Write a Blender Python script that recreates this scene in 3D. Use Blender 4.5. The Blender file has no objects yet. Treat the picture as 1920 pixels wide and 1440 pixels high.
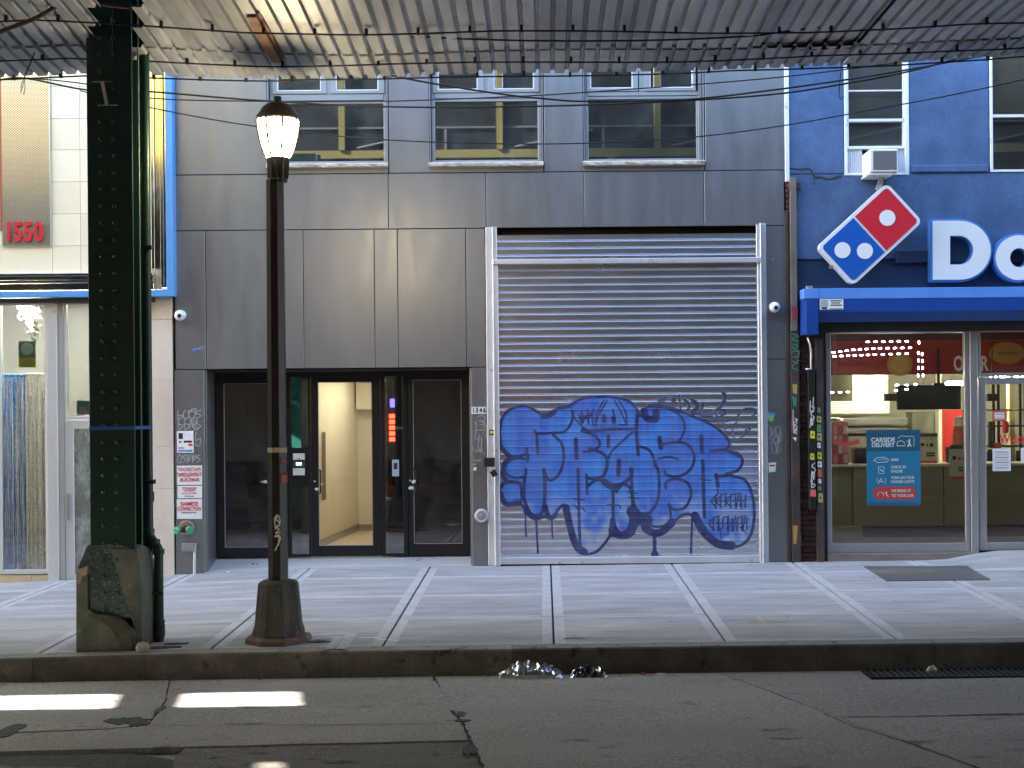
import bpy, math, random
import numpy as np
from mathutils import Vector, Matrix
random.seed(7)
R = math.radians
scene = bpy.context.scene
col = scene.collection

# ------------------------------------------------------------------ camera
CY, CZ, FPX, VX, VY, ROLL = -18.65, 2.05, 2773.0, 1019.0, 755.0, 0.0085
cd = bpy.data.cameras.new('camera'); cam = bpy.data.objects.new('camera', cd); col.objects.link(cam)
cam.location = (0, CY, CZ); cam.rotation_euler = (math.pi/2, ROLL, 0)
cd.sensor_width = 36; cd.lens = 36*FPX/1920
cd.shift_x = -59/1920; cd.shift_y = 35/1920
cd.clip_start = 0.05; cd.clip_end = 800
scene.camera = cam

# ------------------------------------------------------------------ sky, sun, exposure
SUN = Vector((-1.5, 0.27, 1.0))
world = bpy.data.worlds.new('World'); scene.world = world; world.use_nodes = True
wn = world.node_tree; wn.nodes.clear()
sky = wn.nodes.new('ShaderNodeTexSky'); sky.sky_type = 'NISHITA'; sky.sun_disc = False
sky.sun_elevation = math.atan2(1.0, math.hypot(1.5, 0.27)); sky.sun_rotation = math.atan2(-1.5, 0.27)
sky.air_density = 1.0; sky.dust_density = 1.0; sky.ozone_density = 1.0
bg = wn.nodes.new('ShaderNodeBackground'); bg.inputs[1].default_value = 0.15
wo = wn.nodes.new('ShaderNodeOutputWorld')
wn.links.new(sky.outputs[0], bg.inputs[0]); wn.links.new(bg.outputs[0], wo.inputs[0])
sl = bpy.data.lights.new('sun', 'SUN'); sl.energy = 5.0; sl.angle = R(0.55); sl.color = (1, 0.93, 0.84)
so = bpy.data.objects.new('sun', sl); col.objects.link(so)
so.rotation_euler = SUN.to_track_quat('Z', 'Y').to_euler(); so.location = (-30, 5, 30)
scene.view_settings.view_transform = 'Standard'; scene.view_settings.look = 'None'
scene.view_settings.exposure = 3.4; scene.view_settings.gamma = 1
scene.view_settings.use_curve_mapping = False

# ------------------------------------------------------------------ measuring helpers
def F(px, py, Y=0.0):
    u = px - VX; v = VY - py; d = Y - CY
    return ((u + ROLL*v)*d/FPX, CZ + (v - ROLL*u)*d/FPX)
def RC(x0, y0, x1, y1, Y=0.0):
    ym = (y0+y1)/2; xm = (x0+x1)/2
    return F(x0, ym, Y)[0], F(x1, ym, Y)[0], F(xm, y1, Y)[1], F(xm, y0, Y)[1]   # X0 X1 Z0 Z1

def sstep(a, b, x):
    t = min(1, max(0, (x-a)/(b-a))); return t*t*(3-2*t)

# ------------------------------------------------------------------ materials
MATS = {}
def mat(name, c, rough=0.6, metal=0.0, var=0.0, vs=3.0, c2=None, f2=0.5, s2=1.2, stretch=(1, 1, 1), bump=0.0, bs=40.0,
        spec=0.5, emit=None, es=0.0, rnd=0.0, rvar=0.0, coat=0.0, detail=6, c3=None, f3=0.6, s3=8.0, w2=0.12, fine=None):
    if name in MATS: return MATS[name]
    m = bpy.data.materials.new(name); m.use_nodes = True; t = m.node_tree; n = t.nodes; L = t.links
    b = n['Principled BSDF']
    b.inputs['Roughness'].default_value = rough; b.inputs['Metallic'].default_value = metal
    b.inputs['Specular IOR Level'].default_value = spec; b.inputs['Coat Weight'].default_value = coat
    b.inputs['Base Color'].default_value = (*c, 1)
    tc = n.new('ShaderNodeTexCoord'); mp = n.new('ShaderNodeMapping'); mp.inputs['Scale'].default_value = stretch
    ge = n.new('ShaderNodeNewGeometry'); L.new(ge.outputs['Position'], mp.inputs[0])
    src = None
    def noise(scale, det=detail):
        t_ = n.new('ShaderNodeTexNoise'); t_.inputs['Scale'].default_value = scale; t_.inputs['Detail'].default_value = det
        t_.inputs['Roughness'].default_value = 0.62; L.new(mp.outputs[0], t_.inputs['Vector']); return t_
    cur = None
    if var or c2 or c3 or rnd:
        rgb = n.new('ShaderNodeRGB'); rgb.outputs[0].default_value = (*c, 1); cur = rgb.outputs[0]
        def mixin(color, fac_socket):
            nonlocal cur
            mx = n.new('ShaderNodeMix'); mx.data_type = 'RGBA'; L.new(fac_socket, mx.inputs[0]); L.new(cur, mx.inputs[6])
            mx.inputs[7].default_value = (*color, 1); cur = mx.outputs[2]
        if c2:
            a = noise(s2); r = n.new('ShaderNodeMapRange'); r.inputs[1].default_value = f2-w2; r.inputs[2].default_value = f2+w2
            L.new(a.outputs[0], r.inputs[0]); mixin(c2, r.outputs[0])
        if c3:
            a = noise(s3, 9); r = n.new('ShaderNodeMapRange'); r.inputs[1].default_value = f3-.03; r.inputs[2].default_value = f3+.05
            L.new(a.outputs[0], r.inputs[0]); mixin(c3, r.outputs[0])
        if var or rnd:
            a = noise(vs, 8); r = n.new('ShaderNodeMapRange'); r.inputs[1].default_value = 0.25; r.inputs[2].default_value = 0.75
            r.inputs[3].default_value = 1-var; r.inputs[4].default_value = 1+var; L.new(a.outputs[0], r.inputs[0]); sc = r.outputs[0]
            if rnd:
                oi = n.new('ShaderNodeObjectInfo'); r2 = n.new('ShaderNodeMapRange'); r2.inputs[3].default_value = 1-rnd; r2.inputs[4].default_value = 1+rnd
                L.new(oi.outputs['Random'], r2.inputs[0]); mm = n.new('ShaderNodeMath'); mm.operation = 'MULTIPLY'
                L.new(sc, mm.inputs[0]); L.new(r2.outputs[0], mm.inputs[1]); sc = mm.outputs[0]
            if fine:
                fn = n.new('ShaderNodeTexNoise'); fn.inputs['Scale'].default_value = fine[0]; fn.inputs['Detail'].default_value = 3; L.new(ge.outputs['Position'], fn.inputs['Vector'])
                fr_ = n.new('ShaderNodeMapRange'); fr_.inputs[1].default_value = .3; fr_.inputs[2].default_value = .7; fr_.inputs[3].default_value = 1-fine[1]; fr_.inputs[4].default_value = 1+fine[1]
                L.new(fn.outputs[0], fr_.inputs[0]); m3 = n.new('ShaderNodeMath'); m3.operation = 'MULTIPLY'; L.new(sc, m3.inputs[0]); L.new(fr_.outputs[0], m3.inputs[1]); sc = m3.outputs[0]
            vm = n.new('ShaderNodeVectorMath'); vm.operation = 'SCALE'; L.new(cur, vm.inputs[0]); L.new(sc, vm.inputs['Scale']); cur = vm.outputs[0]
        L.new(cur, b.inputs['Base Color'])
    if rvar:
        a = noise(vs*2.3); r = n.new('ShaderNodeMapRange'); r.inputs[1].default_value = .3; r.inputs[2].default_value = .7
        r.inputs[3].default_value = max(0.02, rough-rvar); r.inputs[4].default_value = min(1, rough+rvar); L.new(a.outputs[0], r.inputs[0]); L.new(r.outputs[0], b.inputs['Roughness'])
    if bump:
        a = noise(bs, 5); bp = n.new('ShaderNodeBump'); bp.inputs['Strength'].default_value = bump; bp.inputs['Distance'].default_value = 0.02
        L.new(a.outputs[0], bp.inputs['Height']); L.new(bp.outputs[0], b.inputs['Normal'])
    if emit:
        b.inputs['Emission Color'].default_value = (*emit, 1); b.inputs['Emission Strength'].default_value = es
    MATS[name] = m; return m

def glassmat(name, refl=0.10, tint=(1, 1, 1), rough=0.0, dirt=0.0, dirtcol=(0.5, 0.5, 0.5), ds=(3, 3, 3)):
    if name in MATS: return MATS[name]
    m = bpy.data.materials.new(name); m.use_nodes = True; t = m.node_tree; n = t.nodes; L = t.links; n.clear()
    out = n.new('ShaderNodeOutputMaterial'); tr = n.new('ShaderNodeBsdfTransparent'); tr.inputs[0].default_value = (*tint, 1)
    gl = n.new('ShaderNodeBsdfGlossy'); gl.inputs['Roughness'].default_value = rough; gl.inputs[0].default_value = (.95, .97, 1, 1)
    fr = n.new('ShaderNodeFresnel'); fr.inputs[0].default_value = 1.5
    mr = n.new('ShaderNodeMath'); mr.operation = 'ADD'; mr.inputs[1].default_value = refl-0.04; mr.use_clamp = True; L.new(fr.outputs[0], mr.inputs[0])
    mx = n.new('ShaderNodeMixShader'); L.new(mr.outputs[0], mx.inputs[0]); L.new(tr.outputs[0], mx.inputs[1]); L.new(gl.outputs[0], mx.inputs[2])
    last = mx.outputs[0]
    if dirt:
        df = n.new('ShaderNodeBsdfDiffuse'); df.inputs[0].default_value = (*dirtcol, 1)
        ge = n.new('ShaderNodeNewGeometry'); mp = n.new('ShaderNodeMapping'); mp.inputs['Scale'].default_value = ds; L.new(ge.outputs['Position'], mp.inputs[0])
        no = n.new('ShaderNodeTexNoise'); no.inputs['Scale'].default_value = 1.5; no.inputs['Detail'].default_value = 9; no.inputs['Roughness'].default_value = .68; L.new(mp.outputs[0], no.inputs['Vector'])
        r = n.new('ShaderNodeMapRange'); r.inputs[1].default_value = .42; r.inputs[2].default_value = .75; r.inputs[3].default_value = dirt*.2; r.inputs[4].default_value = dirt; L.new(no.outputs[0], r.inputs[0])
        m2 = n.new('ShaderNodeMixShader'); L.new(r.outputs[0], m2.inputs[0]); L.new(last, m2.inputs[1]); L.new(df.outputs[0], m2.inputs[2]); last = m2.outputs[0]
    L.new(last, out.inputs[0]); MATS[name] = m; return m

def flat(name, c, rough=0.6, **k): return mat(name, c, rough, **k)

# ------------------------------------------------------------------ mesh builder
class MB:
    def __init__(s): s.v = []; s.f = []; s.mi = []; s.m = 0; s.smooth = False
    def add(s, vs, fs):
        o = len(s.v); s.v += [tuple(p) for p in vs]; s.f += [tuple(i+o for i in f) for f in fs]; s.mi += [s.m]*len(fs); return s
    def box(s, x0, x1, y0, y1, z0, z1, b=0.0):
        if x0 > x1: x0, x1 = x1, x0
        if y0 > y1: y0, y1 = y1, y0
        if z0 > z1: z0, z1 = z1, z0
        b = min(b, (x1-x0)*.45, (y1-y0)*.45, (z1-z0)*.45)
        if b <= 0:
            vs = [(x, y, z) for x in (x0, x1) for y in (y0, y1) for z in (z0, z1)]
            return s.add(vs, [(0, 1, 3, 2), (4, 6, 7, 5), (0, 4, 5, 1), (2, 3, 7, 6), (0, 2, 6, 4), (1, 5, 7, 3)])
        P = {}; vs = []
        X = (x0, x1); Y = (y0, y1); Z = (z0, z1); sg = (1, -1)
        for i in (0, 1):
            for j in (0, 1):
                for k in (0, 1):
                    for ax in range(3):
                        p = [X[i]+sg[i]*b, Y[j]+sg[j]*b, Z[k]+sg[k]*b]; p[ax] = (X, Y, Z)[ax][(i, j, k)[ax]]
                        P[i, j, k, ax] = len(vs); vs.append(p)
        fs = []
        for i in (0, 1):
            q = [P[i, 0, 0, 0], P[i, 1, 0, 0], P[i, 1, 1, 0], P[i, 0, 1, 0]]; fs.append(q if i else q[::-1])
            q = [P[0, i, 0, 1], P[1, i, 0, 1], P[1, i, 1, 1], P[0, i, 1, 1]]; fs.append(q[::-1] if i else q)
            q = [P[0, 0, i, 2], P[1, 0, i, 2], P[1, 1, i, 2], P[0, 1, i, 2]]; fs.append(q if i else q[::-1])
        for a in (0, 1):
            for c in (0, 1):
                q = [P[a, c, 0, 0], P[a, c, 1, 0], P[a, c, 1, 1], P[a, c, 0, 1]]; fs.append(q if a != c else q[::-1])
                q = [P[a, 0, c, 0], P[a, 0, c, 2], P[a, 1, c, 2], P[a, 1, c, 0]]; fs.append(q if a != c else q[::-1])
                q = [P[0, a, c, 1], P[1, a, c, 1], P[1, a, c, 2], P[0, a, c, 2]]; fs.append(q if a != c else q[::-1])
        for i in (0, 1):
            for j in (0, 1):
                for k in (0, 1):
                    q = [P[i, j, k, 0], P[i, j, k, 1], P[i, j, k, 2]]; fs.append(q if (i+j+k) % 2 else q[::-1])
        return s.add(vs, fs)
    def prism(s, pts, y0, y1):      # outline in XZ, extruded along Y
        if sum(pts[i-1][0]*pts[i][1]-pts[i][0]*pts[i-1][1] for i in range(len(pts))) < 0: pts = pts[::-1]
        n = len(pts); vs = [(x, y0, z) for x, z in pts]+[(x, y1, z) for x, z in pts]
        return s.add(vs, [tuple(range(n)), tuple(range(2*n-1, n-1, -1))]+[(i, i+n, (i+1) % n+n, (i+1) % n) for i in range(n)])
    def slab(s, pts, z0, z1):       # outline in XY, extruded along Z
        if sum(pts[i-1][0]*pts[i][1]-pts[i][0]*pts[i-1][1] for i in range(len(pts))) < 0: pts = pts[::-1]
        n = len(pts); f0 = (lambda x, y: z0) if not callable(z0) else z0; f1 = (lambda x, y: z1) if not callable(z1) else z1
        vs = [(x, y, f0(x, y)) for x, y in pts]+[(x, y, f1(x, y)) for x, y in pts]
        return s.add(vs, [tuple(range(n-1, -1, -1)), tuple(range(n, 2*n))]+[(i, (i+1) % n, (i+1) % n+n, i+n) for i in range(n)])
    def cyl(s, p0, p1, r0, r1=None, n=16, caps=True):
        p0 = Vector(p0); p1 = Vector(p1); r1 = r0 if r1 is None else r1
        d = (p1-p0).normalized(); a = d.orthogonal().normalized(); c = d.cross(a)
        vs = []
        for p, r in ((p0, r0), (p1, r1)):
            for i in range(n):
                t = 2*math.pi*i/n; vs.append(p+a*math.cos(t)*r+c*math.sin(t)*r)
        fs = [(i, (i+1) % n, (i+1) % n+n, i+n) for i in range(n)]
        if caps: fs += [tuple(range(n-1, -1, -1)), tuple(range(n, 2*n))]
        return s.add(vs, fs)
    def tube(s, pts, r, n=6):
        pts = [Vector(p) for p in pts]; vs = []; a = None
        for i, p in enumerate(pts):
            d = (pts[min(i+1, len(pts)-1)]-pts[max(i-1, 0)]).normalized()
            if a is None: a = d.orthogonal().normalized()
            a = (a-d*a.dot(d)).normalized(); c = d.cross(a)
            rr = r[i] if isinstance(r, (list, tuple)) else r
            for k in range(n):
                t = 2*math.pi*k/n; vs.append(p+a*math.cos(t)*rr+c*math.sin(t)*rr)
        fs = []
        for i in range(len(pts)-1):
            for k in range(n): fs.append((i*n+k, i*n+(k+1) % n, (i+1)*n+(k+1) % n, (i+1)*n+k))
        fs += [tuple(range(n-1, -1, -1)), tuple(range((len(pts)-1)*n, len(pts)*n))]
        return s.add(vs, fs)
    def lathe(s, prof, c, n=24, axis='z', phase=0.0):
        vs = []
        for r, h in prof:
            for i in range(n):
                t = 2*math.pi*i/n+phase
                vs.append((c[0]+r*math.cos(t), c[1]+r*math.sin(t), c[2]+h) if axis == 'z' else (c[0]+r*math.cos(t), c[1]+h, c[2]+r*math.sin(t)))
        fs = []
        for k in range(len(prof)-1):
            for i in range(n):
                q = (k*n+i, k*n+(i+1) % n, (k+1)*n+(i+1) % n, (k+1)*n+i); fs.append(q if axis == 'z' else q[::-1])
        a = tuple(range(n)); b = tuple(range((len(prof)-1)*n, len(prof)*n))
        fs += [a[::-1], b] if axis == 'z' else [a, b[::-1]]
        return s.add(vs, fs)
    def ribbon(s, pts, w, y, t=0.0015):   # painted stroke on a plane of constant Y, pts in XZ
        P = [Vector(pts[0][:2])]
        for p in pts[1:]:
            if (Vector(p[:2])-P[-1]).length > 1e-4: P.append(Vector(p[:2]))
        if len(P) < 2: return s
        P[0] -= (P[1]-P[0]).normalized()*w*.3; P[-1] += (P[-1]-P[-2]).normalized()*w*.3; vs = []
        for i, p in enumerate(P):
            d = (P[min(i+1, len(P)-1)]-P[max(i-1, 0)])
            if d.length < 1e-6: d = Vector((1, 0))
            d.normalize(); n_ = Vector((-d.y, d.x))*w/2; yy_ = y-.00003*i
            vs += [((p-n_).x, yy_, (p-n_).y), ((p+n_).x, yy_, (p+n_).y)]
        return s.add(vs, [(2*i, 2*i+2, 2*i+3, 2*i+1) for i in range(len(P)-1)])
    def build(s, name, m, parent=None, smooth=None, **props):
        me = bpy.data.meshes.new(name)
        L = Vector((0, 0, 0))
        p = parent
        while p is not None: L += Vector(p.location); p = p.parent
        me.from_pydata([(v[0]-L.x, v[1]-L.y, v[2]-L.z) for v in s.v], [], s.f)
        for mm in (m if isinstance(m, (list, tuple)) else [m]): me.materials.append(mm)
        if isinstance(m, (list, tuple)): me.polygons.foreach_set('material_index', s.mi)
        if smooth:
            me.polygons.foreach_set('use_smooth', [True]*len(me.polygons))
            if smooth is not True: me.set_sharp_from_angle(angle=R(smooth))
        me.update()
        o = bpy.data.objects.new(name, me); col.objects.link(o); o.parent = parent
        for k, v in props.items(): o[k] = v
        return o

def tag(o, label, cat, group=None):
    o['label'] = label; o['category'] = cat
    if group: o['group'] = group
    return o
def thing(name, loc, label, cat, group=None):
    o = bpy.data.objects.new(name, None); col.objects.link(o); o.location = loc; o.empty_display_size = .1
    return tag(o, label, cat, group)
def struct(name, loc=(0, 0, 0)):
    o = bpy.data.objects.new(name, None); col.objects.link(o); o.location = loc; o['kind'] = 'structure'; o.empty_display_size = .1; return o
def bx(name, m, parent, x0, x1, y0, y1, z0, z1, b=0.004, **props):
    return MB().box(x0, x1, y0, y1, z0, z1, b).build(name, m, parent, **props)
def copy_tree(o, parent=None):
    c = o.copy(); col.objects.link(c); c.parent = parent
    for ch in list(o.children): copy_tree(ch, c)
    return c

def text(name, s, x, z, y, size, m, parent, sx=1.0, ext=0.001, ang=0.0, align='CENTER', bold=0.0, mirror=False, **props):
    cu = bpy.data.curves.new('t', 'FONT'); cu.body = s; cu.size = size; cu.extrude = ext; cu.align_x = align; cu.align_y = 'CENTER'
    cu.offset = bold; cu.resolution_u = 4
    o = bpy.data.objects.new('t', cu); me = bpy.data.meshes.new_from_object(o)
    bpy.data.objects.remove(o); bpy.data.curves.remove(cu)
    L = Vector((0, 0, 0)); p = parent
    while p is not None: L += Vector(p.location); p = p.parent
    ca, sa = math.cos(ang), math.sin(ang)
    for v in me.vertices:
        a, b_, c = v.co; a *= sx*(-1 if mirror else 1)
        v.co = (x+a*ca-b_*sa-L.x, y-c-L.y, z+a*sa+b_*ca-L.z)
    me.materials.clear(); me.materials.append(m); me.name = name
    o = bpy.data.objects.new(name, me); col.objects.link(o); o.parent = parent
    for k, v in props.items(): o[k] = v
    return o

def frame(mb, x0, x1, z0, z1, w, y0, y1, b=0.003, wb=None, wt=None):
    wb = w if wb is None else wb; wt = w if wt is None else wt
    mb.box(x0, x0+w, y0, y1, z0, z1, b); mb.box(x1-w, x1, y0, y1, z0, z1, b)
    mb.box(x0+w, x1-w, y0, y1, z0, z0+wb, b); mb.box(x0+w, x1-w, y0, y1, z1-wt, z1, b); return mb

# ------------------------------------------------------------------ ground heights
def side_z(x, y):
    """sidewalk height: falls to the kerb, dips to the left, ramps up to the pizza shop door"""
    t = min(1, max(0, -y/5.55))
    z = -0.016*min(5.55, max(0, -y)) + 0.005*x
    if x < -3: z += -0.034*(-3-x)*(1-0.62*t)
    z += 0.11*sstep(4.9, 5.7, x)*sstep(-1.1, -0.1, y)
    if y > 0: z += (0.15*y if y < .55 else .083)
    return z
def road_z(x, y):
    return -0.325 + 0.0055*x + 0.012*(-5.73-y)*sstep(0, 1, (-5.73-y)/3) if y > -12 else -0.26+0.0055*x
# ------------------------------------------------------------------ material palette
M_panel = mat('grey_composite', (.235, .24, .245), .38, .68, var=.10, vs=1.6, c2=(.265, .27, .275), s2=.5, c3=(.33, .335, .34), f3=.73, s3=9, stretch=(1.4, 1, .35), spec=.5, rvar=.06, bump=.02, bs=3)
M_joint = flat('joint_dark', (.02, .02, .022), .8)
M_black = mat('black_aluminium', (.006, .007, .008), .4, .0, var=.1, vs=5)
M_lgrey = mat('window_frame_grey', (.30, .31, .32), .4, .3, var=.05)
M_white = mat('white_vinyl', (.74, .75, .74), .4, var=.05, vs=2, c3=(.5, .48, .44), f3=.66, s3=5)
M_sill = mat('rough_stone', (.55, .5, .42), .85, var=.15, vs=14, c2=(.4, .34, .27), s2=8, bump=.9, bs=30)
M_galv = mat('galvanised_steel', (.50, .51, .54), .27, .85, var=.08, vs=5, rvar=.08, stretch=(.5, 1, 3))
M_galvr = mat('galvanised_rail', (.66, .66, .68), .42, .55, var=.1, vs=4, c3=(.3, .27, .25), f3=.66, s3=7, bump=.1, bs=25)
M_deck = mat('weathered_corrugated_steel', (.40, .415, .44), .5, .25, var=.14, vs=2.2, c2=(.32, .32, .325), s2=1.3, f2=.52, c3=(.22, .13, .08), f3=.72, s3=2.4, stretch=(3, .5, 1), rnd=.24, bump=.08, bs=12)
M_deckrust = mat('rusty_corrugated_steel', (.24, .19, .15), .7, .25, var=.3, vs=4, c2=(.16, .075, .035), s2=4, f2=.5, stretch=(3, .6, 1), rnd=.2)
M_green = mat('dark_green_paint', (.008, .038, .030), .38, var=.14, vs=3, c3=(.05, .09, .075), f3=.70, s3=12, bump=.12, bs=18, rvar=.08)
M_greenworn = mat('worn_green_paint', (.017, .055, .042), .5, var=.2, vs=5, c2=(.07, .10, .08), s2=7, f2=.55, w2=.12, c3=(.24, .25, .20), f3=.60, s3=38, bump=.5, bs=30)
M_conc = mat('painted_worn_concrete', (.155, .155, .115), .85, var=.3, vs=6, c2=(.06, .08, .062), s2=3.2, f2=.50, w2=.22, c3=(.22, .21, .16), f3=.66, s3=11, bump=.6, bs=22)
M_brick_chip = mat('broken_concrete', (.34, .28, .21), .9, var=.3, vs=18, bump=.8, bs=30)
M_walk = mat('sidewalk_concrete', (.34, .34, .335), .82, fine=(55, .13), var=.15, vs=2.0, c2=(.26, .257, .25), s2=1.6, f2=.5, c3=(.13, .125, .12), f3=.68, s3=9, stretch=(.6, 2.2, 1), bump=.22, bs=45, rnd=.07)
M_walkb = mat('sidewalk_border', (.385, .385, .38), .7, fine=(45, .12), var=.18, vs=4, c3=(.22, .21, .2), f3=.68, s3=6, bump=.1, bs=60)
M_wpatch = mat('sidewalk_ramp', (.40, .39, .375), .8, var=.1, vs=3, bump=.15, bs=50)
M_crack = flat('crack_dirt', (.035, .033, .03), .95)
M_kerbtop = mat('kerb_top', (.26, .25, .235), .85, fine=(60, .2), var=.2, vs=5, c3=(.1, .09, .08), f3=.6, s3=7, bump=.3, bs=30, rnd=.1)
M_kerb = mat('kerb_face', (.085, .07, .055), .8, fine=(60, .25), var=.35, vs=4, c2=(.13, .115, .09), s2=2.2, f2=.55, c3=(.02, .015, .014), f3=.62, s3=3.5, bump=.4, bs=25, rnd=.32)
M_road = mat('worn_road_concrete', (.37, .35, .32), .78, fine=(48, .34), var=.15, vs=1.8, c2=(.30, .287, .265), s2=.9, f2=.5, c3=(.11, .10, .09), f3=.64, s3=2.6, stretch=(.6, 1.4, 1), bump=.35, bs=70, rnd=.08)
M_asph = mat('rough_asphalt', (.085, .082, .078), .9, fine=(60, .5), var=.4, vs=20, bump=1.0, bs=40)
M_asph2 = mat('patched_asphalt', (.17, .16, .14), .85, fine=(60, .42), var=.18, vs=9, c3=(.05, .045, .04), f3=.62, s3=5, bump=.7, bs=60)
M_stone = mat('pink_beige_stone', (.70, .61, .50), .45, var=.07, vs=1.6, c2=(.64, .50, .41), s2=1.2, f2=.56, c3=(.36, .25, .18), f3=.67, s3=5, stretch=(1, 1, .7), rnd=.05)
M_stonetop = mat('cream_stone', (.82, .73, .52), .5, var=.05, vs=2, c3=(.45, .36, .22), f3=.70, s3=4, stretch=(1, 1, .7), rnd=.05)
M_chrome = mat('polished_steel', (.72, .70, .66), .16, 1.0, var=.08, vs=3, rvar=.06)
M_mesh = mat('perforated_steel', (.56, .56, .55), .3, .9, var=.06)
M_bframe = mat('light_blue_trim', (.10, .30, .62), .35, var=.08, vs=4)
M_alum = mat('pale_aluminium', (.62, .60, .57), .4, .35, var=.06, vs=3, c3=(.36, .32, .28), f3=.70, s3=6)
M_alum2 = mat('satin_aluminium', (.40, .39, .39), .38, .6, var=.06, vs=3)
M_blue = mat('blue_stucco', (.044, .09, .185), .65, fine=(30, .10), var=.2, vs=1.5, c2=(.07, .13, .255), s2=2.0, f2=.5, c3=(.03, .05, .09), f3=.66, s3=5, bump=.35, bs=14)
M_bluedk = mat('dark_blue_fascia', (.014, .035, .085), .55, var=.2, vs=2, bump=.25, bs=12)
M_awn = mat('bright_blue_metal', (.010, .055, .26), .36, var=.15, vs=2)
M_awnl = mat('light_blue_metal', (.10, .26, .66), .4, var=.1, vs=3)
M_brick = mat('dark_red_brick', (.085, .03, .022), .85, var=.35, vs=8, c3=(.02, .015, .015), f3=.6, s3=6, bump=.5, bs=30, rnd=.4)
M_mortar = mat('dirty_mortar', (.07, .055, .05), .9, var=.3, vs=10)
M_brown = mat('worn_brown_metal', (.075, .058, .048), .65, .2, var=.3, vs=6, c2=(.03, .024, .022), s2=3, c3=(.12, .035, .02), f3=.6, s3=6, bump=.4, bs=20)
M_iron = mat('black_iron', (.02, .02, .02), .5, .4, var=.2, bump=.1)
M_pole = mat('dark_bronze_paint', (.026, .022, .019), .42, .3, var=.3, vs=6, c3=(.09, .085, .07), f3=.69, s3=9, bump=.2, bs=20)
M_polebase = mat('weathered_cast_base', (.085, .077, .058), .75, .1, var=.3, vs=5, c2=(.045, .04, .03), s2=4, c3=(.30, .25, .15), f3=.655, s3=13, stretch=(2.5, 2.5, .7), bump=.5, bs=24)
M_cable = flat('black_cable', (.008, .008, .009), .6)
M_cable2 = flat('brown_cable', (.07, .05, .04), .7)
M_red = flat('red_print', (.62, .03, .035), .5)
M_redsign = flat('sign_red', (.60, .022, .04), .35, coat=.3)
M_bluesign = flat('sign_blue', (.012, .10, .42), .35, coat=.3)
M_wsign = flat('sign_white', (.78, .78, .77), .4)
M_offw = mat('off_white_plastic', (.62, .61, .58), .5, var=.04)
M_dark = flat('dark_print', (.02, .02, .03), .6)
M_tag = flat('chalk_spray', (.36, .36, .37), .8)
M_tagw = flat('white_spray', (.7, .69, .64), .7)
M_tagg = flat('green_spray', (.03, .22, .14), .7)
M_cream = mat('cream_wall', (.74, .70, .59), .7, var=.03)
M_wood = mat('light_wood_floor', (.55, .42, .24), .5, var=.12, vs=6, stretch=(1, 6, 1))
M_skirt = flat('taupe_skirting', (.30, .26, .2), .6)
M_glassw = glassmat('upper_window_glass', .16, (.55, .6, .6), .01, dirt=.16, dirtcol=(.35, .38, .36), ds=(1.1, 1, .8))
M_glassd = glassmat('dark_door_glass', .13, (.32, .33, .34), .02, dirt=.34, dirtcol=(.15, .14, .14), ds=(2.2, 1, 1.2))
M_glassg = glassmat('side_light_glass', .24, (.3, .31, .32), .01, dirt=.06, dirtcol=(.14, .13, .13), ds=(1.2, 1, .9))
M_glassb = glassmat('old_window_glass', .13, (.8, .8, .78), .01, dirt=.12, dirtcol=(.35, .35, .33), ds=(1.1, 1, .8))
M_glassc = glassmat('clear_glass', .07, (.93, .95, .93), 0, dirt=.02)
M_glassf = glassmat('frosted_glass', .08, (.5, .52, .5), .1, dirt=.9, dirtcol=(.42, .46, .42), ds=(3, 1, 2))
M_glasss = glassmat('shop_glass', .085, (.86, .86, .82), 0, dirt=.02)
M_yellow = mat('cream_yellow_paint', (.46, .40, .14), .6, var=.1, vs=3)
M_far = mat('far_brick', (.23, .14, .10), .85, var=.2, vs=1)
M_farl = mat('far_render', (.45, .42, .36), .85, var=.1, vs=1)
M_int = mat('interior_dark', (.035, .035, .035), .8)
M_plastic = glassmat('clear_plastic', .22, (.9, .92, .95), .1, dirt=.22, dirtcol=(.7, .72, .75), ds=(9, 9, 9))

# ------------------------------------------------------------------ the sidewalk: flags with tooled borders
walk = struct('sidewalk', (0, 0, 0))
def flag(xa, xb, ya, yb, nx=4, ny=4, plain=False):
    """a poured flag: broomed middle, smooth paler border band, real joint round it"""
    g = .009; mb = MB(); bw = .105
    X = [xa+g, xa+g+.006] + [xa+bw+(xb-xa-2*bw)*i/nx for i in range(nx+1)] + [xb-g-.006, xb-g]
    yw = bw*.75
    Y = [ya+g, ya+g+.006] + [ya+yw+(yb-ya-2*yw)*i/ny for i in range(ny+1)] + [yb-g-.006, yb-g]
    if yb-ya < .6: Y = [ya+g, ya+g+.006]+[ya+.06+(yb-ya-.12)*i/2 for i in range(3)]+[yb-g-.006, yb-g]
    n, m_ = len(X), len(Y)
    for j in range(m_):
        for i in range(n):
            edge = i in (0, n-1) or j in (0, m_-1)
            mb.v.append((X[i], Y[j], side_z(X[i], Y[j]) - (.006 if edge else 0)))
    for j in range(m_-1):
        for i in range(n-1):
            mb.f.append((j*n+i, j*n+i+1, (j+1)*n+i+1, (j+1)*n+i))
            brd = i < 2 or i > n-4 or j < 2 or j > m_-4
            mb.mi.append(0 if plain or not brd else 1)
    # skirt
    ring = [(i, 0) for i in range(n)]+[(n-1, j) for j in range(1, m_)]+[(i, m_-1) for i in range(n-2, -1, -1)]+[(0, j) for j in range(m_-2, 0, -1)]
    o = len(mb.v)
    for i, j in ring: mb.v.append((X[i], Y[j], side_z(X[i], Y[j])-.07))
    k = len(ring)
    for q in range(k):
        a = ring[q]; b = ring[(q+1) % k]
        mb.f.append((a[1]*n+a[0], o+q, o+(q+1) % k, b[1]*n+b[0])); mb.mi.append(0)
    return mb
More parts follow.
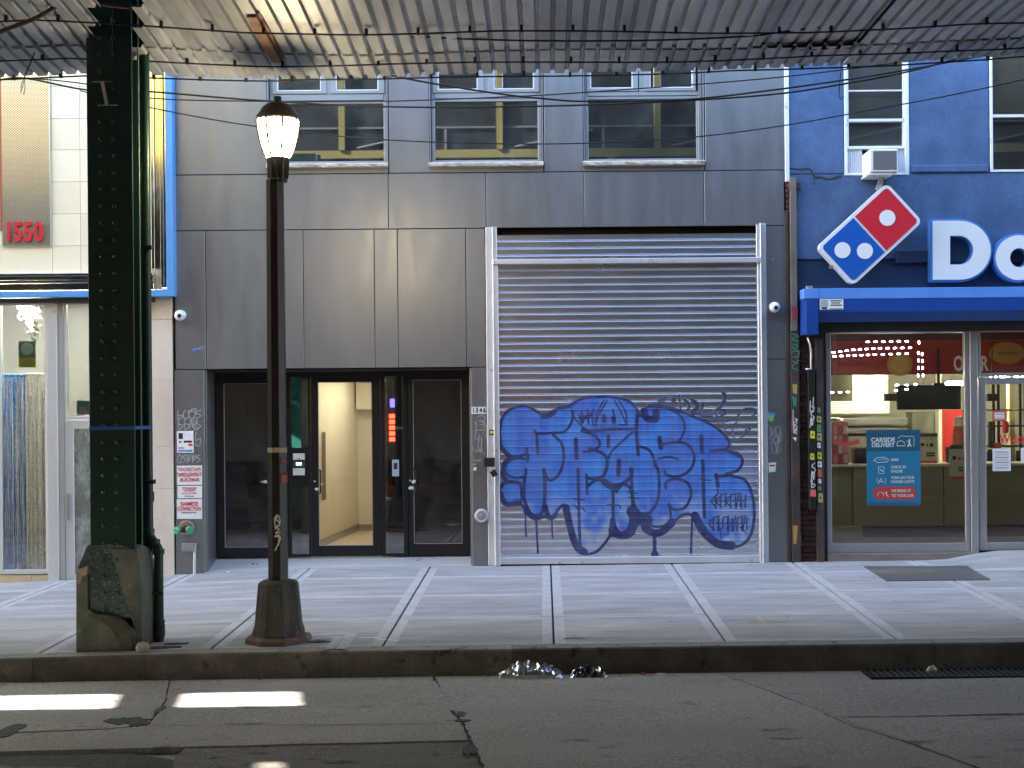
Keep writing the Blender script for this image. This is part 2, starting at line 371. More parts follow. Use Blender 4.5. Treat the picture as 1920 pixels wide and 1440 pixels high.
XS = [.075+1.52*i for i in range(-10, 12)]
YS = [-5.55, -4.03, -2.51, -.99, 0.0]
for i in range(len(XS)-1):
    for j in range(4):
        xa, xb = XS[i], XS[i+1]
        flag(xa, xb, YS[j], YS[j+1]).build('flag', [M_walk, M_walkb], walk)
# bed under the flags, as a sheet that follows them
mb = MB(); nx = 160
for i in range(nx+1):
    x = -34+i*68/nx
    for y in (-5.6, -3, -1, 0.0, .6): mb.v.append((x, y, side_z(max(-15, min(15, x)), y)-(.06 if x > 4 and y > -2 else .03)))
for i in range(nx):
    for j in range(4): mb.f.append((i*5+j, (i+1)*5+j, (i+1)*5+j+1, i*5+j+1)); mb.mi.append(0)
mb.build('sidewalk_bed', M_crack, walk)
for s in (-1, 1):   # the sidewalk carried on past the flags that are in view
    mb = MB(); a, b = (XS[-1], 60) if s > 0 else (-60, XS[0])
    mb.add([(a, -5.55, side_z(max(-15, min(15, a)), -5.55)), (b, -5.55, side_z(max(-15, min(15, b)), -5.55)), (b, 0, -.02), (a, 0, -.02)], [(0, 1, 2, 3)])
    mb.build('outer_paving', M_walk, walk)
# the ramped threshold inside the door recess
xl, xr = F(383, 1000)[0], F(886, 1000)[0]
mb = MB(); n = 10
for i in range(n+1):
    x = xl+(xr-xl)*i/n
    mb.v += [(x, -.02, side_z(x, -.02)+.003), (x, .25, side_z(x, 0)*(.5)+.03), (x, .62, .078)]
for i in range(n): mb.f += [(i*3, i*3+3, i*3+4, i*3+1), (i*3+1, i*3+4, i*3+5, i*3+2)]; mb.mi += [0, 0]
mb.build('threshold', M_wpatch, walk)
# the long expansion joints open a little: dark crack strips between the flags are the bed showing through

# ------------------------------------------------------------------ kerb
kerb = struct('kerb', (0, 0, 0))
edges = [F(p, 1240, -5.7)[0] for p in (-620, -250, 62, 275, 640, 960, 1318, 1752, 2060, 2400, 2800)]
for a, b in zip(edges[:-1], edges[1:]):
    mb = MB(); n = 6
    for i in range(n+1):
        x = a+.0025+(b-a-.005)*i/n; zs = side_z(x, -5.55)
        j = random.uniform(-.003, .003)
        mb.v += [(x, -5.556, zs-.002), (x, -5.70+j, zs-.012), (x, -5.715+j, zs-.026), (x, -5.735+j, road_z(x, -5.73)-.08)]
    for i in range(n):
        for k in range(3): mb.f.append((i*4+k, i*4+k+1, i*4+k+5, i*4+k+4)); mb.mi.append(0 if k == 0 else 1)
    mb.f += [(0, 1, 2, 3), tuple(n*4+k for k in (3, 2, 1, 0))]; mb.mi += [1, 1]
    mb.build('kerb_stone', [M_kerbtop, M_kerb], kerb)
for x in edges[1:-1]: MB().box(x-.03, x+.03, -5.70, -5.60, -.5, side_z(x, -5.55)-.035).build('joint_filler', M_crack, kerb)
for s in (-1, 1):
    x0, x1 = ((-60, edges[0]) if s < 0 else (edges[-1], 60))
    MB().box(x0, x1, -5.735, -5.556, -.5, side_z(max(-15, min(15, (x0 if s > 0 else x1))), -5.55)-.004).build('kerb_run', M_kerb, kerb)

# ------------------------------------------------------------------ road slabs
road = struct('road', (0, 0, 0))
def G(px, py, z=-.31):
    d = (CZ-z)*FPX/(py-VY); v = VY-py
    for _ in range(3):
        X = (px-VX+ROLL*v)*d/FPX; d = (CZ-road_z(X, d+CY))*FPX/(py-VY+ROLL*(px-VX))
    return (X, d+CY)
def road_slab(pts, m=M_road, lift=0.0, name='road_slab', gap=.008, sub=True, rough=0.0):
    c = [sum(p[0] for p in pts)/len(pts), sum(p[1] for p in pts)/len(pts)]
    # densify the outline a bit so that cut edges are not ruler straight
    out = []
    for i, p in enumerate(pts):
        q = pts[(i+1) % len(pts)]; L_ = math.hypot(q[0]-p[0], q[1]-p[1]); k = max(1, min(24, int(L_/.18)))
        for t in range(k):
            x = p[0]+(q[0]-p[0])*t/k; y = p[1]+(q[1]-p[1])*t/k
            if t and rough: x += random.uniform(-rough, rough); y += random.uniform(-rough, rough)
            out.append((x, y))
    out = [(x+(c[0]-x)/max(.3, math.hypot(c[0]-x, c[1]-y))*gap, y+(c[1]-y)/max(.3, math.hypot(c[0]-x, c[1]-y))*gap) for x, y in out]
    return MB().slab(out, lambda x, y: road_z(x, y)-.06+lift, lambda x, y: road_z(x, y)+lift).build(name, m, road)
gx = lambda px, Y: F(px, 1265, Y)[0]
KY = -5.74
A0 = (gx(812, KY), KY); A1 = G(868, 1358); A2 = G(905, 1440); A3 = G(960, 1560)
B0 = (gx(1345, KY), KY); B1 = G(1440, 1295); B2 = G(1575, 1346); B3 = G(1838, 1440); B4 = G(2120, 1560)
Cx = G(268, 1440)
L0 = (gx(25, KY), KY)
road_slab([A0, B0, B1, B2, B3, B4, A3, A2, A1], rough=.003)
road_slab([B0, (12, KY), (12, G(1900, 1339)[1]), G(1900, 1339), B2, B1], rough=.003)
road_slab([B2, G(1900, 1341), (12, G(1900, 1341)[1]), (12, G(1838, 1560)[1]), B4, B3], rough=.003)
P1 = G(312, 1312); P2 = G(276, 1360); y58 = G(560, 1364)[1]
road_slab([(gx(318, KY), KY), A0, G(849, 1322), A1, P2, P1], rough=.004)
road_slab([L0, (gx(318, KY), KY), P1, P2, G(200, 1366), G(0, 1374), G(-60, 1374), G(-40, 1300)], rough=.006)
road_slab([(-12, KY), L0, G(-40, 1300), G(-60, 1374), (-12, G(-60, 1374)[1])], rough=.004)
road_slab([P2, A1, G(882, 1387), G(0, 1409), G(-60, 1410), (-12, G(-60, 1410)[1]), (-12, G(-60, 1376)[1]), G(0, 1376), G(200, 1368)], m=M_road, rough=.004)
road_slab([G(345, 1402), G(884, 1389), A2, A3, G(400, 1560), G(322, 1440), G(326, 1418)], m=M_asph2, lift=-.006, rough=.006, name='road_patch')
road_slab([G(0, 1412), G(248, 1406), G(300, 1414), G(335, 1420), G(322, 1440), G(400, 1560), G(-300, 1560), (-12, G(-300, 1560)[1]), (-12, G(-60, 1412)[1])], m=M_asph, lift=-.022, rough=.012, name='road_patch')
road_slab([G(0, 1434), G(120, 1436), G(310, 1446), G(420, 1600), G(-400, 1600), G(-300, 1436)], m=M_asph2, lift=-.004, rough=.015, name='road_patch')
# potholes: dark broken hollows standing as thin ragged scabs of loose asphalt
def scab(cx, cy, rx, ry, m=M_asph, lift=.004, n=22, name='pothole'):
    X, Y = G(cx, cy); X2, _ = G(cx+rx, cy); _, Y2 = G(cx, cy+ry); a = abs(X2-X); b = abs(Y2-Y)
    pts = []
    for i in range(n):
        t = 2*math.pi*i/n; k = random.uniform(.55, 1.08); pts.append((X+a*k*math.cos(t), Y+b*k*math.sin(t)))
    MB().slab(pts, lambda x, y: road_z(x, y)-.03, lambda x, y: road_z(x, y)+lift+random.uniform(0, .004)).build(name, m, road)
for a in ((238, 1352, 46, 8), (262, 1357, 20, 6), (12, 1373, 26, 16), (862, 1340, 12, 6), (880, 1405, 16, 14), (866, 1352, 18, 2.5), (300, 1331, 9, 8)): scab(*a)
# crack lines that wander across slabs
def crack(pts, w=.008, m=M_crack, name='crack'):
    W = [G(*p) for p in pts]; mb = MB(); prev = None; L_ = []
    for a, b in zip(W[:-1], W[1:]):
        k = max(2, int(math.hypot(b[0]-a[0], b[1]-a[1])/.07))
        for t in range(k): L_.append((a[0]+(b[0]-a[0])*t/k+random.uniform(-.007, .007), a[1]+(b[1]-a[1])*t/k+random.uniform(-.01, .01)))
    L_.append(W[-1])
    vs = []
    for i, p in enumerate(L_):
        q = L_[min(i+1, len(L_)-1)]; r = L_[max(i-1, 0)]; dx, dy = q[0]-r[0], q[1]-r[1]; l = math.hypot(dx, dy) or 1
        ww = w*random.uniform(.3, 1.1); vs += [(p[0]-dy/l*ww, p[1]+dx/l*ww, road_z(*p)+.0015), (p[0]+dy/l*ww, p[1]-dx/l*ww, road_z(*p)+.0015)]
    mb.add(vs, [(2*i, 2*i+1, 2*i+3, 2*i+2) for i in range(len(L_)-1)]); mb.build(name, m, road)
crack([(812, 1268), (835, 1315), (868, 1358), (905, 1440)], .016)
crack([(700, 1290), (720, 1300), (735, 1312)], .004); crack([(1440, 1295), (1520, 1328), (1600, 1362), (1700, 1392), (1838, 1442)], .010)
crack([(1576, 1345), (1700, 1344), (1920, 1338)], .018)
crack([(50, 1378), (140, 1362), (200, 1365)], .006); crack([(560, 1364), (700, 1356), (830, 1356)], .004)
crack([(345, 1401), (560, 1395), (880, 1389)], .006); crack([(280, 1360), (600, 1360), (868, 1357)], .003)
# base sheet below the slabs and out to the horizon
mb = MB()
for x in (-300, -13, -5, 0, 5, 13, 300):
    xc = max(-12, min(12, x))
    for y in (-5.6, -7, -9, -12, -300): mb.v.append((x, y, road_z(xc, max(y, -12))-(.045 if abs(x) < 12.5 and y > -11 else .045)))
for i in range(6):
    for j in range(4): mb.f.append((i*5+j+1, (i+1)*5+j+1, (i+1)*5+j, i*5+j)); mb.mi.append(0)
mb.build('road_base', M_road, road)
mb = MB().box(-60, 60, -20.5, -15.2, -.4, -.16); mb.build('opposite_sidewalk', M_walk, None, kind='structure')
MB().add([(-300, .5, -.25), (300, .5, -.25), (300, 300, -.25), (-300, 300, -.25)], [(0, 1, 2, 3)]).build('ground', M_crack, None, kind='structure')
# ------------------------------------------------------------------ grey building
GB = thing('grey_building', (0, .1, 0), 'dark grey panel-clad building with three black glass doors and a wide shutter opening', 'building')
TH = .035
def panel(x0, y0, x1, y1, Y=0.0, parent=GB, m=M_panel, name='wall_panel', g=.0055):
    X0, X1, Z0, Z1 = RC(x0, y0, x1, y1, Y)
    return MB().box(X0+g, X1-g, Y, Y+TH, Z0+g, Z1-g, .003).build(name, m, parent)
J1, J2, J3 = 322.5, 427.0, 687.5      # joint rows measured at px 1019
HX = lambda px, py: py                # rows are measured level; roll is handled by F
def prow(xs, ya, yb, **k):
    # rows are horizontal in the world: take heights at the centre column
    z1 = F(VX, ya)[1]; z0 = F(VX, yb)[1]
    for a, b in zip(xs[:-1], xs[1:]):
        ym = (ya+yb)/2; X0 = F(a, ym)[0]; X1 = F(b, ym)[0]; g = .0055
        MB().box(X0+g, X1-g, 0, TH, z0+g, z1-g, .003).build('wall_panel', M_panel, GB)
TOPY = -330
for a, b in ((328, 500), (728, 804), (1019, 1093), (1321, 1471)): prow([a, b], 20, J1)
for a, b in ((500, 728), (804, 1019), (1093, 1321)): prow([a, b], 311, J1)
prow([328, 502, 728, 911, 1095, 1320, 1471], J1, J2)
prow([328, 386, 569, 702.5, 746, 874, 911], J2, J3)
prow([1434, 1474], J2, 677)
for (a, b, y1, y2) in ((328, 385, J3, 1075), (884, 914, J3, 1072), (1437, 1476, 677, 1072)): prow([a, b], y1, y2)
# backing wall with openings, upper storeys
def fz(py): return F(VX, py)[1]
def fx(px, py=700): return F(px, py)[0]
ztop = fz(20); B0_, B1_ = .04, .34
mb = MB()
mb.box(fx(328), fx(921), B0_, B1_, fz(J3)+.004, fz(J2)); mb.box(fx(1430), fx(1476), B0_, B1_, fz(J3)+.004, fz(J2)); mb.box(fx(328), fx(1476), B0_, B1_, fz(J2)+.001, fz(316))
for a, b in ((328, 503), (724, 808), (1015, 1097), (1317, 1474)): mb.box(fx(a, 200), fx(b, 200), B0_, B1_, fz(316), ztop)
for a, b in ((fx(328, 900)+.005, fx(384, 900)-.01), (fx(886, 900), fx(912, 900)), (fx(1440, 900), fx(1474, 900))): bx('pier_core', M_joint, GB, a, b, B0_, .62, -.4, fz(J3), 0)
mb.build('backing_wall', M_joint, GB)
# shutter opening cut: backing wall behind the shutter stays dark, housing above it
bx('upper_wall', M_panel, GB, fx(328, 200), fx(1474, 200), 0.0, .4, ztop+.01, 28, 0)
bx('roof', M_far, GB, fx(328, 200), fx(1474, 200),   .41, 14, 27.6, 27.9, 0)
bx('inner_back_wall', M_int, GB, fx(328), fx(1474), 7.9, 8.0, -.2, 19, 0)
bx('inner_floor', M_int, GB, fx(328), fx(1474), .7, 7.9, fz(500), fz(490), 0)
for xs in (fx(329), fx(1473)): bx('side_wall', M_farl, GB, xs-.02, xs+.02, .62, 14, -.3, 19.4, 0)
# recess side cheeks and head
recY = .5
zh = fz(J3)
bx('recess_cheek', M_panel, GB, F(383, 900)[0]-.001, F(383, 900)[0]+.03, TH+.002, recY, -.2, zh-.006, .002)
bx('recess_cheek', M_panel, GB, F(886, 900)[0]-.03, F(886, 900)[0]+.001, TH+.002, recY, -.2, zh-.006, .002)
bx('recess_head', M_black, GB, F(383, 700)[0]+.03, F(886, 700)[0]-.03, TH+.004, recY, zh-.03, zh-.007, .002)

# ---- upper windows: frame > panes, two casements over a fixed light
def upper_window(x0, x1, px0, px1, py1, ca, cb, ga, gb):
    X0, X1 = F(x0, 220)[0], F(x1, 220)[0]; zs = fz(304); zt = ztop-.05
    w = MB(); y0, y1 = .10, .16; fw = F(px0, 220)[0]-X0
    zp1 = fz(py1); zc = fz(172)
    frame(w, X0, X1, zs, zt, .05, y0, y1, .004)
    w.box(X0+.05, F(px0, 220)[0], y0+.012, y1, zs+.05, zp1, .003); w.box(F(px1, 220)[0], X1-.05, y0+.012, y1, zs+.05, zp1, .003)
    w.box(X0+.05, X1-.05, y0+.005, y1, zp1, zp1+.035, .003); w.box(X0+.05, X1-.05, y0-.006, y1, zp1+.04, zc+.012, .004)
    f = w.build('window', M_lgrey, GB)
    MB().box(F(px0, 220)[0], F(px1, 220)[0], y0+.03, y0+.036, zs+.05, zp1).build('pane', M_glassw, f)
    for (a, b), (g0, g1) in ((ca, ga), (cb, gb)):
        A, B = F(a, 160)[0], F(b, 160)[0]; C_, D_ = F(g0, 160)[0], F(g1, 160)[0]; zg = fz(164)
        c = MB(); c.box(A, C_, y0-.02, y1, zc+.015, zt-.05, .004); c.box(D_, B, y0-.02, y1, zc+.015, zt-.05, .004); c.box(C_, D_, y0-.02, y1, zc+.015, zg, .004)
        c.build('casement', M_lgrey, f)
        c = MB(); c.box(C_, C_+.012, y0-.012, y0+.02, zg, zt-.05, .002); c.box(D_-.012, D_, y0-.012, y0+.02, zg, zt-.05, .002); c.box(C_+.012, D_-.012, y0-.012, y0+.02, zg, zg+.012, .002)
        c.build('glazing_bead', M_white, f)
        MB().box(C_+.01, D_-.01, y0+.02, y0+.026, zg+.01, zt-.05).build('pane', M_glassw, f)
    m_ = MB(); m_.box(F(ca[1], 160)[0], F(cb[0], 160)[0], y0-.004, y1, zc+.015, zt-.05, .003); m_.build('mullion', M_lgrey, f)
    # reveal in dark trim and rough stone sill
    bx('reveal', M_lgrey, GB, X0-.012, X0-.001, .0, .10, zs, zt, 0); bx('reveal', M_lgrey, GB, X1+.001, X1+.012, 0, .10, zs, zt, 0)
    s = MB(); n = 26; a, b = F(x0-3, 308)[0], F(x1+3, 308)[0]; zt_, zb_ = fz(303.5), fz(312.5)
    for i in range(n+1):
        x = a+(b-a)*i/n; q = random.uniform
        s.v += [(x, .11, zt_), (x, -.05, zt_), (x, -.07+q(-.008, .008), zt_-.016+q(-.006, .006)), (x, -.065+q(-.01, .01), zb_+.012+q(-.006, .006)), (x, -.052, zb_), (x, .0, zb_)]
    for i in range(n):
        for k in range(5): s.f.append((i*6+k, i*6+k+1, i*6+k+7, i*6+k+6)); s.mi.append(0)
    s.f += [(5, 4, 3, 2, 1, 0), tuple(n*6+k for k in range(6))]; s.mi += [0, 0]
    s.build('window_sill', M_sill, GB)
    # things faintly visible inside: roller blind and back wall
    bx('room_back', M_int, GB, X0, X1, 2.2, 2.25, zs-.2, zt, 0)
upper_window(503, 725, 513, 720, 188, (508, 610), (618, 720), (517, 600), (628, 708))
upper_window(807, 1016, 813, 1008, 186, (810, 907), (915, 1011), (820, 895), (925, 1001))
upper_window(1096, 1318, 1101, 1307, 184, (1100, 1197), (1209, 1306), (1107, 1187), (1219, 1300))
bx('blind', mat('pale_blind', (.30, .28, .22), .8, var=.1), GB, F(936, 220)[0], F(1008, 220)[0], .19, .195, fz(300), fz(188), 0)

# ---- entrance: black frame wall in the recess, at recY
Ye = recY
def er(x0, y0, x1, y1, Y=Ye): return RC(x0, y0, x1, y1, Y)
def ex(px, Y=Ye): return F(px, 860, Y)[0]
def ez(py, Y=Ye): return F(VX, py, Y)[1]
e = MB(); zt = zh-.031; zb = .078
xl0 = F(383, 860)[0]+.03; xr0 = F(886, 860)[0]-.03
y0, y1 = Ye, Ye+.06
hd = ez(703)
e.box(xl0, xr0, y0, y1, hd, zt, .003); e.box(xl0, xr0, y1-.004, y1+.02, hd-.03, hd+.02)
for a, b in ((391, 404), (541, 546), (578, 583), (714, 722), (756, 764), (880, 884)):
    A, B = ex(a), ex(b)
    if a == 391: A = xl0
    if a == 880: B = xr0
    e.box(A, B, y0, y1, zb, hd, .003)
e.box(ex(546), ex(578), y0, y1, zb, ez(1035), .003); e.box(ex(722), ex(756), y0, y1, zb, ez(1035), .003)
e.box(ex(546), ex(578), y0-.002, y1, ez(909), ez(836), .003)
e.build('entrance_frame', M_black, GB)
for a, b, c, d in ((546, 578, 703, 836), (546, 578, 909, 1035), (722, 756, 703, 1035)):
    MB().box(ex(a), ex(b), y0+.02, y0+.028, ez(d), ez(c)).build('side_light', M_glassg, GB)
def door(x0, x1, g0, g1, gt, gb, glass, hx, fl=1):
    d = MB(); X0, X1 = ex(x0)+.004, ex(x1)-.004; G0, G1 = ex(g0), ex(g1); zt_, zb_ = hd-.001, zb+.004; a, b = y0+.006, y0+.05
    d.box(X0, G0, a, b, zb_, zt_, .004); d.box(G1, X1, a, b, zb_, zt_, .004)
    d.box(G0, G1, a, b, ez(gt), zt_, .004); d.box(G0, G1, a, b, zb_, ez(gb), .004)
    o = d.build('door', M_black, GB)
    MB().box(G0, G1, a+.018, a+.026, ez(gb), ez(gt)).build('glass_pane', glass, o)
    bd = MB(); frame(bd, G0, G1, ez(gb), ez(gt), .008, a-.003, a+.012, .001); bd.build('glazing_bead', M_alum2, o)
    hY = a-.07; hX = ex(hx); zA, zB = ez(876), ez(922)
    h = MB().tube([(hX-.05*fl, a, zA), (hX-.05*fl, hY, zA), (hX, hY, zA-.01), (hX, hY, zB+.01), (hX-.05*fl, hY, zB), (hX-.05*fl, a, zB)], .012, 8)
    h.build('handle', M_iron, o, smooth=40)
    MB().lathe([(.014, 0), (.014, -.012), (.008, -.016)], (hX-.085*fl, a, ez(899)), 12, 'y').build('lock_cylinder', M_alum2, o)
    return o
door(404, 541, 420, 524, 714, 1022, M_glassd, 503)
door(583, 714, 597, 698, 713, 1020, M_glassc, 602)
door(764, 881, 775, 866, 710, 1018, M_glassd, 781)
# paper/plastic wraps left on the handles
def wad(name, px, py, Y, r, label, sx=1.6):
    mb = MB(); cx, cz = F(px, py, Y); n = 10; prof = []
    for k in range(7):
        t = math.pi*k/6
        for i in range(n):
            a = 2*math.pi*i/n; q = random.uniform(.7, 1.15)*r
            mb.v.append((cx+sx*q*math.cos(t), Y+q*math.sin(t)*math.cos(a)*.8, cz+q*math.sin(t)*math.sin(a)))
    for k in range(6):
        for i in range(n): mb.f.append((k*n+i, k*n+(i+1) % n, (k+1)*n+(i+1) % n, (k+1)*n+i)); mb.mi.append(0)
    return tag(mb.build(name, M_offw, None), label, 'wrapping')
hy = y0-.065
wad('paper_wrap', 498, 903, hy, .022, 'crumpled white wrap on the left door handle, half behind the lamp post')
wad('paper_wrap', 603, 908, hy, .020, 'white paper sleeve on the handle of the lit middle door', .8)
wad('paper_wrap', 594, 917, hy, .020, 'small white knot of paper under the handle of the lit middle door', 1.3)
wad('paper_wrap', 776, 903, hy, .026, 'upper lump of white paper wrapped on the right door handle', 1.2)
wad('paper_wrap', 771, 915, hy, .026, 'lower lump of white paper tied to the right door handle', 1.4)
# rooms behind the doors
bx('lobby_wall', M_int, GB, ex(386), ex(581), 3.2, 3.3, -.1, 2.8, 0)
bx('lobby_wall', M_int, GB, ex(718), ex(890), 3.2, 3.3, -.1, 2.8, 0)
fz0 = .079
bx('lobby_floor', mat('dark_floor', (.06, .055, .05), .5), GB, fx(330), fx(474), .62, 3.2, fz0-.05, fz0-.006, 0)
hall = MB()   # lit hallway behind the middle door
hx0, hx1 = ex(590), F(704, 860, 2.9)[0]
zt_h = zh-.06
MB().add([(ex(560), .75, fz0), (ex(560), .75, zt_h), (F(671, 860, 4.4)[0], 4.4, zt_h), (F(671, 860, 4.4)[0], 4.4, fz0)], [(0, 3, 2, 1)]).build('hall_side_wall', M_cream, GB)
bx('hall_back_wall', M_cream, GB, F(671, 860, 4.4)[0], ex(760)+.6, 4.4, 4.5, fz0, zt_h, 0)
bx('hall_bulkhead', M_cream, GB, F(671, 860, 4.4)[0]+.01, ex(760)+.6, 4.15, 4.39, F(VX, 765, 4.2)[1], zt_h-.01, 0)
bx('hall_side_wall', M_cream, GB, ex(722)+.02, ex(722)+.08, .62, 4.4, fz0, zt_h, 0)
bx('hall_floor', M_wood, GB, ex(560), ex(722), .62, 4.4, fz0-.004, fz0+.002, 0)
bx('hall_ceiling', M_cream, GB, ex(560), ex(722), .62, 4.4, zt_h, zt_h+.05, 0)
a = Vector((ex(560), .75)); b = Vector((F(671, 860, 4.4)[0], 4.4)); d = (b-a).normalized(); nn = Vector((d.y, -d.x))*.012
MB().add([(a.x+nn.x, a.y+nn.y, fz0), (b.x+nn.x, b.y+nn.y, fz0), (b.x+nn.x, b.y+nn.y, fz0+.11), (a.x+nn.x, a.y+nn.y, fz0+.11)], [(0, 1, 2, 3)]).build('skirting', M_skirt, GB)
bx('skirting', M_skirt, GB, b.x, ex(722), 4.37, 4.39, fz0, fz0+.10, 0)
# narrow wall grille on the slanted hallway wall
t0 = .30; p = a+(b-a)*t0; q = a+(b-a)*(t0+.06); g = MB()
for k in range(9):
    u = p+(q-p)*(k/8); g.tube([(u.x+nn.x*1.5, u.y+nn.y*1.5, F(VX, 935, p.y)[1]), (u.x+nn.x*1.5, u.y+nn.y*1.5, F(VX, 807, p.y)[1])], .0045, 4)
g.build('wall_grille', M_skirt, GB)
hl = mat('hall_lamp', (1, 1, 1), emit=(1, .88, .70), es=1.15)
bx('hall_lamp', hl, GB, ex(640), ex(676), 1.2, 3.6, zt_h-.04, zt_h-.02, 0)

# intercom
ic = thing('intercom', (ex(562), Ye, ez(880)), 'intercom with two cream squares and a small black screen beside the lit middle door', 'intercom')
X0, X1, Z0, Z1 = RC(549, 849, 574, 893, Ye); bx('back_plate', M_iron, ic, X0, X1, Ye-.02, Ye-.003, Z0, Z1, .003)
for (ya, yb) in ((850, 862), (878, 891)):
    X0, X1, Z0, Z1 = RC(550, ya, 572, yb, Ye); bx('button_plate', M_offw, ic, X0, X1, Ye-.028, Ye-.0205, Z0, Z1, .002)
X0, X1, Z0, Z1 = RC(550, 864, 572, 876, Ye); bx('screen', mat('intercom_screen', (.05, .06, .07), .1), ic, X0, X1, Ye-.026, Ye-.0205, Z0, Z1, .002)
X0, X1, Z0, Z1 = RC(556, 867, 566, 872, Ye); bx('screen_light', mat('screen_glow', (.5, .6, .65), emit=(.6, .8, .9), es=.5), ic, X0, X1, Ye-.028, Ye-.0265, Z0, Z1, 0)
bx('speaker_dot', M_dark, ic, ex(560), ex(563), Ye-.0295, Ye-.0285, ez(857), ez(855), 0)
st = thing('door_sticker', (ex(741), Ye, ez(870)), 'small pale blue sticker on the glass beside the right dark door', 'sticker')
X0, X1, Z0, Z1 = RC(735, 862, 748, 893, Ye); bx('sheet', flat('pale_blue_print', (.38, .45, .52)), st, X0, X1, Ye+.012, Ye+.014, Z0, Z1, 0)
X0, X1, Z0, Z1 = RC(738, 868, 745, 880, Ye); bx('print', M_dark, st, X0, X1, Ye+.010, Ye+.0118, Z0, Z1, 0)

# number plate 1546
np_ = thing('number_plate', (F(898, 769)[0], 0, F(898, 769)[1]), 'black and white house number plate reading 1546 left of the roller shutter', 'house number')
cx0, cx1, cz0, cz1 = RC(884, 763, 912, 776)
for i, ch in enumerate('1546'):
    a = cx0+(cx1-cx0)*i/4; b = cx0+(cx1-cx0)*(i+1)/4
    bx('number_tile', M_wsign, np_, a+.001, b-.001, -.004, -.0005, cz0, cz1, .0008)
    text('digit', ch, (a+b)/2, (cz0+cz1)/2, -.005, .085, M_dark, np_, sx=.72, bold=.004)
# round siren, lock boxes, key box
cx, cz = F(903, 967)
rs = thing('round_wall_fitting', (cx, 0, cz), 'round silver sprinkler bell low on the grey pier left of the shutter', 'alarm bell')
MB().lathe([(.088, 0), (.088, -.02), (.078, -.035), (.060, -.04), (.055, -.03)], (cx, 0, cz), 32, 'y').build('outer_ring', M_galvr, rs, smooth=40)
MB().lathe([(.054, -.02), (.050, -.034), (.035, -.036), (.030, -.046), (.0, -.047)], (cx, 0, cz), 32, 'y').build('centre_disc', mat('dull_grey', (.25, .25, .25), .6), rs, smooth=40)
cx, cz = F(891, 875)
kb = thing('small_lock', (cx, 0, cz), 'small brass and white lock fixing on the grey pier beside the black padlock box', 'lock')
MB().lathe([(.02, 0), (.02, -.025), (.012, -.03)], (cx, 0, cz+.022), 12, 'y').build('brass_knob', mat('brass', (.45, .33, .06), .35, .8), kb, smooth=40)
bx('white_tab', M_wsign, kb, cx-.018, cx+.018, -.03, -.001, cz-.05, cz-.008, .006)
# cameras
def dome_cam(px, py, label):
    cx, cz = F(px, py); c = thing('security_camera', (cx, 0, cz), label, 'security camera', 'white security cameras')
    MB().lathe([(.062, 0), (.064, -.02), (.055, -.035)], (cx, 0, cz), 24, 'y').build('mount_base', M_white, c, smooth=50)
    MB().lathe([(.04, -.03), (.060, -.045), (.068, -.07), (.064, -.10), (.046, -.125), (.02, -.135), (0, -.137)], (cx, 0, cz-.005), 24, 'y').build('eyeball', M_white, c, smooth=60)
    MB().lathe([(.030, -.118), (.028, -.132), (.018, -.142), (0, -.146)], (cx+.004, 0, cz-.012), 18, 'y').build('lens', mat('lens_black', (.01, .01, .012), .1), c, smooth=60)
dome_cam(340, 591, 'white eyeball security camera on the grey wall above the left pier, beside the cream stone')
dome_cam(1451, 576, 'white eyeball security camera between the roller shutter and the pizza shop awning')

# signs on the left pier
def signboard(x0, y0, x1, y1, name, label, cat, m=M_wsign, Y=-.001, t=.004):
    X0, X1, Z0, Z1 = RC(x0, y0, x1, y1); o = thing(name, ((X0+X1)/2, 0, Z0), label, cat)
    bx('sheet', m, o, X0, X1, Y-t, Y, Z0, Z1, .001); return o, X0, X1, Z0, Z1
def T(o, s, px, py, size_px, m=M_red, Y=-.0065, sx=.9, **k):
    X, Z = F(px, py, 0); return text(k.pop('name', 'lettering'), s, X, Z, Y, size_px*1.38*18.65/FPX, m, o, sx=sx, **k)
o, *_ = signboard(332, 808, 363, 849, 'notice', 'white paper notice with a dark blue emblem, above the red lettered signs', 'notice')
for r, m in (((335, 812, 343, 823), M_dark), ((345, 826, 360, 830), M_dark), ((336, 827, 340, 830), M_dark), ((353, 832, 361, 836), M_red), ((334, 839, 345, 841), M_red), ((334, 843, 361, 847), flat('mid_blue_print', (.1, .3, .6)))):
    X0, X1, Z0, Z1 = RC(*r); bx('print', m, o, X0, X1, -.0065, -.0055, Z0, Z1, 0)
o, *_ = signboard(332, 873, 379, 909, 'building_sign', 'white sign reading BUILDING, red letters scrawled over, topmost of three red lettered signs', 'sign')
T(o, 'YELLOW CAPS', 355, 880, 6.5, sx=.75); T(o, 'THROUGHOUT', 355, 890, 7, sx=.68, bold=.001); T(o, 'BUILDING', 356, 900, 6.5, bold=.001)
sc = MB()
for k in range(4):
    x = 337; pts = []
    while x < 376: pts.append(F(x, 880+k*6+random.uniform(-4, 4))); x += random.uniform(1.5, 4)
    sc.ribbon(pts, .0035, -.0075)
sc.build('marker_scribble', flat('faded_marker', (.25, .08, .14)), o)
o, *_ = signboard(333, 911, 379, 934, 'building_sign', 'small white sign of fine red lines, between the two larger red lettered signs', 'sign')
T(o, 'SPRINKLER', 355, 915.5, 4.5); T(o, 'SHUTOFF', 355, 920, 4); T(o, 'VALVE LOCATED', 355, 925, 3); T(o, 'IN CELLAR', 355, 930.5, 3)
o, *_ = signboard(332, 936, 379, 973, 'building_sign', 'white sign with red capitals reading SIAMESE CONNECTION above the green caps', 'sign')
T(o, 'SIAMESE', 355, 945, 7.5, bold=.0015); T(o, 'CONNECTION', 355, 954, 7.5, bold=.0012, sx=.64); T(o, 'SPRINKLER ONLY', 355, 961, 3, m=M_dark)
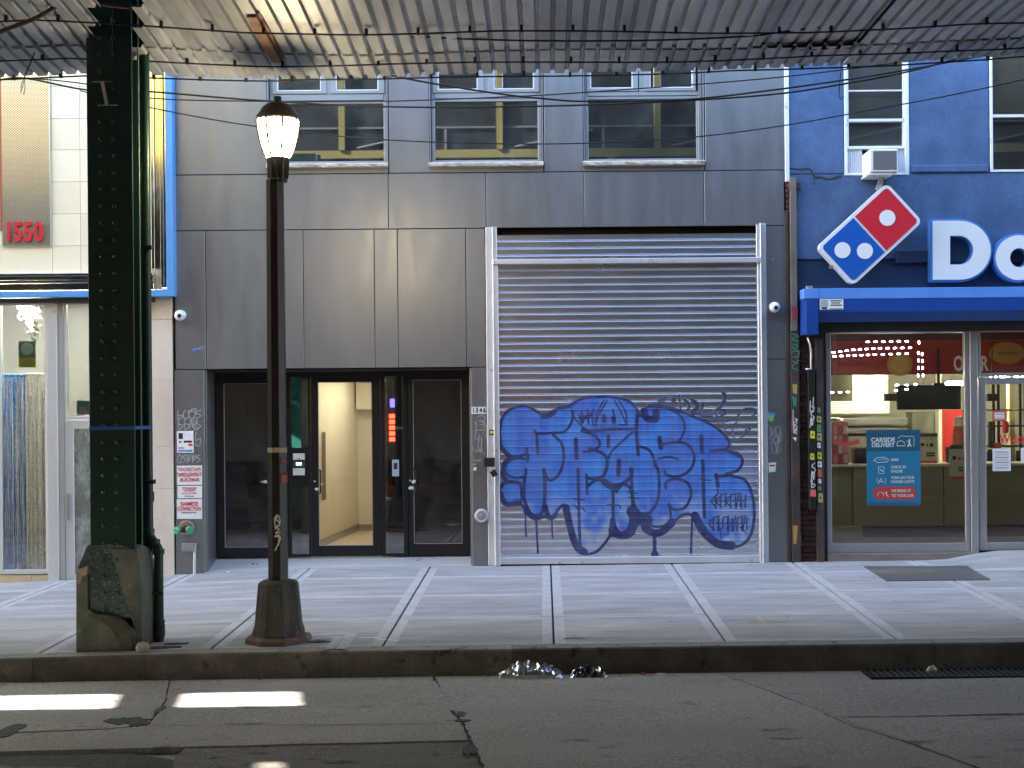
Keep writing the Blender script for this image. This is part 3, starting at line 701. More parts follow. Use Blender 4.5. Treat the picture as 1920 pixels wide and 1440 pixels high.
# siamese connection
cx, cz = F(350, 991); sc_ = thing('siamese_connection', (cx, 0, cz), 'fire department hose inlet with two green caps low on the left grey pier', 'hose connection')
MB().lathe([(.095, 0), (.098, -.008), (.09, -.018), (.05, -.02)], (cx, 0, cz+.005), 28, 'y').build('escutcheon', mat('old_brass', (.36, .26, .17), .5, .6, var=.2), sc_, smooth=40)
MB().lathe([(.042, -.015), (.040, -.09), (.05, -.1)], (cx, 0, cz), 20, 'y').build('body', mat('worn_bronze', (.14, .1, .07), .5, .5, var=.3), sc_, smooth=40)
Mcap = mat('green_cap_paint', (.06, .36, .2), .5, var=.2, vs=20)
for s in (-1, 1):
    p0 = (cx+s*.03, -.09, cz); p1 = (cx+s*.075, -.17, cz-.004)
    MB().cyl(p0, p1, .036, .042, 18).build('outlet', MATS['worn_bronze'], sc_, smooth=40)
    d = (Vector(p1)-Vector(p0)).normalized(); p2 = Vector(p1)+d*.035
    MB().cyl(p1, p2, .047, .043, 18).build('cap', Mcap, sc_, smooth=40)
    MB().cyl(p2, p2+d*.02, .014, .014, 6).build('cap_lug', Mcap, sc_)
cx, cz = F(356, 1025); ob = thing('junction_box', (cx, 0, cz), 'small grey electric box with a conduit to the ground under the green caps', 'electric box')
X0, X1, Z0, Z1 = RC(343, 1018, 369, 1033); bx('box', M_alum2, ob, X0, X1, -.06, -.001, Z0, Z1, .006); bx('cover', M_alum2, ob, X0+.04, X1-.04, -.068, -.061, Z0+.03, Z1-.03, .004)
cxx = F(366, 1040)[0]; MB().tube([(cxx, -.03, Z0), (cxx, -.03, Z0-.06), (cxx-.005, -.03, side_z(cxx, -.03))], .016, 8).build('conduit', M_offw, ob, smooth=60)

# graffiti tags as thin painted strokes
def cr(pts, k=6):
    out = []; P = [pts[0]]+list(pts)+[pts[-1]]
    for i in range(1, len(P)-2):
        for t in range(k):
            t_ = t/k; a, b, c, d = P[i-1], P[i], P[i+1], P[i+2]
            out.append(tuple(.5*((2*b[j])+(-a[j]+c[j])*t_+(2*a[j]-5*b[j]+4*c[j]-d[j])*t_*t_+(-a[j]+3*b[j]-3*c[j]+d[j])*t_**3) for j in (0, 1)))
    out.append(pts[-1]); return out
def scrawl(name, strokes, Y, w, m, label, parent=None, cat='graffiti', yoff=-.002):
    mb = MB(); k = 0
    for s in strokes: mb.ribbon([F(x, y, Y) for x, y in cr(s)], w, Y+yoff-.0004*k); k += 1
    o = mb.build(name, m, parent)
    if parent is None: tag(o, label, cat)
    return o
rnd = random.Random(3)
def loops(x0, y0, x1, y1, n=5, r=random.Random(5)):
    out = []
    for i in range(n):
        cx = x0+(x1-x0)*(i+.5)/n; w = (x1-x0)/n*.75; h = (y1-y0)/2; cy = (y0+y1)/2
        kind = r.randint(0, 3); pts = []
        if kind == 0: pts = [(cx+w*.6*math.cos(t), cy+h*math.sin(t)) for t in [k*.8-1 for k in range(8)]]
        elif kind == 1: pts = [(cx-w*.5, cy+h), (cx-w*.3, cy-h), (cx+w*.1, cy+h*.6), (cx+w*.5, cy-h*.9)]
        elif kind == 2: pts = [(cx-w*.4, cy-h), (cx-w*.4, cy+h), (cx+w*.6, cy+h*.3), (cx-w*.2, cy)]
        else: pts = [(cx+w*.6, cy-h), (cx-w*.5, cy-h*.4), (cx+w*.5, cy+h*.2), (cx-w*.5, cy+h)]
        out.append([(x+r.uniform(-1, 1), y+r.uniform(-1, 1)) for x, y in pts])
    return out
scrawl('graffiti_tag', loops(331, 770, 378, 786, 4)+loops(333, 784, 377, 806, 4)+[[(372, 790), (365, 796), (366, 806), (376, 800)], [(368, 810), (367, 826), (376, 822), (374, 836), (364, 832)], [(356, 769), (368, 766), (364, 772), (354, 771)]], 0, .012, M_tag, 'two rows of pale grey scrawled tags at the top of the left grey pier')
scrawl('graffiti_tag', loops(333, 852, 376, 868, 5), 0, .012, M_tag, 'single row of pale scrawl between the paper notice and the red lettered signs')
scrawl('graffiti_tag', [[(896, 782), (903, 779), (909, 783), (906, 790), (898, 788), (911, 795), (908, 800)], [(888, 795), (893, 792), (893, 812), (889, 826)], [(900, 796), (912, 800), (911, 822)], [(888, 808), (910, 806)], [(893, 824), (903, 822), (901, 848)], [(886, 838), (893, 846), (905, 842)], [(887, 858), (891, 864), (903, 862)], [(899, 815), (897, 840), (909, 852)]], 0, .011, M_tag, 'tall thin grey angular tag below the number plate 1546')
scrawl('graffiti_tag', loops(1443, 800, 1464, 818, 2, random.Random(8))+loops(1442, 815, 1467, 832, 3, random.Random(9))+loops(1446, 830, 1466, 850, 2, random.Random(10)), 0, .010, M_tag, 'grey looping tag on the narrow grey pier right of the roller shutter')
scrawl('graffiti_tag', [[(361, 656), (368, 654), (375, 655)], [(372, 653), (383, 650)], [(365, 653), (364, 659)]], 0, .016, flat('blue_mark', (.13, .25, .55)), 'tiny blue smear of paint on the grey panel under the left camera')
st = thing('sticker', (F(1446, 780)[0], 0, F(1446, 780)[1]), 'torn blue green and yellow sticker on the grey pier right of the shutter', 'sticker')
for q, m in (([(1440, 772), (1454, 776), (1450, 784), (1441, 782)], flat('sticker_blue', (.12, .32, .6))), ([(1440, 778), (1452, 780), (1448, 792), (1441, 788)], flat('sticker_green', (.2, .5, .15)))):
    MB().prism([F(*p_) for p_ in q], -.003-(.001 if m.name == 'sticker_green' else 0), -.001-(.001 if m.name == 'sticker_green' else 0)).build('scrap', m, st)
st = thing('sticker', (F(1447, 877)[0], 0, F(1447, 877)[1]), 'tilted white sticker with pink lines low on the grey pier right of the shutter', 'sticker')
MB().prism([F(*p_) for p_ in ((1441, 868), (1455, 867), (1454, 884), (1442, 886))], -.003, -.001).build('sheet', M_wsign, st)
MB().prism([F(*p_) for p_ in ((1443, 872), (1453, 871), (1453, 874), (1443, 875))], -.005, -.0035).build('print', M_red, st)
# ------------------------------------------------------------------ graffiti on the roller shutter, drawn as a paint mask
GX0, GX1, GZ0, GZ1 = F(918, 900)[0], F(1432, 900)[0], F(1019, 1070)[1], F(1019, 718)[1]
IW, IH = 1500, 1040
def cz_(p):   # crop coordinates (1920 px over 510 px of the photograph) -> world XZ -> image px
    X, Z = F(920+p[0]/3.765, 720+p[1]/3.765); return ((X-GX0)/(GX1-GX0)*IW, (Z-GZ0)/(GZ1-GZ0)*IH)
SC = IW/(514*3.765)
fill = np.zeros((IH, IW), np.float32); line = np.zeros((IH, IW), np.float32); blk = np.zeros((IH, IW), np.float32)
def smooth_noise(h, w, cells, seed):
    r = np.random.RandomState(seed); g = r.rand(cells[0]+2, cells[1]+2)
    y = np.linspace(0, cells[0], h); x = np.linspace(0, cells[1], w); yi = y.astype(int); xi = x.astype(int)
    fy = (y-yi)[:, None]; fx_ = (x-xi)[None]; fy = fy*fy*(3-2*fy); fx_ = fx_*fx_*(3-2*fx_)
    a = g[yi][:, xi]; b = g[yi][:, xi+1]; c = g[yi+1][:, xi]; d = g[yi+1][:, xi+1]
    return (a*(1-fx_)+b*fx_)*(1-fy)+(c*(1-fx_)+d*fx_)*fy
def stroke(buf, pts, w, w1=None, soft=2.2, op=1.0, smooth=True):
    if smooth and len(pts) > 2: pts = cr(pts, 7)
    P = [cz_(p) for p in pts]; n = len(P)-1
    for i in range(n):
        (x0, y0), (x1, y1) = P[i], P[i+1]; r = ((w+((w1 if w1 is not None else w)-w)*i/max(1, n))/2)*SC*1.18
        m = r+soft*2+2; xa, xb = int(max(0, min(x0, x1)-m)), int(min(IW, max(x0, x1)+m+1)); ya, yb = int(max(0, min(y0, y1)-m)), int(min(IH, max(y0, y1)+m+1))
        if xa >= xb or ya >= yb: continue
        yy, xx = np.mgrid[ya:yb, xa:xb]; dx, dy = x1-x0, y1-y0; l2 = dx*dx+dy*dy+1e-6
        t = np.clip(((xx-x0)*dx+(yy-y0)*dy)/l2, 0, 1); d = np.hypot(xx-x0-t*dx, yy-y0-t*dy)
        buf[ya:yb, xa:xb] = np.maximum(buf[ya:yb, xa:xb], np.clip((r-d)/soft+.5, 0, 1)*op)
SIL = [(60,380),(75,260),(130,185),(230,155),(300,180),(370,220),(420,212),(470,175),(560,150),(640,105),(740,92),(860,95),(960,115),(1020,165),(1055,225),(1080,190),(1130,150),(1230,155),(1330,190),(1450,240),(1560,290),(1650,360),(1685,430),(1655,467),(1740,490),(1775,545),(1740,610),(1660,640),(1780,670),(1830,740),(1855,850),(1855,960),(1830,1070),(1760,1140),(1660,1140),(1560,1100),(1480,1030),(1450,960),(1400,920),(1340,930),(1290,980),(1220,1040),(1140,1060),(1080,1030),(1050,960),(1000,1060),(930,1085),(850,1070),(800,1130),(740,1185),(660,1200),(600,1160),(560,1060),(545,930),(520,855),(480,880),(430,950),(380,935),(310,950),(250,900),(210,850),(110,855),(65,790),(72,720),(105,680),(85,620),(95,550),(140,510),(85,460)]
PS = np.array([cz_(p) for p in cr(SIL+[SIL[0]], 4)])
yy, xx = np.mgrid[0:IH, 0:IW]; ins = np.zeros((IH, IW), bool)
for i in range(len(PS)-1):
    (xa, ya), (xb, yb) = PS[i], PS[i+1]
    if abs(ya-yb) < 1e-9: continue
    lo, hi = int(max(0, math.ceil(min(ya, yb)))), int(min(IH-1, math.floor(max(ya, yb))))
    for r_ in range(lo, hi+1):
        if (ya > r_) != (yb > r_): ins[r_, :int(max(0, xa+(r_-ya)*(xb-xa)/(yb-ya)))] ^= True
fill[ins] = 1.0
n1 = smooth_noise(IH, IW, (9, 16), 1); n2 = smooth_noise(IH, IW, (26, 50), 2); n3 = smooth_noise(IH, IW, (4, 90), 5)
zt_ = np.linspace(0, 1, IH)[:, None]                      # spray gets patchy near the bottom of the piece
thin = np.clip((.42-zt_)/.22, 0, 1)
fill *= np.clip(1.0-.75*thin*np.clip((n1*.6+n2*.4-.33)*3, 0, 1), 0, 1)*(.9+.1*n3)
# stray overspray round the right edge
for p, w in (((1800, 560), 150), ((1770, 700), 120), ((1880, 900), 90), ((1500, 300), 90), ((560, 130), 50)):
    stroke(fill, [p, (p[0]+20, p[1]+60)], w, soft=60, op=.35, smooth=False)
N = lambda *a, **k: stroke(line, *a, **k)
N(SIL+[SIL[0]], 19)
for s, w in (
 ([(60,380),(70,440),(130,510)],30), ([(370,225),(410,222),(450,195)],34), ([(470,175),(560,155)],26),
 ([(255,455),(250,490),(200,510),(140,510)],17), ([(262,500),(262,540)],20), ([(310,330),(330,350),(430,345),(520,335),(570,270),(580,200)],17),
 ([(325,345),(328,420),(332,490)],20), ([(440,360),(500,420),(515,520),(490,620),(440,675),(400,670),(375,600)],17),
 ([(262,535),(180,525),(110,560),(100,620),(160,660),(240,650),(247,600)],17), ([(240,660),(235,800),(280,910),(340,930),(375,860),(382,700),(375,610)],22),
 ([(385,860),(400,920),(430,945),(460,920)],30), ([(250,900),(310,940),(350,935)],38), ([(600,390),(605,520)],26), ([(190,690),(210,720),(215,830),(180,850)],15), ([(80,720),(90,700),(150,690),(205,700)],22),
 ([(615,600),(620,780),(624,980),(632,1180)],19), ([(640,330),(740,370),(768,430),(720,470),(655,480)],17), ([(700,460),(790,490),(822,550),(800,640),(740,668),(690,665)],20),
 ([(675,640),(678,700),(680,775)],18), ([(680,725),(740,680),(820,700),(860,760),(862,900),(862,1040)],20), ([(830,365),(830,440)],22),
 ([(650,312),(700,330),(850,320),(1010,320)],20), ([(1000,340),(900,430),(840,500),(800,640)],15), ([(905,540),(900,640)],27),
 ([(990,600),(985,660),(900,715),(820,700)],26), ([(800,690),(860,730),(900,720)],40), ([(885,760),(930,710),(985,740),(1000,850),(990,990),(930,1050),(880,1010),(862,900)],20),
 ([(1035,200),(1028,330),(1040,500)],22), ([(1040,440),(1120,470),(1160,560),(1185,640),(1182,800),(1130,900),(1060,915),(1015,860),(995,720),(992,610)],18),
 ([(1180,530),(1250,515),(1320,530)],14), ([(1300,190),(1355,250),(1365,330),(1325,410)],16), ([(1190,380),(1200,450)],30),
 ([(1195,430),(1300,412),(1390,430),(1435,510),(1410,600),(1330,650),(1245,645),(1228,615)],18), ([(1235,735),(1240,690),(1310,670),(1390,700),(1412,780),(1370,870),(1290,885),(1255,850)],18),
 ([(1258,845),(1268,950),(1220,1000),(1140,1000),(1090,950),(1092,910)],16), ([(1485,370),(1490,480)],26), ([(1495,540),(1500,740),(1508,940)],22),
 ([(1550,475),(1660,468),(1750,510)],22), ([(1590,640),(1602,720)],24), ([(1590,655),(1700,642)],18),
 ([(1440,930),(1500,1040),(1600,1125),(1700,1140)],52), ([(530,870),(560,1010),(600,1130),(660,1185)],44), ([(1070,960),(1120,1040),(1200,1045),(1280,975)],48),
 ([(1000,900),(1050,950),(1100,960)],75), ([(850,1030),(900,1070),(980,1060)],38), ([(985,900),(1000,960),(980,1040)],40), ([(860,960),(850,1060)],34), ([(1080,190),(1100,240),(1160,250),(1165,200)],44), ([(1130,160),(1230,165),(1320,200)],26),
 ([(100,560),(88,640),(110,680)],30), ([(70,770),(110,845),(200,830)],28)):
    N(s, w)
for s in ([(570,180),(592,240),(640,295)], [(640,190),(652,275)], [(622,215),(642,280)], [(680,180),(690,280)], [(620,235),(700,222)], [(800,115),(750,205),(742,290)], [(822,118),(766,210),(740,290)], [(872,118),(922,205),(950,285),(905,285)],
          [(905,118),(950,200),(962,290)], [(860,180),(878,250)], [(660,250),(712,205),(720,290)], [(725,180),(700,240)]): N(s, 11)
for s in ([(800,230),(801,262)], [(865,238),(868,268)]): N(s, 28)
# small tags on the last letter and crossing marks
r_ = random.Random(11)
for x0, y0, x1, y1, n in ((1555,770,1800,880,7), (1540,930,1810,1040,8)):
    for i in range(n):
        cx = x0+(x1-x0)*(i+.5)/n; w = (x1-x0)/n*.55; h = (y1-y0)/2; cy = (y0+y1)/2; k = r_.randint(0, 3)
        s = [[(cx-w,cy-h),(cx-w*.8,cy+h)], [(cx-w,cy-h*.8),(cx+w,cy-h*.9)], [(cx,cy-h),(cx-w,cy+h)], [(cx+w,cy-h*.7),(cx-w,cy),(cx+w,cy+h*.8)]][k]
        N(s, 10); N([(cx-w*.6,cy+h*.1),(cx+w*.8,cy-h*.2)], 9); N([(cx+w*.7,cy-h*.8),(cx+w*.6,cy+h*(.6+.4*r_.random()))], 10)
N([(1600,730),(1600,780)],10); N([(1620,1020),(1622,1080)],10); N([(1760,1010),(1800,1050)],10)
for s in ([(580,810),(660,820)], [(590,850),(610,880)], [(640,870),(668,898)], [(970,765),(1030,770)], [(975,800),(1040,805)], [(820,850),(900,855),(915,880)], [(1480,675),(1550,680)], [(1160,540),(1150,580),(1180,590)]): N(s, 9)
for a, b, w in (((245,930),(249,1075),12), ((320,950),(333,1192),14), ((430,945),(435,1085),12), ((1420,940),(1411,1190),15)): N([a, b], w, w*1.1)
N([(1155,1060),(1157,1240)], 24, 44, smooth=False); N([(1157,1200),(1160,1250)], 46, 30, smooth=False)
K = lambda s, w, **k: stroke(blk, s, w, **k)
for s, w in (([(1190,125),(1240,100),(1290,112)],30), ([(1215,120),(1200,150)],30), ([(1330,80),(1338,190)],14), ([(1365,110),(1400,150),(1385,190)],18), ([(1420,110),(1460,160),(1420,200),(1480,215),(1560,240)],26), ([(1500,140),(1480,200)],20),
             ([(1640,60),(1650,110),(1600,180),(1540,225)],24), ([(1660,90),(1690,110)],12), ([(1600,180),(1660,200),(1570,260),(1640,250)],16), ([(1500,250),(1600,270),(1690,255)],14), ([(1640,280),(1650,330)],12), ([(1580,190),(1600,250)],16),
             ([(1740,230),(1790,180),(1850,178),(1868,205),(1840,230)],14), ([(1740,262),(1708,310),(1712,370),(1740,392),(1800,350),(1832,312),(1800,322),(1800,342)],10)): K(s, w, op=.92)
blk *= np.clip(.8+n2*.4, 0, 1)
A = np.zeros((IH, IW, 4), np.float32)
lite = np.array([.022, .24, .74]); deep = np.array([.007, .095, .52]); navy = np.array([.004, .008, .105])
mixv = np.clip((n1-.3)*2, 0, 1)[..., None]*.55+n2[..., None]*.25+np.clip((.55-zt_)*1.2, 0, 1)[..., None]*.4
c = deep*(1-mixv)+lite*mixv
la = line*(.92+.08*n2); al = fill*.93
c = c*(1-la[..., None])+navy*la[..., None]; al = np.maximum(al, la*.97)
c = c*(1-blk[..., None])+np.array([.008, .008, .01])*blk[..., None]; al = np.maximum(al, blk)
A[..., :3] = c; A[..., 3] = al
img = bpy.data.images.new('shutter_paint', IW, IH, alpha=True, float_buffer=False)
enc = np.where(A[..., :3] <= .0031308, A[..., :3]*12.92, 1.055*np.power(np.maximum(A[..., :3], 1e-6), 1/2.4)-.055)
A[..., :3] = enc; img.alpha_mode = 'CHANNEL_PACKED'; img.pixels.foreach_set(np.clip(A, 0, 1).ravel()); img.update(); img.pack()
Msl = mat('shutter_slat_painted', (.68, .69, .71), .25, .62, var=.05, vs=1.2, stretch=(.6, 1, 1.2), rvar=.03)
t = Msl.node_tree; n_ = t.nodes; L_ = t.links; b_ = n_['Principled BSDF']
ge = n_.new('ShaderNodeNewGeometry'); sx = n_.new('ShaderNodeSeparateXYZ'); L_.new(ge.outputs['Position'], sx.inputs[0])
cb = n_.new('ShaderNodeCombineXYZ')
for k, lo, hi in (('X', GX0, GX1), ('Z', GZ0, GZ1)):
    m_ = n_.new('ShaderNodeMapRange'); m_.clamp = False; m_.inputs[1].default_value = lo; m_.inputs[2].default_value = hi
    L_.new(sx.outputs[k], m_.inputs[0]); L_.new(m_.outputs[0], cb.inputs['X' if k == 'X' else 'Y'])
im = n_.new('ShaderNodeTexImage'); im.image = img; im.extension = 'CLIP'; L_.new(cb.outputs[0], im.inputs[0])
old = b_.inputs['Base Color'].links[0].from_socket
mx = n_.new('ShaderNodeMix'); mx.data_type = 'RGBA'; L_.new(im.outputs['Alpha'], mx.inputs[0]); L_.new(old, mx.inputs[6]); L_.new(im.outputs['Color'], mx.inputs[7]); L_.new(mx.outputs[2], b_.inputs['Base Color'])
mm = n_.new('ShaderNodeMath'); mm.operation = 'MULTIPLY_ADD'; mm.inputs[1].default_value = -.82; mm.inputs[2].default_value = .92; L_.new(im.outputs['Alpha'], mm.inputs[0]); L_.new(mm.outputs[0], b_.inputs['Metallic'])

rl = b_.inputs['Roughness'].links[0].from_socket; mr2 = n_.new('ShaderNodeMix'); L_.new(im.outputs['Alpha'], mr2.inputs[0]); L_.new(rl, mr2.inputs[2]); mr2.inputs[3].default_value = .42; L_.new(mr2.outputs[0], b_.inputs['Roughness'])
# ---- the roller shutter
RS = thing('roller_shutter', (F(1175, 1050)[0], 0, .0), 'wide closed silver roller shutter sprayed with big blue bubble letter graffiti', 'roller shutter')
zb_s, zt_s = F(VX, 1044)[1], F(VX, 441)[1]; xa, xb = F(927, 740)[0], F(1424, 740)[0]; xm = (xa+xb)/2
NSL = 44; per = (zt_s-zb_s)/NSL
prof = [(1.0, 0), (.66, .0005), (.33, 0), (.30, -.0035), (.28, -.0035), (.245, .002), (.21, .002), (.135, -.0068), (.10, -.0085), (.06, -.0075), (0.0, 0)]
mb = MB(); nx = 6; w = (xb-xa)
for i in range(nx+1):
    x = -w/2+w*i/nx; bow = .004*math.sin(i*2.1)
    for f_, dy in prof: mb.v.append((x, dy+bow, f_*per))
k = len(prof)
for i in range(nx):
    for j in range(k-1): mb.f.append((i*k+j, i*k+j+1, (i+1)*k+j+1, (i+1)*k+j)); mb.mi.append(0)
def mkslat():
    me = bpy.data.meshes.new('slat'); me.from_pydata(mb.v, [], mb.f); me.materials.append(Msl); me.polygons.foreach_set('use_smooth', [True]*len(me.polygons)); me.set_sharp_from_angle(angle=R(24)); me.update(); return me
me0 = mkslat()
for i in range(NSL):
    o = bpy.data.objects.new('slat', me0); col.objects.link(o); o.parent = RS
    o.location = (xm-RS.location.x, -.028+random.uniform(-.0006, .0006), zb_s+i*per); o.rotation_euler = (random.uniform(-.0025, .0025), 0, 0)
bx('bottom_bar', M_galvr, RS, xa+.01, xb-.01, -.055, -.02, F(VX, 1057)[1], zb_s-.001, .006)
def post(x0, x1, y0, y1, za, zb, name='guide_rail'): return bx(name, M_galvr, RS, x0, x1, y0, y1, za, zb, .004)
zg0 = .0; zg1 = F(VX, 425.5)[1]
l0, l1, l2 = F(913, 740)[0], F(927.5, 740)[0], F(936, 740)[0]; r2, r1, r0 = F(1421, 740)[0], F(1426, 740)[0], F(1438.5, 740)[0]
post(l0, l1-.012, -.012, -.001, zg0, zg1); post(l1-.012, l1, -.085, -.001, zg0, zg1, 'guide_lip'); post(l1, l2, -.070, -.050, zg0, F(VX, 497)[1]); 
post(r1+.012, r0, -.012, -.001, zg0, zg1+.02); post(r1, r1+.012, -.085, -.001, zg0, zg1+.02, 'guide_lip'); post(r2, r1, -.070, -.050, zg0, F(VX, 497)[1])
post(l1, l1+.045, -.05, -.032, F(VX, 497)[1], zg1, 'bracket'); post(r2-.01, r1, -.05, -.032, F(VX, 497)[1], zg1, 'bracket')
bx('cross_bar', M_galvr, RS, l1-.005, r1+.005, -.10, -.05, F(VX, 496)[1], F(VX, 487)[1], .005)
rv = MB()
for i in range(26):
    z = zg0+.15+i*.165
    if z < zg1-.1:
        for x in ((l0+l1-.012)/2, (r0+r1+.012)/2): rv.lathe([(.009, 0), (.008, -.004), (0, -.006)], (x, -.012, z), 8, 'y')
for i in range(9):
    rv.lathe([(.008, 0), (.007, -.004), (0, -.006)], (xa+.15+i*.42, -.10, F(VX, 491.5)[1]), 8, 'y')
rv.build('bolts', M_galvr, RS, kind='stuff')
bx('inner_board', M_joint, RS, l1, r1, .5, .52, -.1, F(VX, J2)[1]+.1, 0)
MB().cyl((xa, .3, zt_s+.02), (xb, .3, zt_s+.02), .16, n=20).build('shutter_drum', M_iron, RS, smooth=40)
for a, b in ((xa-.02, xa-.002), (xb+.002, xb+.02)): bx('opening_side', M_joint, RS, a, b, .0, .49, 0, zg1-.06, 0)
# padlock and its shackle box, yellow tag
pl = thing('padlock', (F(925, 870)[0], -.1, F(925, 870)[1]), 'black padlock hanging from a black lock box on the left shutter rail', 'padlock')
X0, X1, Z0, Z1 = RC(907, 858, 928, 875, -.1); bx('lock_box', M_iron, pl, X0, X1, -.14, -.086, Z0, Z1, .006)
c0 = F(926, 886, -.12); ang = -.55; pts = []
for a, b in ((-.036, -.04), (.036, -.04), (.036, .04), (-.036, .04)): pts.append((c0[0]+a*math.cos(-ang)-b*math.sin(-ang), c0[1]+a*math.sin(-ang)+b*math.cos(-ang)-.01))
MB().prism(pts, -.145, -.11).build('lock_body', M_iron, pl)
MB().tube([(c0[0]-.03, -.125, c0[1]+.09), (c0[0]-.045, -.125, c0[1]+.05), (c0[0]-.03, -.125, c0[1]+.02), (c0[0], -.125, c0[1]+.055), (c0[0]-.015, -.125, c0[1]+.085)], .007, 6).build('shackle', M_galvr, pl, smooth=True)
cx, cz = F(922, 811, -.02); yt = thing('brass_tag', (cx, -.02, cz), 'tiny yellow lock tag on the left shutter rail above the padlock', 'tag')
bx('plate', M_iron, yt, cx-.028, cx+.028, -.018, -.0125, cz-.035, cz+.035, .002); MB().lathe([(.022, 0), (.018, -.012), (0, -.014)], (cx+.002, -.018, cz), 12, 'y').build('knob', flat('yellow_knob', (.6, .45, .04), .4), yt)

# ------------------------------------------------------------------ green steel column at the kerb
YC = -5.50
SCOL = thing('steel_column', (F(208, 1200, YC)[0], YC+.25, side_z(-3.8, YC)), 'dark green riveted steel column of the elevated railway standing on the kerb', 'column')
X0, X1 = F(166, 600, YC)[0], F(251, 600, YC)[0]; zc0 = side_z(-3.8, YC)+.02; zc1 = 6.1
DC = .56
bx('front_flange', M_green, SCOL, X0, X1, YC, YC+.022, F(VX, 1156, YC)[1]+.015, zc1, .003)
bx('rear_flange', M_green, SCOL, X0, X1, YC+DC, YC+DC+.022, zc0, zc1, .003)
xc = (X0+X1)/2
bx('web', M_green, SCOL, xc-.01, xc+.01, YC+.023, YC+DC-.001, zc0, zc1, 0)
for sx_ in (-1, 1): bx('angle', M_green, SCOL, xc+sx_*.012, xc+sx_*.10, YC+.023, YC+.036, zc0, zc1, .002)
bx('cap_gusset', M_green, SCOL, F(166, 60, YC)[0], F(212, 60, YC)[0], YC-.012, YC-.001, F(VX, 150, YC)[1], zc1, .002)
rv = MB(); z = F(VX, 1140, YC)[1]
rowz = [F(VX, 1137-31.55*i, YC)[1] for i in range(38)]
for z in rowz:
    for px in (192.5, 217):
        x = F(px, 700, YC)[0]; yb = YC-(.012 if z > F(VX, 150, YC)[1] and px < 200 else 0)
        if z < zc1-.1: rv.lathe([(.020, 0), (.018, -.010), (.012, -.016), (.0, -.019)], (x, yb, z), 10, 'y')
rv.build('rivets', M_green, SCOL, smooth=True, kind='stuff')
# worn lower cover plate on the flange, over the concrete
zt0 = F(VX, 1020, YC)[1]; pts = [F(167, 1024, YC), F(178, 1021, YC), F(190, 1022, YC), F(196, 1018, YC), F(206, 1020, YC), F(225, 1022, YC), F(240, 1024, YC), F(250, 1032, YC), (X1+.003, F(VX, 1150, YC)[1]), (X0-.002, F(VX, 1150, YC)[1])]
MB().prism(pts, YC-.009, YC-.0005).build('worn_paint_face', M_greenworn, SCOL)
rv = MB()
for z in rowz[:4]:
    for px in (192.5, 217): rv.lathe([(.021, 0), (.019, -.010), (.012, -.016), (.0, -.019)], (F(px, 700, YC)[0], YC-.009, z), 10, 'y')
rv.build('lower_rivets', M_greenworn, SCOL, smooth=True, kind='stuff')
# concrete foot: broken shoulders round the steel
fl = F(146, 1200, YC)[0]; frr = F(251, 1200, YC)[0]; rr = F(293, 1150, YC)[0]
zg = side_z(-3.9, -5.5)-.01
def rough_block(outline, y0, y1, name, m, jit=.006):
    n = len(outline); mb = MB(); mb.prism([(x+random.uniform(-jit, jit), z) for x, z in outline], y0, y1); return mb.build(name, m, SCOL)
P = lambda px, py, Y: F(px, py, Y)
rough_block([(fl, zg), (frr+.03, zg), (frr+.03, P(0, 1185, YC)[1]), P(245, 1172, YC), P(236, 1163, YC), P(222, 1155, YC), P(205, 1151, YC), P(180, 1149, YC), P(166, 1140, YC), P(166, 1076, YC), P(158, 1070, YC), P(146, 1075, YC)], YC-.045, YC+.02, 'concrete_foot', M_conc, .002)
rough_block([P(167, 1150, YC), P(200, 1152, YC), P(222, 1157, YC), P(236, 1165, YC), P(246, 1175, YC), (frr+.01, zg+.005), P(232, 1215, YC), P(222, 1195, YC), P(210, 1176, YC), P(195, 1163, YC), P(178, 1157, YC)], YC-.06, YC-.044, 'broken_lip', mat('cracked_dark_concrete', (.075, .075, .05), .9, var=.4, vs=9, bump=.8, bs=30), .003)
rough_block([P(147, 1062, YC+.05), P(150, 1052, YC), P(158, 1035, YC), P(161, 1025, YC), P(166, 1022, YC), P(167, 1150, YC), (fl, P(0, 1150, YC)[1])], YC+.021, YC+.5, 'concrete_shoulder', M_conc, .002)
MB().prism([P(146, 1077, YC), P(149, 1066, YC), P(166, 1060, YC), P(166, 1076, YC), P(158, 1080, YC), P(152, 1095, YC), P(147, 1088, YC)], YC-.05, YC+.03).build('chipped_corner', M_brick_chip, SCOL)
# right side of the foot running back under the web
n = 5; mb = MB(); ys = [YC-.02, YC+.15, YC+.32, YC+.47, YC+.60]; hs = [P(0, 1026, YC)[1], P(0, 1022, YC)[1]+.01, P(0, 1024, YC)[1]-.02, P(0, 1030, YC)[1]-.05, P(0, 1040, YC)[1]-.12]
mb.v += []
for y, h in zip(ys, hs):
    mb.v += [(xc-.02, y, h-.02), (X1+.015, y, h-.03), (X1+.05, y, h-.25), (X1+.055, y, zg-.02)]
for i in range(n-1):
    for j in range(3): mb.f.append((i*4+j, i*4+j+1, (i+1)*4+j+1, (i+1)*4+j)); mb.mi.append(0)
mb.f += [(0, 1, 2, 3), tuple((n-1)*4+k for k in (3, 2, 1, 0))]; mb.mi += [0, 0]; mb.build('concrete_flank', M_conc, SCOL)
MB().lathe([(.01, .07), (.05, .055), (.062, .02), (.055, -.02), (.03, -.03)], (F(268, 1214, YC-.08)[0], YC-.08, side_z(-3.6, -5.55)+.012), 9).build('loose_stone', M_brick_chip, None)
tag(bpy.data.objects['loose_stone'], 'pale round lump of concrete lying at the front right corner of the column foot', 'stone')
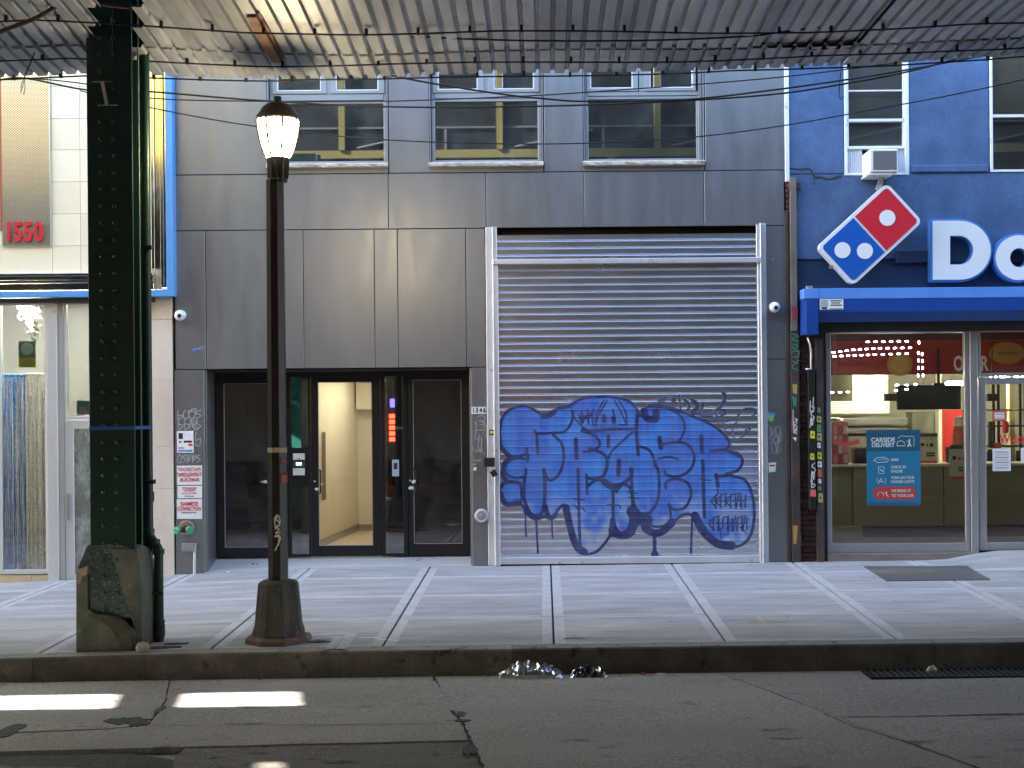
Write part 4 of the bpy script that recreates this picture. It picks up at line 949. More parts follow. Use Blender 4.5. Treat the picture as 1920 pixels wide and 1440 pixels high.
# drain pipe beside the column
YP = YC+.40
DP = thing('drain_pipe', (F(275, 1190, YP)[0], YP, side_z(-3.5, YP)), 'green drain pipe with couplings running down the right side of the column', 'pipe')
a = F(275.5, 600, YP)[0]; b_x = F(298, 1100, YP)[0]; rp = .042
z1 = F(VX, 988, YP)[1]; z2 = F(VX, 1022, YP)[1]; z3 = F(VX, 1165, YP)[1]
MB().cyl((a, YP, z1), (a, YP, 6.1), rp, n=20).build('upper_pipe', M_green, DP, smooth=50)
MB().tube([(a, YP, z1+.01), (a+.005, YP, z1-.04), (a+.03, YP, z1-.085), (b_x-.03, YP, z2+.045), (b_x-.004, YP, z2), (b_x, YP, z2-.05)], rp, 18).build('offset_bend', M_green, DP, smooth=60)
MB().cyl((b_x, YP, z3), (b_x, YP, z2-.05), rp, n=20).build('lower_pipe', M_green, DP, smooth=50)
for (x, z, h) in ((a, z1-.005, .04), (a, F(VX, 925, YP)[1], .09), (a+.05, z1-.10, .035), (b_x, z2-.03, .05), (b_x, z3+.03, .03), (b_x, z3-.02, .05)):
    MB().cyl((x, YP, z-h/2), (x, YP, z+h/2), rp+.011, n=20).build('coupling', M_green, DP, smooth=50)
MB().lathe([(.052, .03), (.055, -.02), (.042, -.06), (.036, -.11), (.028, -.112), (.026, -.05)], (b_x, YP, z3-.07), 20).build('outlet', mat('dirty_outlet', (.06, .065, .06), .7, var=.3), DP, smooth=50)
for py in (458, 897): 
    z = F(VX, py, YP)[1]; bx('pipe_clamp', M_iron, DP, X1+.001, a+.055, YP-.055, YP-.04, z-.015, z+.015, .003); bx('pipe_clamp', M_iron, DP, a+.045, a+.058, YP-.054, YP+.05, z-.02, z+.02, .003)
z = F(VX, 1105, YP)[1]; bx('pipe_clamp', M_iron, DP, X1+.05, b_x+.05, YP-.06, YP-.045, z-.012, z+.012, .003)
cd_ = thing('conduit', (F(265, 700, YC+.2)[0], YC+.2, 1), 'thin pale green conduit running up between column flange and drain pipe', 'conduit')
MB().cyl((F(263.5, 700, YC+.2)[0], YC+.2, F(VX, 1015, YC+.2)[1]), (F(263.5, 700, YC+.2)[0], YC+.2, 6.1), .010, n=10).build('tube', mat('pale_green_conduit', (.10, .17, .14), .4), cd_, smooth=50)
tp = thing('blue_tape', (X0, YC, F(VX, 803, YC)[1]), 'strip of blue masking tape wrapped round the green column at chest height', 'tape')
Mt = flat('blue_tape', (.03, .11, .42), .5); zA = F(208, 806, YC)[1]; zB = F(208, 799.5, YC)[1]
tm = MB(); tm.box(X0-.002, X1+.002, YC-.003, YC-.0005, zA, zB); tm.box(X1+.0005, X1+.003, YC-.003, YC+.02, zA, zB); tm.add([(X1+.003, YC+.01, zA), (a+rp, YP-rp-.004, zA), (a+rp, YP-rp-.004, zB), (X1+.003, YC+.01, zB)], [(0, 1, 2, 3)]); tm.build('band', Mt, tp)
ws = thing('zip_bracket', (F(198, 175, YC)[0], YC, F(198, 175, YC)[1]), 'small silver slanted strap fixed high on the front of the green column', 'bracket')
MB().prism([F(190, 154, YC), F(196, 153, YC), F(204, 196, YC), F(199, 198, YC)], YC-.03, YC-.015).build('strap', M_galvr, ws)
for py, xx in ((154, (174, 213)), (198, (184, 222))):
    A_ = F(xx[0], py, YC); B__ = F(xx[1], py, YC); MB().cyl((A_[0], YC-.016, A_[1]), (B__[0], YC-.016, B__[1]), .004, n=6).build('wire_tie', M_galvr, ws)
# ------------------------------------------------------------------ street lamp
YL = -5.22
lx, lz = F(523, 1213, YL); lz = side_z(lx, YL)
SL = thing('street_lamp', (lx, YL, lz), 'lit street lamp with a glowing globe on a dark octagonal post and tapered cast base', 'street lamp')
zz = lambda py: F(523, py, YL)[1]; pr = lambda px: px/2*(YL-CY)/FPX/math.cos(math.pi/8)
MB().lathe([(pr(116), lz-.01), (pr(116), lz+.035), (pr(108), lz+.06), (pr(92), lz+.062)], (lx, YL, 0), 8, phase=math.pi/8).build('plinth', mat('rusty_plinth', (.15, .10, .075), .8, var=.3, vs=8, bump=.4), SL)
MB().lathe([(pr(92), lz+.063), (pr(91), lz+.11), (pr(84), zz(1170)), (pr(72), zz(1100)), (pr(70), zz(1092)), (pr(60), zz(1088)), (pr(44), zz(1086))], (lx, YL, 0), 8, phase=math.pi/8).build('cast_base', M_polebase, SL)
MB().lathe([(pr(35), zz(1087)), (pr(33), zz(700)), (pr(30.5), zz(338))], (lx, YL, 0), 8, phase=math.pi/8).build('post', M_pole, SL)
gc = (F(521, 245, YL)[0], YL, 0); pg = lambda px: px/2*(YL-CY)/FPX
ng = 16
cu = MB(); cu.lathe([(pg(30), zz(342)), (pg(34), zz(341)), (pg(34), zz(337)), (pg(33), zz(336)), (pg(38), zz(298)), (pg(42), zz(296)), (pg(30), zz(294))], gc, 24); cu.build('collar', M_pole, SL, smooth=30)
fl_ = MB()
for i in range(12):
    t_ = 2*math.pi*i/12; x, y = gc[0]+pg(36)*math.cos(t_), gc[1]+pg(36)*math.sin(t_); fl_.cyl((x, y, zz(335)), (gc[0]+pg(40.5)*math.cos(t_), gc[1]+pg(40.5)*math.sin(t_), zz(299)), .006, n=5)
fl_.build('collar_flutes', M_pole, SL)
gprof = [(42, 296), (50, 289), (59, 276), (67, 260), (73, 245), (76, 233), (77, 226)]
Mgl = mat('lamp_globe', (.9, .85, .7), .4, emit=(1, .80, .48), es=15)
MB().lathe([(pg(a), zz(b)) for a, b in gprof], gc, 32).build('globe', Mgl, SL, smooth=60)
MB().lathe([(pg(77.5), zz(226)), (pg(77), zz(219))], gc, 32).build('globe_rim', mat('pale_rim', (.6, .42, .3), .5), SL, smooth=40)
rb = MB()
for i in range(8):
    t_ = 2*math.pi*(i+.5)/8
    rb.tube([(gc[0]+(pg(a)+.004)*math.cos(t_), gc[1]+(pg(a)+.004)*math.sin(t_), zz(b)) for a, b in [(43, 293)]+gprof[1:]], .0125, 5)
rb.build('globe_ribs', mat('warm_bronze', (.09, .055, .035), .5), SL, smooth=True)
MB().lathe([(pg(76), zz(223)), (pg(80), zz(219)), (pg(79), zz(217)), (pg(68), zz(210)), (pg(58), zz(202)), (pg(46), zz(197)), (pg(38), zz(195)), (pg(20), zz(193))], gc, 32).build('cap', mat('bronze_cap', (.085, .065, .045), .5, .3, var=.15), SL, smooth=35)
MB().lathe([(pg(14), zz(195)), (pg(14.5), zz(182.5)), (pg(12), zz(181)), (pg(9), zz(181))], gc, 16).build('photocell', mat('photocell', (.07, .055, .045), .6), SL, smooth=35)
# things on the post
fcY = YL-pg(33)/2*2*.98-.004
st = thing('post_sticker', (lx, YL, zz(844)), 'torn cream paper band wrapped round the lamp post at head height', 'sticker')
MB().lathe([(pr(34.6), zz(848)), (pr(34.6), zz(839))], (lx, YL, 0), 8, phase=math.pi/8).build('paper_band', mat('torn_paper', (.50, .42, .28), .9, var=.3, vs=30), st)
def oct_y(k): return YL-pr(33.4)*math.cos(math.pi/8)-k
st = thing('post_sticker', (lx, YL, zz(864)), 'small round pink sticker on the right face of the lamp post', 'sticker')
MB().prism([F(*p_, YL-.06) for p_ in ((527, 858), (537, 859), (538, 869), (528, 870))], YL-.075, YL-.071).build('sheet', flat('pink_print', (.45, .16, .2)), st)
st = thing('post_sticker', (lx, YL, zz(890)), 'square red and pink sticker on the lamp post below the round pink one', 'sticker')
MB().prism([F(*p_, YL-.06) for p_ in ((528, 886), (539, 885), (539, 906), (528, 906))], YL-.075, YL-.071).build('sheet', flat('pale_pink_print', (.5, .22, .25)), st)
MB().prism([F(*p_, YL-.06) for p_ in ((528, 886), (539, 885), (539, 890), (528, 891))], YL-.0775, YL-.0755).build('print', M_red, st)
scrawl('graffiti_tag', [[(519, 966), (515, 972), (516, 984), (523, 986), (525, 976), (521, 966), (517, 976)], [(515, 988), (523, 992), (517, 1000), (525, 998)], [(524, 1003), (515, 1006), (526, 1008), (516, 1032)], [(524, 1006), (522, 1022)], [(516, 972), (524, 982), (516, 992)]], oct_y(.003), .012, M_tagw, 'white looping tag written down the front of the lamp post')
# ------------------------------------------------------------------ corrugated canopy under the elevated station
YE = -4.60
def lerp_tab(tab, x):
    if x <= tab[0][0]: return tab[0][1]
    for (a, b), (c, d) in zip(tab[:-1], tab[1:]):
        if x <= c: return b+(d-b)*(x-a)/(c-a)
    return tab[-1][1]
EDGE = [(-900, 140), (0, 146), (160, 137), (285, 140), (400, 144), (520, 148), (700, 147), (900, 140), (1134, 134), (1300, 132), (1470, 128), (1650, 120), (1770, 111), (1850, 106), (1920, 100), (2300, 92)]
SLO = [(-900, .13), (0, .13), (300, .115), (520, .085), (800, .06), (1130, .045), (1400, .03), (1700, .0), (1920, -.02), (2300, -.03)]
ex_tab = [(F(px, py, YE)[0], F(px, py, YE)[1]) for px, py in EDGE]; sl_tab = [(F(px, 130, YE)[0], s) for px, s in SLO]
def dz(x, y): return lerp_tab(ex_tab, x)+lerp_tab(sl_tab, x)*(YE-y)+.006*math.sin(x*1.9+y*2)
CAN = thing('corrugated_canopy', (0, YE, 5), 'long weathered corrugated steel canopy hanging under the elevated railway over the street', 'canopy')
PIT = .1365; YS_ = [YE, -4.85, -5.12, -5.12, -5.6, -6.05, -6.6, -7.3, -8.2, -9.2]
HOLES = [(-2.50, -6.82), (-3.95, -6.82)]      # where the sun reaches the road
sh = []
for (x, y) in HOLES:
    zt = 5.75; k = (zt+.33)/SUN.z; sh.append((x+SUN.x*k, y+SUN.y*k))
def sheet(ia, ib, ya, yb, m, dy=0.0, drop=0.0, name='corrugated_sheet'):
    pr = [(0, 0), (.085, 0), (.097, .034), (.1245, .034), (.1365, 0)]; mb = MB(); xs = []
    for i in range(ia, ib):
        for x, h in pr[:-1]: xs.append((i*PIT+x, h))
    xs.append((ib*PIT, 0)); ny = 7
    for j in range(ny+1):
        y = ya+(yb-ya)*j/ny
        for x, h in xs: mb.v.append((x, y+dy, dz(x, y)+h+drop))
    n = len(xs)
    for j in range(ny):
        for i in range(n-1): mb.f.append((j*n+i, j*n+i+1, (j+1)*n+i+1, (j+1)*n+i)); mb.mi.append(0)
    return mb.build(name, m, CAN)
SW = 7
rsh = random.Random(4)
for s in range(-34, 20):
    ia, ib = s*SW, (s+1)*SW; xm_ = (ia+ib)/2*PIT
    offs = rsh.choice((0, 0, .03, -.04)); m = M_deck
    cut = -15 <= s <= -12
    dark = 1440 < VX+xm_*FPX/14 < 1600
    if cut:      # loose sheets with gaps between them: the sun reaches the road here
        sheet(ia, ib, YE, -4.87, M_deck)
        if s == -12: sheet(ia, ib, -5.42, -7.32, M_deck); sheet(ia, ib, -7.50, -9.2, M_deck); sheet(ia, ia+5, -7.25, -7.6, M_deck, drop=.01); sheet(ia+6, ib, -7.25, -7.6, M_deck, drop=.01)
        else: sheet(ia, ib, -5.42, -9.2, M_deck)
        continue
    sheet(ia, ib, YE+offs*.5, -5.32, M_deckrust if s in (6, -18) else M_deck, drop=rsh.uniform(-.004, .006))
    if s in (-5, -4):      # trimmed round the column and its pipes, pitch by pitch
        for i in range(ia, ib):
            x = (i+.5)*PIT; d0 = (-x+.068)/.3078; d1 = (-x-.068)/.2655; yf, yb = d0+CY, d1+CY
            if yf < -5.12 and yb > -6.9:
                if yb < -5.2: sheet(i, i+1, -5.10, max(yb, -6.6), m, drop=.012)
                sheet(i, i+1, max(yf, -6.6), -9.2, m, drop=.012)
            else: sheet(i, i+1, -5.10, -9.2, m, drop=.012)
    elif dark: sheet(ia, ib, -5.22, -9.2, m, drop=.055)   # bent up sheets leaving a dark gap
    else: sheet(ia, ib, -5.10+offs, -9.2, m, drop=.012+rsh.uniform(0, .008))
sheet(-105, -99, -4.80, -5.5, M_deck, drop=.012); sheet(-88, -84, -4.80, -5.5, M_deck, drop=.012)
rx_ = round(F(490, 60, -5.6)[0]/PIT); sheet(rx_, rx_+1, -5.12, -6.3, mat('orange_rust', (.24, .12, .06), .8, var=.3, vs=6), drop=-.004)
# laps and hat battens: lines of wire clipped under the sheets
def batten(y, name_label, dip=0.0, drop=.028):
    pts = []; x = -16.0
    while x < 9.5: pts.append((x, y+.03*math.sin(x*1.3), dz(x, y)-drop-.02*abs(math.sin(x*.8+y)))); x += .22
    mb = MB().tube(pts, .008, 5); k = 0
    for p in pts[::2]: mb.box(p[0]-.012, p[0]+.012, p[1]-.02, p[1]+.02, p[2]-.008, p[2]+.05)
    tag(mb.build('support_wire', M_cable, None), name_label, 'wire', 'support wires clipped under the canopy')
batten(YE-.01, 'black clipped wire along the very edge of the corrugated canopy', drop=.012)
batten(-5.12, 'black clipped wire under the canopy, first one in from its edge')
batten(-6.03, 'black clipped wire under the canopy, farthest in from its edge')
bx('cover_plate', M_iron, CAN, F(1420, 60, -6)[0], F(1720, 60, -6)[0], -9.2, -5.0, dz(3, -5)+.16, dz(3, -5)+.18, 0); bx('gap_board', M_iron, CAN, F(1420, 60, -6)[0], F(1720, 60, -6)[0], -5.02, -5.0, dz(3, -5)+.038, dz(3, -5)+.159, 0)  # black boards added above the bent sheets so the gap shows dark, not sky
# ragged torn sheet edge over the pizza shop
tr = MB()
for i in range(6):
    x0 = F(1474+22*i, 84, -5.3)[0]; z = dz(x0, -5.3); tr.prism([(x0, z+.005), (x0+.07, z+.0), (x0+.095, z+.03), (x0+.085, z+.05), (x0+.02, z+.05)], -5.24, -5.232)
tr.build('torn_edge', M_iron, CAN)

# elevated railway above: solid track bed, yellow fascia girder with posts and panels
M_yellow_sunlit = mat('sunny_cream_panel', (.90, .66, .10), .6)  # brighter copy of the girder yellow: sunlight on the left end put into colour
EL = thing('elevated_railway', (0, -11, 6), 'elevated railway structure with cream yellow girder and dark panels above the canopy', 'railway viaduct')
# the track bed, with slots between the boards where the sun comes through on the left
SX0, SX1, SY0, SY1 = -14.5, -12.5, -13.85, -13.35
for a in ((-60, 60, -13.35, -7.45), (-60, 60, -23.9, -13.85), (-60, SX0, -13.85, -13.35), (SX1, 60, -13.85, -13.35)): bx('track_bed', M_iron, EL, *a, 6.55, 6.8, 0)  # unseen rear part stretched to the far wall to keep the opposite side shaded
bx('fascia_girder', M_yellow_sunlit, EL, -60, -4.7, -5.72, -5.62, 6.13, 6.26, 0); bx('fascia_girder', M_yellow, EL, -4.698, 60, -5.72, -5.62, 6.13, 6.26, 0)
x = -29.56
while x < 30: bx('fascia_post', M_yellow, EL, x, x+.10, -5.70, -5.60, 6.262, 8.4, 0); bx('fascia_panel', (M_yellow_sunlit if x < -7 else mat('dark_fascia_panel', (.03, .035, .04), .5, .2)), EL, x+.11, x+2.61, -5.69, -5.66, 6.262, 8.3, 0); x += 2.62
bx('fascia_panel', M_yellow_sunlit, EL, -5.86, -4.75, -5.655, -5.645, 6.262, 8.2, 0)  # bright panels on the left added to reflect warmly in the grey cladding
for k in range(-4, 6):
    x = -3.36+2.62*k
    bx('fascia_rail', mat('grey_rail', (.3, .3, .29), .6), EL, x+.12, x+2.6, -5.655, -5.64, 6.62, 6.65, 0); bx('fascia_strut', MATS['grey_rail'], EL, x+1.75, x+1.79, -5.655, -5.64, 6.262, 6.61, 0)
    MB().tube([(x+.3, -5.64, 6.30), (x+1.6, -5.64, 6.58)], .018, 6).build('fascia_brace', MATS['grey_rail'], EL)
for x in [v+1.2 for v in range(-14, 10, 2)]: bx('cross_beam', M_green, EL, x, x+.3, -16.4, -5.73, 5.95, 6.54, 0)
bx('service_walkway', M_iron, EL, -4.9, -2.9, -7.4, -4.45, 5.78, 5.83, 0)  # plate added above the deck to keep sky light off the column top
bx('rear_girder', M_green, EL, -60, 60, -16.6, -16.3, 5.6, 6.9, 0)
# opposite column of the viaduct and the far side of the street (seen only as reflections)
for i, (x, lab) in enumerate(((-5.70, 'green steel column of the viaduct on the opposite kerb, left of the camera'), (6.5, 'green steel column of the viaduct on the opposite kerb, right of the camera'))):
    c = thing('steel_column', (x, -15, -.25), lab, 'column'); Mg2 = mat('opposite_green', (.08, .46, .36), .45)
    bx('front_flange', Mg2, c, x-.2, x+.2, -14.98, -14.96, -.2, 6.5, .003); bx('web', Mg2, c, x-.01, x+.01, -15.5, -14.981, -.2, 6.5, 0)
OB = thing('opposite_building', (0, -24, 0), 'low brick shop building across the street behind the camera', 'building')
bx('wall', mat('opposite_brick', (.10, .07, .055), .85, var=.2, vs=1), OB, -40, 40, -32, -24, -.3, 11, 0)
for x in range(-36, 38, 6): bx('shop_window', mat('dim_shop_window', (.05, .05, .05), .1, emit=(.9, .75, .5), es=.008), OB, x, x+4.2, -23.99, -23.95, .4, 3.0, 0)
for x in range(-36, 38, 3): bx('window', M_int, OB, x, x+1.3, -23.99, -23.96, 5.0, 7.2, 0)
for i, (a, b, c_) in enumerate(((-14, -9.2, (.30, .02, .02)), (-9, -5.2, (.05, .12, .10)), (-5, -1, (.28, .05, .03)), (-.8, 4, (.35, .33, .28)), (4.2, 9, (.05, .08, .2)))): bx('shop_sign', mat('opposite_sign%d' % i, c_, .5), OB, a, b, -23.94, -23.8, 3.1, 3.9, .02)
for i, x in enumerate((-8.2, -6.4, -2.2, -.6, 2.6)): bx('pale_door', mat('opposite_door', (.3, .29, .26), .5), OB, x, x+.5+.3*(i % 2), -23.94, -23.9, -.1, 2.3, 0)
ns = thing('neon_sign', (-4.35, -23.8, 1.3), 'red and blue lit neon sign in a shop window across the street', 'neon sign')
Mn = mat('neon_red', (1, .1, .05), emit=(1, .05, .02), es=3); Mnb = mat('neon_blue', (.1, .1, 1), emit=(.12, .1, 1), es=1.6)
for k in range(5): bx('red_tube', Mn, ns, -4.55, -4.12, -23.9, -23.88, .95+k*.17, 1.07+k*.17, 0)
bx('blue_tube', Mnb, ns, -4.52, -4.38, -23.9, -23.88, 1.95, 2.2, 0); bx('red_tube', Mn, ns, -4.28, -4.14, -23.9, -23.88, 1.9, 2.4, 0)
# the rest of the terrace, out of frame: tall enough to shade the street
TB = thing('neighbour_block', (-45, 0, 0), 'tall plain brick block farther along the street, beyond the left of the frame', 'building'); bx('wall', M_far, TB, -90, -31, 0, 14, -.3, 23.0, 0)
TB = thing('neighbour_block', (-20, 0, 0), 'tall pale block next to the cream stone building, beyond the left of the frame', 'building'); bx('wall', M_farl, TB, -30.9, -12.5, 0, 14, -.3, 28, 0)
TB = thing('neighbour_block', (20, 0, 0), 'tall brick block beyond the pizza shop, right of the frame', 'building'); bx('wall', M_far, TB, 10.6, 60, 0, 14, -.3, 26, 0)

# ------------------------------------------------------------------ overhead cables
def cable(pts, Y, r, label, m=M_cable, Y2=None, name='overhead_cable'):
    P = cr(pts, 5); n = len(P)-1; W = []
    for i, (x, y) in enumerate(P):
        YY = Y if Y2 is None else Y+(Y2-Y)*i/n
        X, Z = F(x, y, YY); W.append((X, YY, Z))
    return tag(MB().tube(W, r, 6).build(name, m, None, smooth=True), label, 'cable', 'cables strung along the street')
cable([(-40, 84), (0, 60), (60, 37), (100, 15), (135, -10)], -6.2, .019, 'thick grey brown cable rising to the canopy in the top left corner', M_cable2)
cable([(120, -4), (165, 4), (283, 17), (357, 25)], -6.0, .022, 'thick brown cable crossing the top of the green column', M_cable2)
cable([(350, 24), (480, 28), (640, 29), (960, 23), (1280, 11), (1480, 0), (1700, -18)], -5.9, .0075, 'uppermost thin black cable, almost level across the canopy')
cable([(350, 25), (480, 31), (640, 42), (900, 50), (1100, 48), (1280, 42), (1467, 27), (1700, 5), (1990, -20)], -5.8, .0075, 'second black cable from the top, sagging below the clipped wire')
cable([(360, 27), (480, 47), (640, 60), (930, 75), (1200, 76), (1400, 68), (1480, 58), (1700, 30), (1850, 8), (1990, -12)], -5.7, .0085, 'black cable with the deepest sag across the middle of the canopy')
cable([(357, 27), (400, 38), (470, 62), (640, 115), (760, 147), (930, 175), (1020, 185), (1100, 190), (1280, 187), (1440, 170), (1590, 149), (1700, 131), (1850, 103), (1990, 75)], -4.5, .0095, 'black cable that dives from the column down across the first window', Y2=-3.4)
cable([(-60, 165), (0, 150), (50, 147), (165, 169), (283, 172), (480, 188), (720, 200), (960, 200), (1200, 193), (1440, 178), (1590, 156), (1700, 135), (1800, 108), (1905, 72), (1990, 40)], -3.6, .0095, 'thick black cable just below the canopy edge, passing behind the lamp top')
cable([(50, 146), (165, 158), (283, 184), (510, 190), (720, 190), (960, 181), (1100, 173), (1440, 147), (1700, 115), (1850, 95), (1990, 80)], -3.5, .0065, 'thin black cable level with the top of the big window panes')
cable([(150, 170), (283, 202), (480, 237), (720, 262), (1000, 270), (1240, 262), (1440, 240), (1640, 205), (1800, 175), (1990, 134)], -3.3, .0065, 'lowest black cable, sagging in front of the big upper windows')
cable([(85, 38), (70, 85), (45, 147)], -5.2, .006, 'thin slanting black wire hanging from the canopy at far left', name='hanging_wire')
tag(MB().tube([(F(x, y, -4.2)[0], -4.2, F(x, y, -4.2)[1]) for x, y in ((45, 145), (40, 160), (39, 175), (43, 160), (46, 148), (47, 165), (44, 178))], .004, 4).build('wire_end', M_cable, None), 'frayed loose wire ends dangling at far left below the canopy edge', 'wire')
tag(MB().tube([(F(x, y, -4.4)[0], -4.4, F(x, y, -4.4)[1]) for x, y in ((1580, 22), (1579, 60), (1576, 95), (1577, 130), (1574, 160), (1573, 178), (1577, 188), (1581, 180))], .005, 5).build('hanging_wire', M_cable, None), 'single black wire hanging straight down beside the air conditioner window', 'wire')
tag(MB().tube([(F(x, y, -3.9)[0], -3.9, F(x, y, -3.9)[1]) for x, y in ((1197, 133), (1197, 172))], .006, 5).build('hanging_wire', M_cable, None), 'short vertical black wire in front of the third grey framed window', 'wire')

# ------------------------------------------------------------------ litter
def crumple(name, px, py, Y, w, d, h, m, label, seed, cat='plastic bag', n=26):
    r = random.Random(seed); X = F(px, py, Y)[0]; zg = road_z(X, Y); mb = MB(); nx, ny = n, 9; H = {}
    ph = [(r.uniform(0, 6), r.uniform(1, 3), r.uniform(0, 6)) for _ in range(7)]
    for i in range(nx+1):
        for j in range(ny+1):
            u = i/nx*2-1; v = j/ny*2-1
            e = max(0, 1-(u*u)**1.5)*max(0, 1-v*v)
            q = sum(math.sin(a+b*6*u+c+v*4*b) for a, b, c in ph)/7
            mb.v.append((X+u*w/2*(1+.06*q)+r.uniform(-.008, .008), Y+v*d/2+r.uniform(-.008, .008), zg+.006+h*e**.6*max(.08, .6+.6*q+r.uniform(-.20, .20))))
    for i in range(nx):
        for j in range(ny):
            a = i*(ny+1)+j; mb.f += [(a, a+1, a+ny+2), (a, a+ny+2, a+ny+1)]; mb.mi += [0, 0]
    return tag(mb.build(name, m, None, smooth=38), label, cat)
crumple('plastic_bag', 994, 1258, -5.86, .56, .16, .15, M_plastic, 'clear crumpled plastic bag lying in the gutter below the shutter', 4)
crumple('plastic_bag', 1103, 1258, -5.86, .32, .13, .11, glassmat('dark_plastic', .35, (.25, .28, .35), .07, dirt=.25, dirtcol=(.03, .04, .08), ds=(6, 6, 6)), 'smaller dark shiny plastic bag in the gutter, right of the clear one', 9, n=18)
crumple('paper_scrap', 1747, 1248, -5.86, .09, .06, .06, M_offw, 'small white paper scrap in the gutter beside the drain grate', 12, 'litter', 6)
crumple('paper_scrap', 1240, 1254, -5.86, .10, .05, .025, M_offw, 'flat white scrap in the gutter right of the dark plastic bag', 13, 'litter', 6)
crumple('dry_leaf', 1206, 1254, -5.84, .04, .03, .03, flat('dry_leaf', (.4, .16, .07)), 'tiny orange brown leaf in the gutter near the plastic bags', 14, 'leaf', 4)
def leaf(px, py, w, label, c=(.10, .05, .035)):
    X, Z = F(px, py, -.0); 
    for _ in range(4):
        Yg = .12; X = F(px, py, Yg)[0]
    mb = MB(); r = random.Random(px); n = 8; z0 = side_z(X, Yg)+.05
    mb.v.append((X, Yg, z0+.01))
    for i in range(n): t_ = 2*math.pi*i/n; mb.v.append((X+w*math.cos(t_)*r.uniform(.7, 1.1), Yg+w*.5*math.sin(t_), z0+r.uniform(-.004, .02)))
    for i in range(n): mb.f.append((0, i+1, (i+1) % n+1)); mb.mi.append(0)
    tag(mb.build('dry_leaf', flat('brown_leaf', c), None), label, 'leaf')
leaf(477, 1047, .05, 'curled brown leaf at the foot of the left black door'); leaf(787, 1046, .045, 'brown leaf at the foot of the right black door')
tag(MB().box(F(428, 1055, -.05)[0]-.02, F(428, 1055, -.05)[0]+.03, -.1, -.07, side_z(-3.9, -.1)+.004, side_z(-3.9, -.1)+.02, .004).build('paper_scrap', M_wsign, None), 'tiny white scrap on the pavement in front of the left black door', 'litter')

# old gum spots on the paving and grit on the road
gs = MB(); r = random.Random(21)
for _ in range(150):
    X = r.uniform(-7.5, 7.5); Y = r.uniform(-5.4, -.2); a = r.uniform(.008, .022)
    gs.add([(X+a*math.cos(t), Y+a*r.uniform(.7, 1.1)*math.sin(t), side_z(X, Y)+.0035) for t in [k*math.pi/4 for k in range(8)]], [tuple(range(8))])
gs.build('gum_spots', flat('old_gum', (.13, .125, .12), .9), walk, kind='stuff')
gr = MB()
for _ in range(900):
    X = r.uniform(-6, 6); Y = -5.76-abs(r.gauss(0, .9)); a = r.uniform(.003, .009); z = road_z(X, Y)
    if Y < -9.5: continue
    gr.add([(X-a, Y, z), (X+a*.6, Y-a, z), (X+a*.5, Y+a, z), (X, Y, z+a*1.2)], [(0, 1, 3), (1, 2, 3), (2, 0, 3)])
gr.build('road_grit', mat('grit', (.22, .2, .17), .9, var=.4, vs=30), road, kind='stuff')
db = MB()
for _ in range(70):
    X = r.uniform(-5.5, 5.5); Y = -5.755-abs(r.gauss(0, .03)); a = r.uniform(.008, .028); t = r.uniform(0, 3); z = road_z(X, Y)
    c_, s_ = math.cos(t)*a, math.sin(t)*a; db.add([(X-c_, Y-s_*.5, z+.003), (X+s_*.5, Y-c_*.4, z+.004+r.uniform(0, .012)), (X+c_, Y+s_*.5, z+.003), (X-s_*.4, Y+c_*.4, z+r.uniform(.004, .016))], [(0, 1, 2), (0, 2, 3)])
db.build('gutter_debris', mat('dry_debris', (.16, .12, .08), .9, var=.7, vs=25, c3=(.5, .48, .42), f3=.62, s3=20), road, kind='stuff')
# drain grate at the kerb, right
gY0, gY1 = -5.80, -6.18; gx0, gx1 = F(1615, 1255, -5.8)[0], F(2010, 1255, -5.8)[0]
dg = struct('drain_grate', (0, 0, 0)); zg = road_z(5, -6)+.006
fr_ = MB()
frr_ = [(gx0, gx1, gY1, gY1+.03), (gx0, gx1, gY0-.03, gY0), (gx0, gx0+.03, gY1+.03, gY0-.03), (gx1-.03, gx1, gY1+.03, gY0-.03)]
for a, b, c_, d_ in frr_: fr_.box(a, b, c_, d_, zg-.06, zg+.004, .002)
fr_.build('frame', M_iron, dg); MB().box(gx0, gx1, gY1, gY0, zg-.07, zg-.055+.06-.014).build('pit', M_joint, dg)
x = gx0+.06; gb = M_iron
me_g = None
while x < gx1-.05:
    MB().box(x, x+.022, gY1+.03, gY0-.03, zg-.02, zg+.003, .002).build('bar', mat('worn_iron', (.10, .10, .105), .45, .6, var=.2), dg); x += .058
# utility covers / paint marks on the sidewalk
def on_walk(px, py):
    Y = -3.0
    for _ in range(8):
        X, Z = F(px, py, Y); zs = side_z(X, Y); d = (CZ-zs)*FPX/(py-VY+ROLL*(px-VX)); Y = CY+d
    return X, Y
pts = [on_walk(*p) for p in ((1620, 1063), (1812, 1062), (1857, 1088), (1662, 1090))]
hc = MB(); ng_ = 8
for lv in (.012, -.02):
    for i in range(ng_+1):
        for j in range(ng_+1):
            u, v = i/ng_, j/ng_; x = (pts[0][0]*(1-u)+pts[1][0]*u)*(1-v)+(pts[3][0]*(1-u)+pts[2][0]*u)*v; y = (pts[0][1]*(1-u)+pts[1][1]*u)*(1-v)+(pts[3][1]*(1-u)+pts[2][1]*u)*v; hc.v.append((x, y, side_z(x, y)+lv))
N1 = ng_+1; N2 = N1*N1
for i in range(ng_):
    for j in range(ng_): hc.f.append((i*N1+j, i*N1+j+1, (i+1)*N1+j+1, (i+1)*N1+j)); hc.mi.append(0)
    for a, b in ((i*N1+ng_, (i+1)*N1+ng_), ((i+1)*N1, i*N1), (i, i+1), (ng_*N1+i+1, ng_*N1+i)): hc.f.append((a, b, b+N2, a+N2)); hc.mi.append(0)
